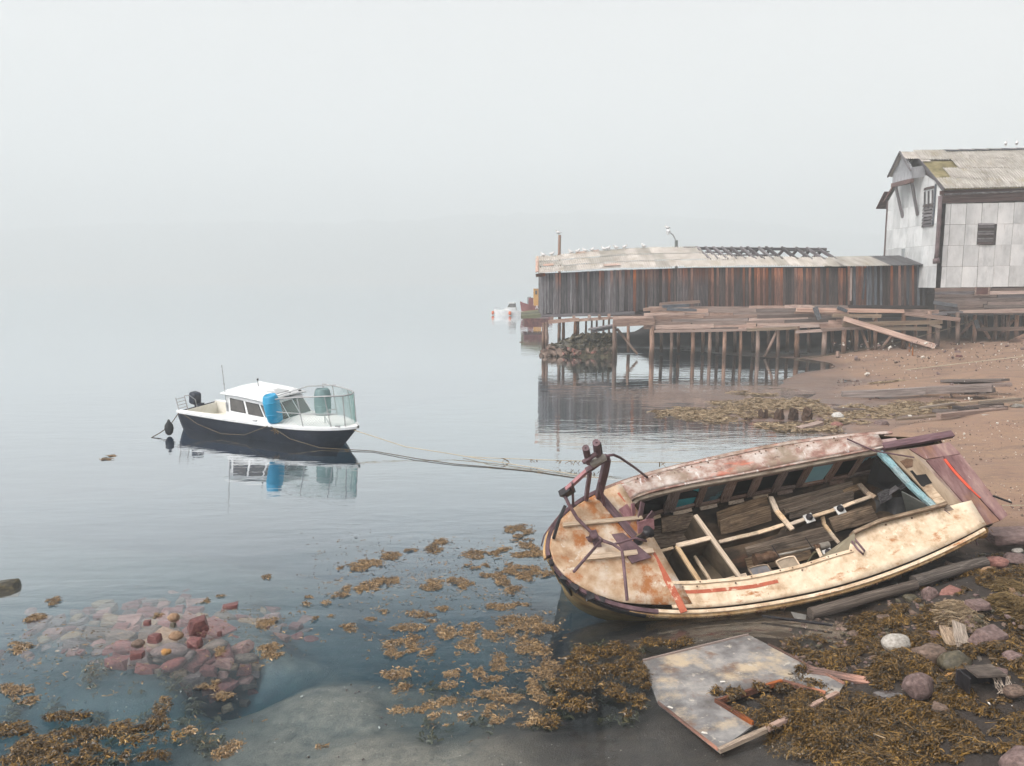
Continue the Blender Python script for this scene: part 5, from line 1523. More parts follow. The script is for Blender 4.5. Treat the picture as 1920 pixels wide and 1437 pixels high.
def rock_mesh(name, seed, style):
    r = random.Random(seed)
    bm = bmesh.new()
    if style == 'round':
        bmesh.ops.create_icosphere(bm, subdivisions=3, radius=1)
        off = Vector((r.random() * 50, r.random() * 50, r.random() * 50))
        for v in bm.verts:
            d = v.co.normalized()
            v.co = d * (1 + .26 * mnoise.noise(d * 1.1 + off) + .10 * mnoise.noise(d * 2.6 + off) + .035 * mnoise.noise(d * 6 + off))
    else:
        for cx_ in (-1, 1):
            for cy_ in (-1, 1):
                for cz_ in (-1, 1):
                    k_ = (.62 if cz_ > 0 else .85) if style == 'angular' else (.80 if cz_ > 0 else .88)
                    bm.verts.new((cx_ * k_ * r.uniform(.75, 1.2), cy_ * k_ * r.uniform(.75, 1.2), cz_ * r.uniform(.6, 1.05) * .9))
        for _ in range(3):
            d = Vector((r.gauss(0, 1), r.gauss(0, 1), r.gauss(0, .6))).normalized()
            bm.verts.new(d * r.uniform(.95, 1.1))
        bmesh.ops.convex_hull(bm, input=bm.verts)
        for v in [v for v in bm.verts if not v.link_faces]: bm.verts.remove(v)
        bmesh.ops.bevel(bm, geom=list(bm.edges), offset=.06, segments=2, profile=.6, affect='EDGES')
        bmesh.ops.triangulate(bm, faces=bm.faces)
        bmesh.ops.subdivide_edges(bm, edges=[e for e in bm.edges if e.calc_length() > .35], cuts=1, use_grid_fill=True)
        off = Vector((r.random() * 50, r.random() * 50, 0))
        for v in bm.verts: v.co *= 1 + .05 * mnoise.noise(v.co * 3 + off)
    me = bpy.data.meshes.new(name)
    bm.to_mesh(me); bm.free()
    me.polygons.foreach_set('use_smooth', [style == 'round'] * len(me.polygons))
    return me
_rk = {}
def rock(name, px, py, wpx, hpx, style, mat, label=None, cat='rock', group=None, z=None, sink=.25, depth=.8, hz=None, rz=None, tilt=.12):
    "boulder whose picture is about wpx x hpx, its foot at (px, py + hpx/2)"
    p = G(px, py + hpx * .35, 0.0)
    gzv = ground_at(p.x, p.y) if z is None else z
    p = G(px, py + hpx * .35, gzv)
    d = p.y
    wd = wpx * d / F
    ht = (hpx * d / F) * .95 if hz is None else hz
    key = (style, random.randrange(7), mat.name)
    if key not in _rk:
        me = rock_mesh(name, hash(key[:2]) % 9973 if False else key[1] * 31 + len(style), style)
        me.materials.append(mat)
        _rk[key] = me
    o = bpy.data.objects.new(name, _rk[key])
    COL.objects.link(o)
    o.scale = (wd / 2, wd * depth / 2, ht / 2)
    o.rotation_euler = (random.uniform(-tilt, tilt), random.uniform(-tilt, tilt), random.uniform(-.5, .5) if rz is None else rz)
    o.location = (p.x, p.y, p.z + ht * (.5 - sink))
    return tag(o, label, cat, group)
FP = []            # footprints kept free of weed: x, y, radius
def frock(*a, **k):
    o = rock(*a, **k)
    FP.append((o.location.x, o.location.y, max(o.scale.x, o.scale.y) * .85))
    return o
# boulders of the foreground shore
for a in (
    (1742, 1116, 30, 36, 'round', R_MAUVE, 'rounded pinkish grey boulder under the end of the lower log'),
    (1783, 1114, 52, 26, 'angular', R_SALMON, 'flat topped salmon pink boulder right of the rounded pinkish one'),
    (1833, 1134, 46, 22, 'slab', R_MAUVE, 'thin lilac slab lying tilted in front of the salmon boulder'),
    (1852, 1073, 28, 24, 'round', R_TAN, 'round tan boulder below the broken log end'),
    (1868, 1054, 44, 22, 'round', R_SALMON, 'reddish oval boulder touching the sawn log end'),
    (1902, 1047, 46, 20, 'angular', R_MAUVE, 'long mauve boulder at the right edge beside the reddish oval one'),
    (1908, 1033, 22, 11, 'round', R_GREY, 'small grey cobble above the long mauve boulder'),
    (1890, 1006, 96, 26, 'slab', R_MAUVE, 'large flat mauve rock slab behind the stern of the wreck'),
    (1680, 1207, 56, 42, 'round', R_GREY, 'pale grey boulder half buried in brown weed'),
    (1741, 1226, 64, 34, 'round', R_BROWN, 'brown domed boulder right of the pale grey one'),
    (1790, 1243, 66, 48, 'round', R_OLIVE, 'dark olive boulder touching the brown domed one'),
    (1855, 1196, 72, 40, 'angular', R_MAUVE, 'broad mauve boulder beside the two upright planks'),
    (1706, 1122, 28, 16, 'round', R_OLIVE, 'small mossy stone below the lower log'),
    (1752, 1192, 28, 18, 'angular', R_MAUVE, 'small grey violet stone behind the two upright planks'),
    (1902, 1236, 46, 34, 'round', R_MAUVE, 'dark violet boulder at the right edge below the broad mauve one'),
    (1720, 1286, 62, 54, 'round', R_MAUVE, 'smooth purple brown boulder standing alone in the weed'),
    (1797, 1273, 52, 20, 'round', R_ORANGE, 'low orange boulder left of the frayed rope'),
    (1912, 1432, 84, 64, 'round', R_MAUVE, 'smooth mauve boulder cut by the bottom right corner'),
    (1600, 1190, 24, 16, 'round', R_BROWN, 'small brown stone in the weed above the fallen panel'),
    (1780, 1060, 22, 14, 'angular', R_BROWN, 'brown stone between the wreck and the log'),
    (1660, 1160, 34, 10, 'slab', R_BROWN, 'flat reddish brown stone left of the weed mound'),
    (1806, 1102, 24, 18, 'angular', R_BROWN, 'brown wedge stone behind the salmon boulder'),
    (1897, 1110, 16, 18, 'angular', R_TAN, 'small pointed tan stone at the right edge'),
    (1762, 1330, 34, 26, 'angular', R_BROWN, 'brown stone sunk in weed below the purple brown boulder'),
    (1870, 1262, 40, 20, 'slab', R_MAUVE, 'violet slab in front of the broken crate'),
    (1900, 1296, 40, 24, 'round', R_BROWN, 'brown boulder at the right edge behind the broken crate'),
):
    frock('boulder', *a, group='boulders on the foreground shore', sink=.10)
# stones of the beach
for a in (
    (1571, 778, 22, 15, 'round', rockmat('white_stone', (.30, .29, .27), (.42, .41, .39), (.52, .51, .49)), 'white boulder in the weed at the end of the stump row'),
    (1569, 795, 24, 13, 'round', R_SALMON, 'pinkish boulder just below the white one'),
    (1537, 787, 18, 12, 'angular', R_MAUVE, 'grey violet stone between the stumps and the white boulder'),
    (1651, 792, 30, 13, 'angular', R_MAUVE, 'dark wedge shaped stone alone on the sand above the wreck'),
    (1865, 782, 42, 14, 'slab', R_GREY, 'flat greenish slab stone below the driftwood pile'),
    (1911, 760, 24, 10, 'angular', R_GREY, 'grey stone at the right end of the driftwood'),
    (1915, 772, 18, 8, 'angular', R_BROWN, 'brown stone at the right edge below the grey one'),
    (1799, 667, 12, 6, 'angular', R_DRED, 'dark red stone on the sand under the warehouse'),
    (1795, 659, 14, 5, 'angular', R_MAUVE, 'violet stone just behind the dark red one'),
    (1643, 778, 10, 9, 'angular', R_BROWN, 'small square brick half sunk in beach weed'),
    (1672, 778, 14, 9, 'angular', R_BROWN, 'second brick to the right in the beach weed'),
    (1681, 719, 14, 8, 'angular', R_BROWN, 'brown lump on the long timber baulk'),
    (977, 642, 10, 4, 'angular', R_BROWN, 'leftmost rock awash left of the boathouse'),
    (987, 641, 13, 4, 'angular', R_MAUVE, 'middle rock awash left of the boathouse'),
    (1003, 640, 11, 3, 'angular', R_BROWN, 'right hand rock awash beside the boathouse stilts'),
    (12, 1098, 58, 34, 'angular', R_BLACK, 'weed covered black rock breaking the water at the left edge'),
):
    rock('boulder' if a[2] > 15 else 'stone', *a, z=None if a[0] > 1100 else -.06, sink=.3)
# reddish rocks of the shoal at the left: some break the surface
for a in (
    (326, 1157, 22, 19, 'round', R_TAN, 'rounded orange brown rock at the back of the red shoal'),
    (370, 1171, 46, 34, 'angular', R_DRED, 'largest dark red block standing out of the shoal'),
    (331, 1191, 27, 19, 'round', R_TAN, 'mottled tan rock in front of the largest red block'),
    (290, 1196, 31, 20, 'angular', R_DRED, 'dark red block left of the mottled tan rock'),
    (259, 1206, 27, 18, 'round', R_BROWN, 'brown rock touching the dark red block on its left'),
    (257, 1229, 30, 13, 'slab', R_DRED, 'low dark red rock at the front of the shoal'),
    (432, 1138, 34, 9, 'slab', R_DRED, 'flat red rock just awash at the right rear of the shoal'),
    (325, 1174, 15, 8, 'angular', R_OLIVE, 'small dark rock between the orange brown and red blocks'),
    (366, 1204, 34, 22, 'angular', R_DRED, 'sloping pinkish red rock in front of the largest block'),
    (276, 1170, 18, 10, 'angular', R_DRED, 'small red rock awash behind the brown one'),
    (383, 1191, 10, 7, 'angular', R_DRED, 'tiny dark red tip right of the sloping rock'),
    (412, 1192, 11, 6, 'angular', R_DRED, 'tiny red tip right of the shoal'),
    (312, 1223, 18, 14, 'round', R_ORANGE, 'small orange rock awash at the front of the shoal'),
):
    o = rock('shoal_rock', *a, z=-.045, sink=.16, hz=max(.11, a[3] * G(a[0], a[1]).y / F * .95))
sr = random.Random(3)
placed = []
k_ = 0
while len(placed) < 235 and k_ < 9000:
    k_ += 1
    a, rr = sr.uniform(0, 2 * PI), abs(sr.gauss(0, .50))
    px, py = 318 + 225 * rr * math.cos(a), 1202 + 84 * rr * math.sin(a)
    if not (-20 < px < 620): continue
    wpx = sr.uniform(28, 72) if rr < .75 else sr.uniform(18, 46)
    if any(abs(px - q[0]) < (wpx + q[2]) * .30 and abs(py - q[1]) < (wpx + q[2]) * .115 for q in placed): continue
    placed.append((px, py, wpx))
    p = G(px, py, 0)
    zb_ = -.18 - .52 * min(rr, 1.4) ** 1.5
    m_ = sr.choice((R_RED, R_RED, R_RED, R_SALMON, R_SALMON, R_TAN, R_BROWN, R_MAUVE))
    o = rock('submerged_rock', px, py, wpx, wpx * sr.uniform(.4, .55), sr.choice(('angular', 'slab', 'slab', 'round')), m_, {'red_stone': 'red', 'salmon_stone': 'pinkish', 'tan_stone': 'tan', 'brown_stone': 'brown', 'mauve_stone': 'violet grey'}[m_.name] + (' large' if wpx > 40 else ' small') + ' rock lying under water in the ' + ('left' if px < 230 else ('right' if px > 410 else 'middle')) + (' rear' if py < 1170 else (' front' if py > 1235 else ' central')) + ' part of the red shoal', 'rock', 'rocks under water on the shoal', z=zb_, sink=.35, tilt=.35, depth=sr.uniform(.6, 1.0))
    if o.location.z + o.scale.z > -.06: o.location.z = -.06 - o.scale.z
by_label = {}
for o in [o for o in COL.objects if o.get('group') == 'rocks under water on the shoal']: by_label.setdefault(o['label'], []).append(o)
ORD = ['first', 'second', 'third', 'fourth', 'fifth', 'sixth', 'seventh', 'eighth', 'ninth', 'tenth', 'eleventh', 'twelfth', 'thirteenth', 'fourteenth', 'fifteenth', 'sixteenth']
for lb_, os_ in by_label.items():
    if len(os_) < 2: continue
    wds = lb_.split(' rock lying under water in the ')
    os_.sort(key=lambda o: o.location.x / o.location.y)
    for i, o in enumerate(os_): o['label'] = wds[0] + ' sunken rock, ' + ORD[min(i, 15)] + ' such from the left in the ' + wds[1].replace('part of the red shoal', 'red shoal')
# rubble under the near end of the boathouse
rub = MB()
rb = random.Random(9)
for k_ in range(420):
    u, v = rb.random(), rb.random()
    px = lerp(1018, 1150, u)
    top = np.interp(px, [1016, 1040, 1080, 1120, 1152], [660, 645, 628, 624, 630])
    base = np.interp(px, [1016, 1060, 1100, 1152], [663, 673, 676, 674])
    Y = lerp(54.6, 58.5, rb.random())
    hmax = WZ(top, Y) if Y > 56 else lerp(0, WZ(top, 56), (Y - 54.2) / 1.8)
    z = hmax * math.sqrt(rb.random()) if hmax > 0 else 0
    c = Vector((WX(px, Y), Y, z))
    s_ = rb.uniform(.14, .38)
    Mr = Euler((rb.uniform(-.6, .6), rb.uniform(-.6, .6), rb.uniform(0, 3))).to_matrix()
    rub.mat(0 if z > .5 else (1 if rb.random() < .8 else 2)).box(c, (s_ * 1.5, s_ * rb.uniform(.5, 1), s_ * rb.uniform(.3, .7)), Mr, jit=.05)
o = rub.build('rubble_heap', [R_BLACK, R_BROWN, R_SALMON])
tag(o, 'heap of dark weed grown rubble under the left end of the boathouse', 'rubble', kind='stuff')
core = MB()
rows = []
for j in range(9):
    row = []
    for i in range(17):
        px = lerp(1014, 1158, i / 16)
        Y = lerp(54.2, 60.5, j / 8)
        top = np.interp(px, [1014, 1040, 1080, 1120, 1158], [664, 648, 632, 628, 634])
        h = max(-.3, WZ(top, 57)) * math.sin(PI * min(1, (j + .2) / 6.5) if j < 6 else PI * .5 + (j - 6) * .4)
        row.append((WX(px, Y), Y, h - .25 + rb.uniform(-.1, .1)))
    rows.append(row)
o = MB().grid(rows).build('rubble_mound', R_BLACK, kind='structure')

# ------------------------------------------------------------------ seaweed: many small ribbons
def fast_mesh(name, V, Fq, mat):
    me = bpy.data.meshes.new(name)
    me.vertices.add(len(V)); me.vertices.foreach_set('co', V.astype(np.float32).ravel())
    me.loops.add(Fq.size); me.loops.foreach_set('vertex_index', Fq.astype(np.int32).ravel())
    me.polygons.add(len(Fq)); me.polygons.foreach_set('loop_start', np.arange(0, Fq.size, 4, dtype=np.int32))
    me.polygons.foreach_set('loop_total', np.full(len(Fq), 4, dtype=np.int32))
    me.materials.append(mat)
    me.update(calc_edges=True)
    o = bpy.data.objects.new(name, me)
    COL.objects.link(o)
    return o
def ribbons(pts, head, length, width, lift, seed=0, nseg=3, droop=0.0):
    "pts (n,3); ribbons of nseg quads, bent sideways and arched"
    r = np.random.default_rng(seed)
    n = len(pts)
    L = length * r.uniform(.55, 1.35, n)
    W = width * r.uniform(.6, 1.4, n)
    h = head + r.normal(0, .9, n)
    bend = r.normal(0, .75, n)
    arch = lift * r.uniform(-.1, 1.0, n)
    roll = r.normal(0, .5, n)
    t = np.linspace(0, 1, nseg + 1)
    V = np.empty((n, nseg + 1, 2, 3))
    pos = pts.copy()
    for i in range(nseg + 1):
        a = h + bend * t[i]
        d = np.stack([np.cos(a), np.sin(a)], -1)
        s = np.stack([-np.sin(a), np.cos(a)], -1)
        if i: pos[:, :2] += d * (L / nseg)[:, None]
        z = pts[:, 2] + arch * math.sin(PI * (.12 + .8 * t[i])) - droop * t[i]
        w_ = W * (1 - .45 * abs(t[i] - .55))
        for k, sg in enumerate((-1, 1)):
            V[:, i, k, :2] = pos[:, :2] + s * (sg * w_ / 2)[:, None]
            V[:, i, k, 2] = z + sg * w_ * .5 * np.sin(roll)
    base = np.arange(n)[:, None] * (nseg + 1) * 2
    Fq = []
    for i in range(nseg):
        a = base + i * 2
        Fq.append(np.concatenate([a, a + 1, a + 3, a + 2], 1))
    return V.reshape(-1, 3), np.concatenate(Fq, 0)
def weedmat(name, stops, rough=.36, spec=.5):
    t = NT(name)
    g = t.new('ShaderNodeNewGeometry')
    n1 = t.noise(g.outputs['Position'], 1.7, 4, .6)
    n2 = t.noise(g.outputs['Position'], 6.5, 3, .6)
    f = t.math('ADD', t.math('MULTIPLY', g.outputs['Random Per Island'], .45), t.math('ADD', t.math('MULTIPLY', n1, .30), t.math('MULTIPLY', t.math('SUBTRACT', n2, .22), .5)))
    col = t.ramp(f, stops)
    p = t.new('ShaderNodeBsdfPrincipled')
    p.inputs['Roughness'].default_value = rough
    p.inputs['Specular IOR Level'].default_value = spec
    t.link(col, p.inputs['Base Color'])
    tl = t.new('ShaderNodeBsdfTranslucent'); t.link(col, tl.inputs['Color'])
    ms = t.new('ShaderNodeMixShader'); ms.inputs[0].default_value = .18
    t.link(p.outputs[0], ms.inputs[1]); t.link(tl.outputs[0], ms.inputs[2])
    t.link(ms.outputs[0], t.out.inputs[0])
    return t.m
WEED = weedmat('golden_brown_wrack', [(.15, (.010, .007, .004)), (.42, (.040, .024, .008)), (.64, (.14, .078, .018)), (.86, (.36, .21, .045))])
WEED_F = weedmat('floating_brown_wrack', [(.12, (.025, .015, .008)), (.4, (.13, .082, .038)), (.65, (.28, .18, .085)), (.9, (.44, .31, .16))])
WEED_B = weedmat('bleached_beach_weed', [(.1, (.085, .058, .036)), (.45, (.235, .17, .105)), (.8, (.43, .345, .23))], .8, .2)
WEED_D = weedmat('dried_tan_weed', [(.15, (.03, .02, .009)), (.45, (.13, .085, .035)), (.8, (.27, .19, .085))], .8, .2)
def blob_pts(blobs, dens, seed, zfun):
    r = np.random.default_rng(seed)
    P_ = []
    for cx, cyy, rx, ry in blobs:
        c = G(cx, cyy)
        area = PI * rx * ry * (c.y / F) ** 2 * (c.y / HC)
        n = max(8, int(area * dens))
        a = r.uniform(0, 2 * PI, n * 2)
        q = np.sqrt(r.random(n * 2)) * (1 + .22 * np.abs(r.normal(0, 1, n * 2)) * (r.random(n * 2) < .5))
        px = cx + rx * q * np.cos(a)
        py = cyy + ry * q * np.sin(a)
        t = (-HC) / ((-_sp) + (CY - py) / F * _cp)
        X = (px - CX) / F * t
        Y = (_cp + (CY - py) / F * _sp) * t
        msk = vnoise(X, Y, .16, seed + 4) + .6 * vnoise(X, Y, .06, seed + 5) - .35 * (q - .5) > -.13
        X, Y = X[msk][:n], Y[msk][:n]
        P_.append(np.stack([X, Y, zfun(X, Y, r)], -1))
    return np.concatenate(P_)
def zfloat(X, Y, r): return np.full(len(X), .004) + r.uniform(-.015, .012, len(X)) + .03 * np.clip(vnoise(X, Y, .2, 8) + .1, 0, 1)
RAFT = [(728,1043,24,8),(700,1056,26,9),(672,1064,24,8),(645,1070,14,5),(728,1090,24,8),(700,1098,24,10),(672,1106,26,8),(635,1117,18,5),(613,1133,9,4),
 (771,1034,12,3),(830,1018,20,7),(816,1030,16,8),(893,1041,22,8),(928,1040,26,7),(905,1062,14,5),(885,1064,14,4),(945,1032,20,6),(975,995,24,10),(965,1008,14,7),(990,1020,16,8),(1000,1036,26,9),(985,1040,30,7),
 (955,1068,22,11),(985,1078,24,14),(945,1092,20,12),(965,1106,20,9),(1000,1068,14,6),(1022,1075,18,7),(912,1080,12,4),(928,1078,16,4),(808,1102,22,7),(818,1094,18,6),(857,1092,20,9),(870,1104,10,5),(882,1096,8,4),
 (940,1138,30,7),(975,1134,18,6),(825,1142,16,6),(785,1152,20,6),(810,1160,14,7),(655,1172,14,7),(660,1183,14,4),(705,1162,18,4),(623,1156,8,5),(585,1160,12,6),(720,1148,9,5),
 (962,1172,28,16),(1000,1168,22,12),(990,1186,28,12),(1022,1175,16,9),(1040,1182,10,7),(775,1178,26,8),(748,1180,14,5),(770,1196,20,5),(850,1182,30,10),(880,1180,24,10),(835,1195,16,7),(905,1192,24,9),(930,1195,18,8),
 (755,1212,30,16),(745,1226,20,9),(785,1224,24,7),(808,1222,12,7),(880,1213,22,12),(862,1228,8,4),(995,1208,24,12),(1015,1222,24,9),(985,1222,16,8),(755,1262,26,12),(735,1265,18,8),(760,1275,20,7),(770,1292,22,14),(752,1300,12,8),(785,1300,12,6),
 (752,1333,22,8),(800,1328,26,12),(815,1342,18,12),(790,1350,16,6),(835,1312,22,10),(845,1288,16,8),(852,1262,26,12),(895,1255,30,7),(934,1238,16,12),(930,1255,24,9),(965,1255,20,7),(920,1275,26,9),(905,1268,14,6),
 (945,1305,24,14),(970,1312,22,10),(905,1305,18,7),(893,1315,14,6),(930,1330,18,7),(920,1342,14,6),(935,1350,18,8),(875,1345,12,8),(832,1362,14,5),(1000,1342,20,10),(1015,1355,18,8),(985,1360,14,5),(968,1345,14,8),(1005,1295,22,9),(1000,1282,14,6),(1040,1318,20,8),(1015,1312,14,8),
 (1020,1258,30,10),(1050,1262,22,10),(1035,1272,16,8),(1030,1245,18,6)]
DENSE = [(1085,1240,26,14),(1110,1228,30,12),(1150,1225,30,14),(1185,1232,20,12),(1070,1262,30,12),(1105,1260,34,14),(1145,1258,28,12),(1180,1262,30,14),(1195,1275,22,12),(1100,1285,30,12),(1130,1295,26,10),(1075,1300,34,18),(1050,1322,24,12),(1085,1325,34,14),(1155,1302,20,10),(1165,1322,28,14),(1195,1322,18,12),(1175,1340,14,8),(1045,1290,18,8),(1030,1358,20,8),(1210,1290,10,6),
         (1260,1210,30,8),(1225,1212,24,7),(1290,1206,16,5)]
V, Fq = ribbons(p_ := blob_pts(RAFT, 3900, 21, zfloat), 2.6 + 1.3 * vnoise(p_[:, 0], p_[:, 1], .5, 6), .055, .012, .020, 1)
tag(fast_mesh('floating_seaweed', V, Fq, WEED_F), 'loose raft of brown wrack floating left of the wreck', 'seaweed', kind='stuff')
LOOSE = [(700, 1075, 130, 70), (900, 1070, 130, 60), (870, 1180, 190, 80), (900, 1290, 190, 80), (140, 1240, 150, 80), (480, 1190, 130, 60), (330, 1370, 150, 40), (1030, 1220, 60, 80)]
V, Fq = ribbons(p_ := blob_pts(LOOSE, 70, 37, zfloat), 2.6 + 1.3 * vnoise(p_[:, 0], p_[:, 1], .5, 6), .06, .012, .015, 14)
tag(fast_mesh('loose_fronds', V, Fq, WEED_F), 'single wrack fronds drifting between the clumps', 'seaweed', kind='stuff')
def zdense(X, Y, r): return r.uniform(0, .05, len(X)) + .07 * np.clip(vnoise(X, Y, .22, 12) + .2, 0, 1)
V, Fq = ribbons(p_ := blob_pts(DENSE, 7000, 33, zdense), 1.2 + 1.6 * vnoise(p_[:, 0], p_[:, 1], .4, 7), .06, .013, .03, 2)
tag(fast_mesh('seaweed_clump', V, Fq, WEED), 'thick heaped wrack standing out of the dark water below the bow', 'seaweed', kind='stuff')
BL = [(20,1380,40,16),(60,1372,34,14),(110,1352,30,10),(160,1347,26,7),(95,1395,50,18),(30,1410,50,18),(150,1390,40,16),(210,1382,36,14),(250,1372,36,12),(290,1362,26,12),(300,1340,16,10),(310,1325,10,6),(190,1420,60,20),(100,1428,60,16),(260,1402,40,14),(280,1425,30,12),(20,1436,50,10),(330,1390,10,6)]
V, Fq = ribbons(p_ := blob_pts(BL, 6200, 41, zdense), .6 + 1.4 * vnoise(p_[:, 0], p_[:, 1], .4, 9), .06, .013, .03, 3)
tag(fast_mesh('seaweed_clump', V, Fq, WEED), 'thick wrack bed filling the bottom left corner', 'seaweed', kind='stuff')
# separate floating clumps at the left
for k_, (bl, lab) in enumerate((
    ([(30,1298,28,10),(15,1292,14,8),(45,1312,20,9)], 'brown wrack clump above the bottom left weed bed'),
    ([(36,1212,22,6),(28,1222,14,6)], 'ring shaped wrack clump at the left edge below the red shoal'),
    ([(58,1161,16,5),(46,1166,13,5),(72,1158,14,4)], 'thin curved wrack strand left of the red shoal'),
    ([(100,1126,13,4),(95,1134,8,3)], 'small wrack tuft right of the black rock'),
    ([(388,1292,18,6),(400,1284,9,5)], 'wrack clump left of the twin clumps in front of the shoal'),
    ([(423,1308,22,6),(412,1305,12,5)], 'wrack clump right of its twin in front of the shoal'),
    ([(312,1314,16,5)], 'narrow wrack clump between the shoal and the weed bed'),
    ([(505,1168,20,7),(490,1174,10,6)], 'upper of the two tan wrack clumps right of the shoal'),
    ([(513,1216,26,8),(508,1228,22,8)], 'lower and thicker tan wrack clump right of the shoal'),
    ([(413,1220,10,5),(410,1228,8,5)], 'small wrack tuft at the right side of the shoal'),
    ([(390,1128,14,4),(375,1132,10,3)], 'dark wrack scraps behind the shoal'),
    ([(293,1155,9,4)], 'olive wrack scrap on the back of the shoal'),
    ([(415,1119,9,2)], 'tiny wrack scrap behind the dark scraps'),
    ([(498,1083,9,3)], 'lone wrack tuft in open water above the shoal'),
    ([(580,1121,7,3)], 'tiny upper wrack tuft left of the raft'),
    ([(573,1135,8,3)], 'tiny lower wrack tuft left of the raft'),
    ([(425,1412,24,10),(440,1400,14,8),(410,1420,14,6)], 'brown wrack clump at the bottom right of the weed bed'),
    ([(350,1372,14,6)], 'small clump beside the end of the weed bed'),
    ([(600,1402,10,4)], 'dark tuft on the pale sand at the bottom'),
    ([(195,862,9,2),(210,856,8,1.5)], 'thin floating wrack strand far out left of the motor boat'),
)):
    V, Fq = ribbons(p_ := blob_pts(bl, 5200 if bl[0][1] > 900 else 900, 60 + k_, zfloat), .8 + 1.3 * vnoise(p_[:, 0], p_[:, 1], .3, k_), .055 if bl[0][1] > 900 else .15, .012 if bl[0][1] > 900 else .03, .022, 50 + k_)
    tag(fast_mesh('seaweed_tuft', V, Fq, WEED_F), lab, 'seaweed', 'floating wrack tufts')

# wrack covering the foreground shore
r = np.random.default_rng(77)
px = r.uniform(1440, 2180, 740000)
py = 1437 + 20 - (r.random(740000) ** .8) * 400
lb = np.interp(py, [1057, 1100, 1150, 1185, 1215, 1250, 1285, 1320, 1345, 1375, 1400, 1437, 1457], [1820, 1700, 1600, 1500, 1480, 1520, 1560, 1500, 1445, 1480, 1560, 1600, 1620])
keep = px > lb + 22 * r.normal(0, 1, len(px))
keep &= py > np.interp(px, [1440, 1520, 1600, 1720, 1850, 1960], [1215, 1185, 1155, 1120, 1078, 1050]) + 10 * r.normal(0, 1, len(px))
px, py = px[keep], py[keep]
t_ = (.15 - HC) / ((-_sp) + (CY - py) / F * _cp)
X, Y = (px - CX) / F * t_, (_cp + (CY - py) / F * _sp) * t_
dens = vnoise(X, Y, .45, 31) + .8 * vnoise(X, Y, .17, 32) + .35 * vnoise(X, Y, .07, 33)
bare = np.interp(Y, [7.5, 9.5, 11.5, 14], [-.26, -.16, .06, .14])
keep = dens > bare
for fx_, fy_, fr in FP: keep &= (X - fx_) ** 2 + (Y - fy_) ** 2 > fr * fr
for cx_, cy_, rx, ry in ((1668, 1302, 34, 11), (1864, 1226, 32, 13), (1905, 1222, 24, 10), (1838, 1280, 26, 26)):
    keep &= ((px[: len(X)] - cx_) / rx) ** 2 + ((py[: len(X)] - cy_) / ry) ** 2 > 1
X, Y, dens, bare = X[keep], Y[keep], dens[keep], bare[keep]
Z = gz(X, Y) + np.clip((dens - bare) * .22, 0, .13) * r.uniform(.4, 1.0, len(X)) + .008
p_ = np.stack([X, Y, Z], -1)
V, Fq = ribbons(p_, 2.4 + 2.2 * vnoise(X, Y, .6, 34), .055, .012, .03, 5)
tag(fast_mesh('shore_seaweed', V, Fq, WEED), 'golden brown wrack covering the stony shore at the lower right', 'seaweed', kind='stuff')
# long loose strands lying over it
sel = r.random(len(p_)) < .009
V, Fq = ribbons(p_[sel] + np.array([0, 0, .02]), 2.4 + 2.2 * vnoise(X[sel], Y[sel], .6, 34), .17, .012, .03, 15, 5)
tag(fast_mesh('seaweed_strands', V, Fq, WEED), 'long wrack strands lying over the weed of the lower right shore', 'seaweed', kind='stuff')
# wrack inside the cut-out of the fallen panel and along its edge
HB = [(1400,1318,30,12),(1440,1302,34,12),(1480,1300,34,12),(1520,1302,26,10),(1450,1330,34,12),(1400,1340,24,10),(1490,1318,30,10),(1355,1306,22,8),(1375,1310,20,8),(1425,1352,22,8),(1560,1298,26,10),(1520,1290,24,7),(1470,1292,20,7),(1540,1325,30,12),(1480,1350,34,14),(1440,1372,20,8)]
def zpan(X, Y, r): return r.uniform(.02, .06, len(X)) + .08 * np.clip(vnoise(X, Y, .2, 14) + .2, 0, 1)
V, Fq = ribbons(p_ := blob_pts(HB, 7000, 90, zpan), 1.2 + 1.6 * vnoise(p_[:, 0], p_[:, 1], .4, 17), .06, .013, .03, 6)
tag(fast_mesh('panel_seaweed', V, Fq, WEED), 'wrack growing through the cut-out of the fallen panel', 'seaweed', kind='stuff')
# dried weed mounds by the boulders
def mound(name, cx, cyy, rx, ry, hgt, mat, label, seed, n=2600):
    r = np.random.default_rng(seed)
    c = G(cx, cyy, .3)
    a, q = r.uniform(0, 2 * PI, n), np.sqrt(r.random(n))
    wx, wyy = rx * c.y / F, ry * c.y / F * c.y / HC
    X, Y = c.x + wx * q * np.cos(a), c.y + wyy * q * np.sin(a)
    Z = gz(X, Y) + hgt * (1 - q * q) + r.uniform(-.02, .03, n)
    V, Fq = ribbons(np.stack([X, Y, Z], -1), 2.8 + 1.4 * vnoise(X, Y, .3, seed), .12, .010, .02, seed)
    o = fast_mesh(name, V, Fq, mat)
    return tag(o, label, 'seaweed', kind='stuff')
mound('dried_seaweed', 1800, 1162, 44, 24, .16, WEED_B, 'mound of dried tan weed behind the upright planks', 101)
mound('dried_seaweed', 1902, 1162, 34, 26, .20, WEED_D, 'second mound of dried weed at the right edge', 102)
mound('dried_seaweed', 1890, 1120, 40, 14, .10, WEED_D, 'thin dried weed behind the right hand mound', 103, 1200)
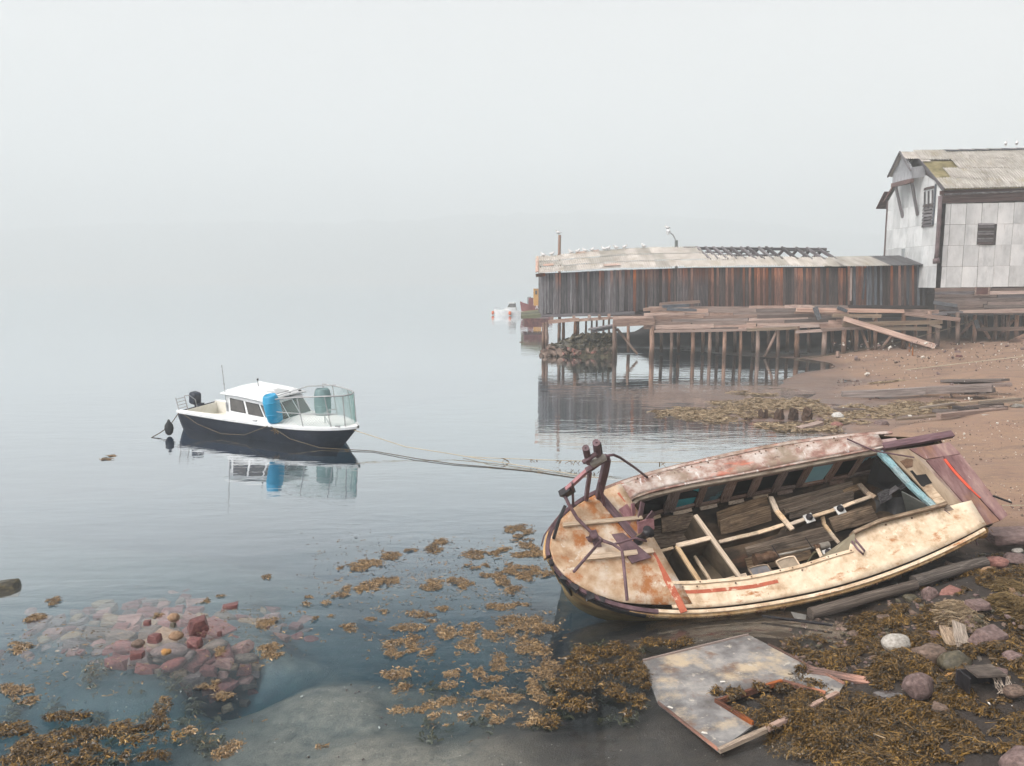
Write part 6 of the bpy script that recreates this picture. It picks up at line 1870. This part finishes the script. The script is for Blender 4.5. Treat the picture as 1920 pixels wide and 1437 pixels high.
# weed line on the beach spit
SP = [(1260,775,26,5),(1290,772,30,7),(1330,776,40,9),(1370,772,30,8),(1400,768,40,8),(1440,764,40,10),(1480,762,40,12),(1520,766,30,12),(1545,775,26,10),(1300,782,30,6),(1350,788,40,5),(1420,782,40,6),(1380,757,30,4),(1430,752,30,3),(1500,750,20,3),(1345,757,16,3),(1235,772,10,2),(1240,782,8,2),(1470,800,50,7),(1500,806,40,6),(1560,806,24,7),(1540,795,20,6),
      (1610,768,30,7),(1640,776,40,9),(1680,772,36,9),(1700,768,40,10),(1730,774,40,9),(1770,768,40,8),(1600,782,30,6),(1660,785,30,5),(1620,800,12,4),(1570,790,16,5),(1665,727,30,4),(1580,795,20,7),(1430,741,30,2),(1390,737,20,1.5)]
def zsp(X, Y, r): return np.maximum(gz(X, Y), 0) + r.uniform(0, .03, len(X)) + .06 * np.clip(vnoise(X, Y, .7, 18) + .1, 0, 1)
def blob_far(blobs, dens, seed, zf): return blob_pts(blobs, dens, seed, zf)
V, Fq = ribbons(p_ := blob_far(SP, 210, 110, zsp), 3.0 + 1.2 * vnoise(p_[:, 0], p_[:, 1], 1.2, 19), .22, .035, .05, 7)
tag(fast_mesh('beach_seaweed', V, Fq, WEED_B), 'pale yellow weed stranded along the sand spit', 'seaweed', kind='stuff')
# shell grit, pebbles and scraps: tiny stones strewn over beach and sea bed
gr = MB()
g2 = random.Random(15)
for k_ in range(3400):
    if k_ < 2750: px, py = g2.uniform(1560, 1930), 800 - 160 * g2.random() ** .6 if g2.random() < .45 else g2.uniform(790, 1010)
    elif k_ < 3100: px, py = g2.uniform(440, 1240), g2.uniform(1200, 1450)
    else: px, py = g2.uniform(1500, 1930), g2.uniform(1060, 1330)
    if 800 < py < 1010 and px < 1700 + (py - 800) * .95: continue
    p = G(px, py, .2 if px > 1240 else -.3)
    z = ground_at(p.x, p.y)
    p = G(px, py, z)
    s_ = (g2.uniform(.4, 1.5) if g2.random() < .94 else g2.uniform(1.8, 4.2)) * p.y / F
    if k_ >= 2750: s_ *= .8
    gr.mat(g2.choice((0, 1, 2, 2) if k_ < 2750 else (0, 1, 1, 2, 2)))
    gr.box((p.x, p.y, z + s_ * .3), (s_ * g2.uniform(.8, 1.9), s_ * g2.uniform(.8, 1.6), s_ * .8), Euler((g2.random(), g2.random(), g2.random() * 3)).to_matrix(), jit=s_ * .15)
o = gr.build('shell_grit', [surf('white_shell', [(0, (.5, .46, .4)), (1, (.72, .7, .66))], rand=0), R_BROWN, R_MAUVE])
o['kind'] = 'stuff'
# shingle under and in front of the wreck
gr = MB()
for k_ in range(900):
    px, py = g2.uniform(1470, 1930), g2.uniform(1040, 1260)
    if py < np.interp(px, [1470, 1600, 1840, 1930], [1165, 1130, 1040, 1010]): continue
    p = G(px, py, .2); z = ground_at(p.x, p.y); p = G(px, py, z)
    s_ = g2.uniform(2, 8) * p.y / F
    gr.mat(g2.choice((0, 1, 2, 0)))
    gr.box((p.x, p.y, z + s_ * .12), (s_ * g2.uniform(.9, 1.7), s_ * g2.uniform(.7, 1.3), s_ * .6), Euler((g2.uniform(-.3, .3), g2.uniform(-.3, .3), g2.random() * 3)).to_matrix(), jit=s_ * .16)
o = gr.build('shingle', [R_BROWN, R_MAUVE, R_OLIVE]); o['kind'] = 'stuff'
# dark weed growing under water: soft low tufts on the bed
UB = []
g3 = random.Random(8)
for k_ in range(60):
    UB.append((g3.uniform(0, 420), g3.uniform(1180, 1400), g3.uniform(8, 26), g3.uniform(4, 12)))
for k_ in range(30):
    UB.append((g3.uniform(740, 1230), g3.uniform(1180, 1340), g3.uniform(10, 30), g3.uniform(5, 14)))
def zund(X, Y, r): return np.minimum(gz(X, Y) + r.uniform(0, .10, len(X)), -.06)
V, Fq = ribbons(p_ := blob_pts(UB, 520, 120, zund), 1.0 + 2 * vnoise(p_[:, 0], p_[:, 1], .5, 20), .11, .022, .05, 8)
tag(fast_mesh('underwater_seaweed', V, Fq, weedmat('drowned_olive_weed', [(.1, (.012, .016, .010)), (.5, (.05, .05, .026)), (.9, (.13, .11, .05))])), 'olive weed growing on the sea bed', 'seaweed', kind='stuff')

# ------------------------------------------------------------------ fallen panel in the shallows
PZ = {'T': (1404, 1191, .07), 'A': (1440, 1209, .08), 'R': (1583, 1283, .10), 'R2': (1572, 1300, .10), 'B': (1437, 1368, .07), 'B2': (1347, 1408, .03), 'L2': (1233, 1318, -.035), 'L': (1205, 1240, -.02)}
H_ = {'a': (1467, 1277, .07), 'b': (1341, 1316, .03), 'c': (1412, 1360, .06), 'd': (1548, 1300, .09)}
panel = empty('fallen_panel', G(1400, 1300, .03), 'large scuffed grey board with a square cut-out lying half sunk in the shallows', 'board')
pm = {k: G(*v) - panel.location for k, v in {**PZ, **H_}.items()}
PANELM = surf('scuffed_grey_blue_panel', [(0, (.085, .075, .07)), (.4, (.165, .16, .16)), (.7, (.26, .25, .24)), (1, (.36, .33, .29))], (1, 1, 1), 2.4, bump=.3, bd=.004, rand=0, rough=.5, spec=.4,
              stains=[((.42, .34, .24), (1, 1, 1), 1.5, .52, .64), ((.15, .08, .045), (1, 1, 1), 2.0, .54, .68), ((.44, .40, .34), (1, 1, 1), 5, .60, .68), ((.05, .04, .035), (1, 1, 1), 8, .68, .74)])
m = MB()
quads_ = [('L', 'L2', 'b', 'a'), ('L2', 'B2', 'c', 'b'), ('L', 'a', 'A', 'T'), ('A', 'a', 'd', 'R'), ('d', 'R2', 'R'), ]
vv = list(pm); m.add([pm[k] for k in vv], [tuple(vv.index(k) for k in q) for q in quads_])
o = m.build('board', PANELM, panel); add_mod(o, 'SUBSURF', levels=0, render_levels=0); add_mod(o, 'SOLIDIFY', thickness=.022, offset=-1)
def edge_board(name, a, b, wd, th, mat, dz=0.0, k=None):
    o = board(panel, name, panel.location + pm[a] + Vector((0, 0, dz)), panel.location + pm[b] + Vector((0, 0, dz)), wd, th, mat, normal=(0, 0, 1))
    return o
edge_board('edge_rail', 'B2', 'B', .06, .05, W_DRIFT, .0)
edge_board('edge_rail', 'B', 'R2', .06, .05, W_PALE, .0)
edge_board('inner_edge', 'b', 'c', .04, .05, PURPLE and W_RUST, .02)
edge_board('inner_edge', 'b', 'a', .04, .07, W_RUST, -.01)
edge_board('inner_edge', 'a', 'd', .04, .06, W_RUST, -.01)
edge_board('edge_strip', 'A', 'R', .03, .04, W_RUST, .0)
edge_board('edge_strip', 'L2', 'B2', .025, .03, W_RUST, .01)
edge_board('edge_strip', 'L', 'T', .02, .03, W_PALE, .01)
for px, py in ((1257, 1328), (1321, 1376), (1355, 1280)):
    p = G(px, py, .045 if px != 1257 else .01)
    m = MB().slab([Vector(v) for v in ((-.035, -.014, 0), (.035, -.012, 0), (.03, .012, 0), (-.03, .016, 0))], (0, 0, 1), .004)
    o = m.build('paper_scrap', bpy.data.materials['white_shell'], None, loc=p + Vector((0, 0, .014)))
    o.rotation_euler = (0, 0, random.uniform(-.8, .8))
    tag(o, {1257: 'pale scrap on the drowned left corner of the fallen panel', 1321: 'white strip near the front edge of the fallen panel', 1355: 'white scrap in the middle of the fallen panel'}[px], 'scrap')
# ------------------------------------------------------------------ loose timber
def plank(name, a, b, wd, th, mat, label, cat='plank', normal=(0, -.4, 1), dia=None):
    o = log(None, name, a, b, dia, mat) if dia else board(None, name, a, b, wd, th, mat, normal=normal)
    return tag(o, label, cat)
def GG(px, py, dz=0.0):
    p = G(px, py, .2); z = ground_at(p.x, p.y); p = G(px, py, z + dz)
    return p
plank('log', GG(1520, 1150, .10), GG(1716, 1096, .14), 0, 0, W_WETDRIFT, 'lower left log lying under the side of the wreck', 'log', dia=.20)
plank('log', GG(1712, 1092, .14), GG(1846, 1052, .18), 0, 0, W_WETDRIFT, 'upper right log with a sawn end poking out below the stern', 'log', dia=.23)
plank('plank', G(1510, 1256, .10), G(1632, 1279, .10), .12, .04, W_RUST, 'purple brown plank sticking out of the weed right of the fallen panel')
plank('plank', G(1545, 1268, .05), G(1600, 1284, .05), .05, .03, W_GREY, 'thin grey lath beneath the purple brown plank')
plank('plank', GG(1773, 1176, .14), GG(1790, 1220, .06), .20, .03, W_DRIFT, 'left of two short tan planks leaning by the broad mauve boulder', normal=(0, -.8, .6))
plank('plank', GG(1797, 1168, .16), GG(1808, 1222, .08), .19, .03, W_DRIFT, 'right of two short tan planks leaning by the broad mauve boulder', normal=(.1, -.8, .6))
plank('plank', GG(1815, 1200, .05), GG(1840, 1240, .03), .05, .02, W_DRIFT, 'thin tan lath beside the broad mauve boulder')
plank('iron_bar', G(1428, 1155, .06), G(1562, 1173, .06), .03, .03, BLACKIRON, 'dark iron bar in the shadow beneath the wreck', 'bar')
m = MB().slab([G(1483, 1147, .18), G(1512, 1153, .16), G(1511, 1162, .08), G(1490, 1160, .08)], (0, -1, .3), .015)
tag(m.build('metal_plate', surf('pale_bent_plate', [(0, (.10, .095, .09)), (1, (.25, .24, .22))], rand=0)), 'bent metal plate standing under the side of the wreck', 'plate')
m = MB().tube([GG(1688, 1049, .35), GG(1703, 1052, .12), GG(1722, 1062, .05)], .03, 6)
# beach timber
for a, b, wd, th, lab in (((1578, 741), (1738, 733), .35, .3, 'long weathered baulk half sunk in the sand at the water line'),
                      ((1736, 733), (1862, 728), .3, .28, 'second baulk lying in line with the first on the sand'),
                      ((1735, 728), (1898, 721), .5, .12, 'wide grey board lying behind the second baulk'),
                      ((1770, 714), (1885, 713), .8, .1, 'broad faded board flat on the sand behind the baulks'),
                      ((1818, 735), (1858, 733), .8, .2, 'short wide grey board end against the baulks'),
                      ((1562, 767), (1622, 769), .12, .1, 'grey pole lying at the edge of the weed by the white boulder'),
                      ((1498, 808), (1540, 797), .3, .25, 'bleached log end in front of the stumps'),
                      ((1725, 765), (1790, 756), .14, .06, 'yellowish lath at the left of the driftwood pile'),
                      ((1755, 762), (1905, 747), .18, .1, 'long pale plank on top of the driftwood pile'),
                      ((1835, 756), (1915, 749), .16, .1, 'pale plank end at the right top of the driftwood pile'),
                      ((1760, 780), (1885, 768), .24, .16, 'long reddish plank along the front of the driftwood pile'),
                      ((1680, 787), (1770, 779), .14, .08, 'thin ochre plank running left from the driftwood pile'),
                      ((1750, 770), (1795, 772), .2, .12, 'grey broken plank in the middle of the driftwood pile'),
                      ((1790, 766), (1830, 770), .26, .2, 'black stub in the driftwood pile'),
                      ((1810, 764), (1880, 758), .16, .1, 'grey plank crossing the driftwood pile'),
                      ((1855, 752), (1925, 757), .12, .08, 'tan lath at the right end of the driftwood pile'),
                      ((1860, 768), (1884, 766), .3, .22, 'grey block end of the driftwood pile'),
                      ((1745, 712), (1770, 711), .2, .1, 'curved scrap of wood on the sand')):
    mm = W_BAULK if 'grey' in lab or 'baulk' in lab or 'faded' in lab else (W_DARK if 'black' in lab else (W_PALE if 'reddish' in lab or 'bleached' in lab else W_DRIFT))
    up = .06 if 'pile' not in lab else random.uniform(.12, .3)
    tag(board(None, 'baulk' if 'baulk' in lab else 'plank', GG(*a, up), GG(*b, up), wd, th, mm, normal=(0, 0, 1)), lab, 'plank', 'timber strewn on the beach')
for px, py, lab in ((1430, 786, 'jagged rotten stump at the left of the stump row'), (1460, 786, 'blocky rotten stump second from the left'), (1487, 786, 'leaning rotten stump third from the left'), (1513, 785, 'rotten stump at the right of the stump row'), (1402, 790, 'low worn stump left of the jagged one')):
    c = GG(px, py + 9)
    s_ = c.y / F
    h = 25 * s_ if px != 1402 else 12 * s_
    bm_ = MB()
    rows = []
    rr = random.Random(px)
    for j in range(6):
        rows.append([Vector(((11.5 * s_ + rr.uniform(-.03, .03)) * math.cos(2 * PI * i / 11) * (1 - .06 * j), (8 * s_ + rr.uniform(-.03, .03)) * math.sin(2 * PI * i / 11), h * j / 5 + (rr.uniform(-.10, .14) if j == 5 else 0))) for i in range(11)])
    bm_.grid(rows, close=True); bm_.f.append(tuple(range(55, 66))); bm_.m.append(0)
    tag(bm_.build('stump', surf('rotten_stump_wood', [(0, (.02, .012, .009)), (1, (.085, .052, .036))], (3, 3, 1), ns=3, bump=.8, bd=.04) if 'rotten_stump_wood' not in bpy.data.materials else bpy.data.materials['rotten_stump_wood'], None, loc=c), lab, 'stump', 'rotten stumps on the spit')
# short posts and orange stakes by the wharf
for px, yb, yt, d, mt, nm, lab in ((1571, 672, 659, .26, W_PILE, 'post', 'short cut off post standing on the sand by the wharf'), (1627, 661, 656, .3, W_PILE, 'post', 'stub of a post under the wharf edge'),
                         (1705, 659, 644, .07, ORANGE, 'stake', 'left of two thin orange stakes in the sand'), (1711, 666, 651, .08, ORANGE, 'stake', 'right of two thin orange stakes in the sand')):
    Y = GG(px, yb).y
    tag(log(None, nm, P(px, yb + 1, Y), P(px, yt, Y), d, mt), lab, nm)
# pole and lamp behind the boathouse
tag(log(None, 'mooring_pole', P(1049, 600, 65.5), P(1049, 441, 65.5), .26, W_PILE), 'tall bare mooring pole rising behind the boathouse roof with a gull on top', 'pole')
lampp = empty('street_lamp', P(1268, 600, 66), 'leaning lamp post with curved bracket behind the boathouse', 'lamp post')
m = MB().tube([P(1268, 600, 66) - lampp.location, P(1268, 451, 66) - lampp.location], .13, 8); m.build('lamp_column', surf('grey_green_column', [(0, (.13, .145, .14)), (1, (.2, .215, .21))], rand=0), lampp)
m = MB().tube([P(x, y, 66) - lampp.location for x, y in ((1267, 454), (1265.5, 448), (1262, 441), (1257, 437))], .05, 6); m.build('bracket', TUBE, lampp)
m = MB().tube([P(x, y, 66) - lampp.location for x, y in ((1258, 438), (1254, 433.5), (1250, 431))], [.06, .16, .08], 8); m.tube([P(x, y, 66) - lampp.location for x, y in ((1253, 441), (1250, 434))], .12, 6); m.build('lamp_head', WHITE, lampp)
# gulls
GW = surf('white_plumage', [(0, (.55, .55, .55)), (1, (.72, .72, .72))], rand=0)
GGY = surf('grey_wing_plumage', [(0, (.36, .37, .38)), (1, (.46, .47, .48))], rand=0)
BEAK = surf('yellow_beak', [(0, (.45, .28, .05)), (1, (.55, .35, .08))], rand=0)
def gull(p, face, label, sc_=1.0, grp='gulls on the boathouse roof'):
    g = empty('gull', p, label, 'bird', rot=(0, 0, face), group=grp)
    g.scale = (sc_ * .72,) * 3
    body = [(-.26, .16, .012), (-.18, .17, .05), (-.08, .185, .085), (.04, .20, .10), (.12, .235, .08), (.155, .29, .052), (.165, .335, .055), (.19, .36, .052), (.225, .355, .03), (.24, .35, .012)]
    MB().tube([(x, 0, z) for x, z, r_ in body], [r_ * 1.35 for x, z, r_ in body], 10).build('body', GW, g, smooth=True)
    for s_ in (-1, 1):
        MB().slab([Vector(v) for v in ((.08, s_ * .085, .26), (.10, s_ * .10, .17), (-.12, s_ * .085, .14), (-.36, s_ * .02, .15), (-.15, s_ * .06, .23))], (0, s_, .2), .015).build('wing', GGY, g)
        MB().tube([(.0, s_ * .04, .12), (.0, s_ * .04, 0)], .01, 4).build('leg', BEAK, g)
    MB().tube([(.235, 0, .352), (.30, 0, .34)], [.014, .004], 5).build('beak', BEAK, g)
    return g
def onroof(px, t_=1.0): return roofpt(px, t_) + Vector((0, 0, .10))
for px, face, lab in ((1022, 3.0, 'gull at the very left end of the boathouse ridge'), (1039, .3, 'brownish gull next to the mooring pole'), (1077, 3.3, 'gull left of the raised roof sheets'), (1090, .2, 'gull on the first raised roof sheet'), (1105, 3.0, 'gull just right of the first raised sheet'), (1119, .5, 'gull on the second raised sheet'), (1143, 2.9, 'left of a close pair of gulls on the ridge'), (1151, .1, 'right of a close pair of gulls on the ridge'), (1167, 3.2, 'gull right of the close pair'), (1184, .2, 'larger gull in the middle of the ridge'), (1222, 3.4, 'last gull to the right on the boathouse ridge')):
    gull(onroof(px, .97), face, lab, 1.15)
gull(P(1047, 440.5, 65.5), 3.1, 'gull perched on top of the mooring pole', 1.3, 'gulls perched high')
gull(P(1251, 431, 66), 3.0, 'gull perched on the lamp head', 1.2, 'gulls perched high')
gull(Vector((hroof(36.0, 1).x, YM, ZR + .55)), 1.0, 'left gull on the warehouse ridge', 1.2, 'gulls perched high')
gull(Vector((hroof(36.8, 1).x, YM, ZR + .58)), 1.0, 'right gull on the warehouse ridge', 1.2, 'gulls perched high')
# ------------------------------------------------------------------ far boats beyond the boathouse
def farboat():
    c = G(986, 592, 0)
    fb = empty('small_motor_boat', c, 'small white motor boat with orange fenders moored beyond the boathouse', 'boat', rot=(0, 0, 2.9))
    s = c.y / F
    L = 62 * s
    rows = []
    for x in np.linspace(0, 1, 12):
        b = .16 * L * (1 - max(0, (x - .45) / .55) ** 2.2) + .01
        z = .13 * L + .05 * L * x ** 2
        rk = .10 * L * max(0, x - .8) * 5 * .5
        rows.append([Vector((x * L - rk, -b * .7, -.1)), Vector((x * L, -b, z)), Vector((x * L, b, z)), Vector((x * L - rk, b * .7, -.1))])
    m = MB().grid(rows); m.f.append((3, 2, 1, 0)); m.m.append(0)
    m.build('hull', WHITE, fb)
    MB().slab([Vector((.35 * L, -.11 * L, .14 * L)), Vector((.75 * L, -.09 * L, .16 * L)), Vector((.60 * L, -.08 * L, .24 * L)), Vector((.36 * L, -.10 * L, .24 * L))], (0, -1, 0), -.2 * L).build('cabin', WHITE, fb)
    MB().slab([Vector((.36 * L, -.09 * L, .24 * L)), Vector((.60 * L, -.08 * L, .24 * L)), Vector((.52 * L, -.07 * L, .37 * L)), Vector((.37 * L, -.08 * L, .37 * L))], (0, -1, 0), -.16 * L).build('windscreen', GLASS, fb)
    MB().box((.44 * L, 0, .375 * L), (.2 * L, .2 * L, .03 * L)).build('cabin_roof', WHITE, fb)
    MB().tube([(.2 * L, .1 * L, .15 * L), (.5 * L, .1 * L, .2 * L), (.8 * L, .06 * L, .22 * L), (.99 * L, 0, .24 * L)], .02, 5).build('rail', TUBE, fb)
    ob = surf('orange_fender', [(0, (.62, .14, .06)), (1, (.75, .22, .10))], rand=0)
    for x, y in ((1.03, 0), (.45, .19), (.45, -.19)):
        MB().lathe([(.01, -.30), (.18, -.22), (.23, 0), (.18, .22), (.02, .32)], 10, Matrix.Translation((x * L, y * L, .07 * L))).build('fender', ob, fb, smooth=True)
farboat()
def tug():
    c = G(1035, 592, 0)
    tb = empty('fishing_boat', c, 'dark red fishing boat with yellow wheelhouse showing past the corner of the boathouse', 'boat', rot=(0, 0, PI))
    s = c.y / F
    RED = surf('dark_red_hull', [(0, (.13, .022, .022)), (1, (.22, .05, .045))], ns=1, rand=0, rough=.5)
    YEL = surf('amber_wheelhouse', [(0, (.48, .24, .05)), (1, (.62, .36, .10))], ns=1, rand=0)
    Lt = 60 * s
    rows = []
    for x in np.linspace(0, 1, 12):
        b = 14 * s * (1 - max(0, (x - .5) / .5) ** 2.4) + .03
        z = 18 * s + 8 * s * max(0, x - .4) ** 2 * 3
        rows.append([Vector((x * Lt - 4 * s * x * x, -b * .8, -.2)), Vector((x * Lt, -b, z)), Vector((x * Lt, b, z)), Vector((x * Lt - 4 * s * x * x, b * .8, -.2))])
    m = MB().grid(rows); m.f.append((3, 2, 1, 0)); m.m.append(0)
    m.build('hull', RED, tb)
    MB().box((.46 * Lt, 0, 34 * s), (.24 * Lt, 16 * s, 32 * s)).build('wheelhouse', YEL, tb)
    MB().box((.46 * Lt, 0, 51 * s), (.28 * Lt, 19 * s, 2 * s)).build('wheelhouse_roof', WHITE, tb)
    for k_ in (.40, .50): MB().box((k_ * Lt, 8.2 * s, 43 * s), (.06 * Lt, .5 * s, 7 * s)).build('window', GLASS, tb)
    MB().box((.66 * Lt, 0, 26 * s), (.14 * Lt, 12 * s, 14 * s)).build('deck_house', RED, tb)
    MB().tube([(.30 * Lt, 0, 50 * s), (.34 * Lt, 0, 62 * s)], .5 * s, 5).build('mast', YEL, tb)
    MB().tube([(.75 * Lt, 0, 20 * s), (.75 * Lt, 0, 34 * s), (.66 * Lt, 0, 34 * s)], .8 * s, 5).build('bow_gallows', BLACKIRON, tb)
    # the letters A and K on its bow
    def stroke(mb, pts, y):
        for a, b in zip(pts, pts[1:]): mb.beam(Vector((a[0], y, a[1])), Vector((b[0], y, b[1])), .1, 1.1 * s, up=(0, 0, 1))
    for sg in (1, -1):
        mb = MB()
        x0, z0, hh = .52 * Lt, 12.5 * s, 7 * s
        y = sg * 14.4 * s * (.985 if sg > 0 else .985)
        d = -sg
        def gl(strokes, ox):
            for st_ in strokes:
                for a, b in zip(st_, st_[1:]):
                    mb.beam(Vector((x0 + d * (ox + a[0]) * hh, y, z0 + a[1] * hh)), Vector((x0 + d * (ox + b[0]) * hh, y, z0 + b[1] * hh)), .9 * s, .1, up=(0, 1, 0))
        gl([[(0, 0), (.35, 1), (.7, 0)], [(.17, .35), (.53, .35)]], 0)
        gl([[(0, 0), (0, 1)], [(.6, 1), (0, .45), (.6, 0)]], .95)
        mb.build('bow_letters', WHITE, tb)
    return tb
tug()
pon = empty('pontoon', G(1000, 610, 0), 'low weedy landing stage of green poles beyond the boathouse', 'landing stage')
for k_ in range(6):
    board(pon, 'pole', P(978, 587 + k_ * 1.6, 96 - k_ * 3), P(1022, 583 + k_ * 1.8, 94 - k_ * 3), .35, .25, wood('mossy_pole', [(0, (.08, .085, .05)), (1, (.24, .24, .15))]) if k_ == 0 else bpy.data.materials['mossy_pole'])
for x in (984, 993, 1003, 1012):
    board(pon, 'support', P(x, 612, 86), P(x, 594, 86), .5, .3, W_RUST)
mb = MB().box(P(1005, 604, 84) - pon.location, (2.6, 3, .9)); mb.build('rusty_tank', R_DRED, pon)
# ------------------------------------------------------------------ ropes
ROPE = surf('pale_rope', [(0, (.30, .25, .18)), (1, (.50, .44, .34))], ns=30, rand=0)
CHAIN = surf('weedy_rope', [(0, (.05, .04, .028)), (1, (.14, .11, .075))], ns=30, rand=0)
def rope(name, pts, rad, mat, label, tufts=0, seed=0):
    fine = []
    for a, b in zip(pts, pts[1:]):
        for k_ in range(6): fine.append(Vector(a).lerp(Vector(b), k_ / 6))
    fine.append(Vector(pts[-1]))
    m = MB().tube(fine, rad, 5)
    rr = random.Random(seed)
    o = m.build(name, mat)
    for k_ in range(tufts):
        p = rr.choice(fine)
        t = MB()
        for q in range(4): t.beam(p + Vector((rr.uniform(-.1, .1), 0, .01)), p + Vector((rr.uniform(-.14, .14), 0, -.05 - .08 * rr.random())), .03, .01)
        t.build('weed_tuft', WEED, o)
    return tag(o, label, 'rope')
def BW(x, y, z): return BO + (Euler((.085, 0, -.507)).to_matrix() @ Vector((x, y, z)))
rope('rope', [BW(7.4, -.1, .55), G(760, 838, .22), G(850, 852, .09), G(930, 866, .03), G(1000, 877, .03), G(1090, 892, .02), G(1200, 905, -.05)], .014, ROPE, 'pale mooring rope running from the bow towards the shore')
rope('rope', [BW(4.7, -1.02, .66), BW(5.6, -1.1, .34), BW(6.7, -.95, .12), G(700, 846, .02), G(780, 860, .03), G(850, 870, .02), G(930, 877, .012), G(1000, 884, .01), G(1080, 896, .01)], .014, CHAIN, 'dark weedy rope sagging along the hull and out over the water', 5, 3)
rope('rope', [G(868, 856, .03), G(920, 859, .10), G(1000, 862, .16), G(1100, 865, .2), G(1200, 867, .25), G(1330, 868, .3), G(1430, 868, .4)], .012, ROPE, 'thin rope hung with weed stretching behind the bow of the wreck', 9, 5)
rope('rope', [BW(.1, -.85, .74), G(317, 800, .25), G(300, 812, .1), G(284, 821, .0)], .016, CHAIN, 'stern line dropping into the water left of the motor boat')
rope('rope', [BW(.35, -.93, .68), BW(1.2, -1.05, .42), BW(2.4, -1.1, .20), BW(3.5, -1.08, .26), BW(4.6, -1.04, .66)], .013, CHAIN, 'slack rope looped along the black side of the motor boat')
fp = G(317, 806, .22)
m = MB().lathe([(.03, .30), (.06, .22), (.13, .12), (.15, 0), (.12, -.16), (.05, -.24)], 12)
tag(m.build('fender', RUBBER, None, loc=fp + Vector((0, 0, .05)), smooth=True), 'black fender hanging at the stern of the motor boat', 'fender')
rope('cable', [P(1480, 676, 52.5), P(1560, 665, 52.8), P(1660, 648, 53), P(1760, 622, 53.2), P(1828, 600, 54.8)], .03, CHAIN, 'slack grey cable slung under the wharf')
rope('cable', [GG(1600, 705, .02), GG(1700, 694, .02), GG(1800, 682, .02), GG(1925, 668, .02)], .03, ROPE, 'pale rope lying straight across the sand')
rope('cable', [GG(1846, 872, .03), GG(1890, 874, .02), GG(1930, 873, .02)], .012, CHAIN, 'thin line on the sand behind the stern')
rope('cable', [GG(1880, 948, .03), GG(1930, 948, .02)], .014, ROPE, 'pale line on the sand right of the loose panels')
# tub with frayed rope among the boulders
c = GG(1838, 1290)
tub = empty('broken_crate', c, 'dark broken wooden crate end among the weed with frayed rope hanging over it', 'crate', rot=(0, 0, .1))
for nm_, ce, sz in (('crate_board', (.0, .12, .09), (.46, .02, .2)), ('crate_board', (-.22, 0, .09), (.02, .22, .2)), ('crate_board', (.22, 0, .09), (.02, .22, .2)), ('crate_lid', (.06, .02, .20), (.36, .26, .02))):
    MB().box(ce, sz, jit=.008).build(nm_, W_WETDRIFT if nm_ == 'crate_lid' else BLACKIRON, tub)
m = MB()
for k_ in range(26):
    x = random.uniform(.12, .28)
    m.tube([(x, .02, .17), (x + random.uniform(-.05, .05), -.06, .15), (x + random.uniform(-.06, .06), -.12, .06), (x + random.uniform(-.08, .08), -.15, .0)], .005, 4)
m.build('frayed_rope', W_DRIFT, tub)
# puddles between the stones (still water, real thickness)
for px, py, rx, ry, lab in ((1668, 1302, 30, 9, 'pale still puddle in the weed left of the purple brown boulder'), (1864, 1224, 28, 11, 'puddle in front of the broad mauve boulder'), (1904, 1222, 22, 9, 'puddle at the right edge beside the boulders'), (1795, 1075, 24, 6, 'small glinting puddle below the log')):
    c = GG(px, py)
    z = c.z + .05
    c = G(px, py, z)
    rr = random.Random(px)
    rx_, ry_ = rx * c.y / F, ry * c.y / F * c.y / (HC - z)
    n = 22
    pts = [Vector((rx_ * math.cos(2 * PI * i / n) * rr.uniform(.8, 1.1), ry_ * math.sin(2 * PI * i / n) * rr.uniform(.8, 1.1), 0)) for i in range(n)]
    o = MB().slab(pts, (0, 0, 1), .05).build('puddle', surf('still_puddle', [(0, (.05, .04, .038)), (1, (.12, .10, .095))], rand=0, bump=0, rough=.06, spec=1.0) if 'still_puddle' not in bpy.data.materials else bpy.data.materials['still_puddle'], None, loc=c)
    o['kind'] = 'structure'
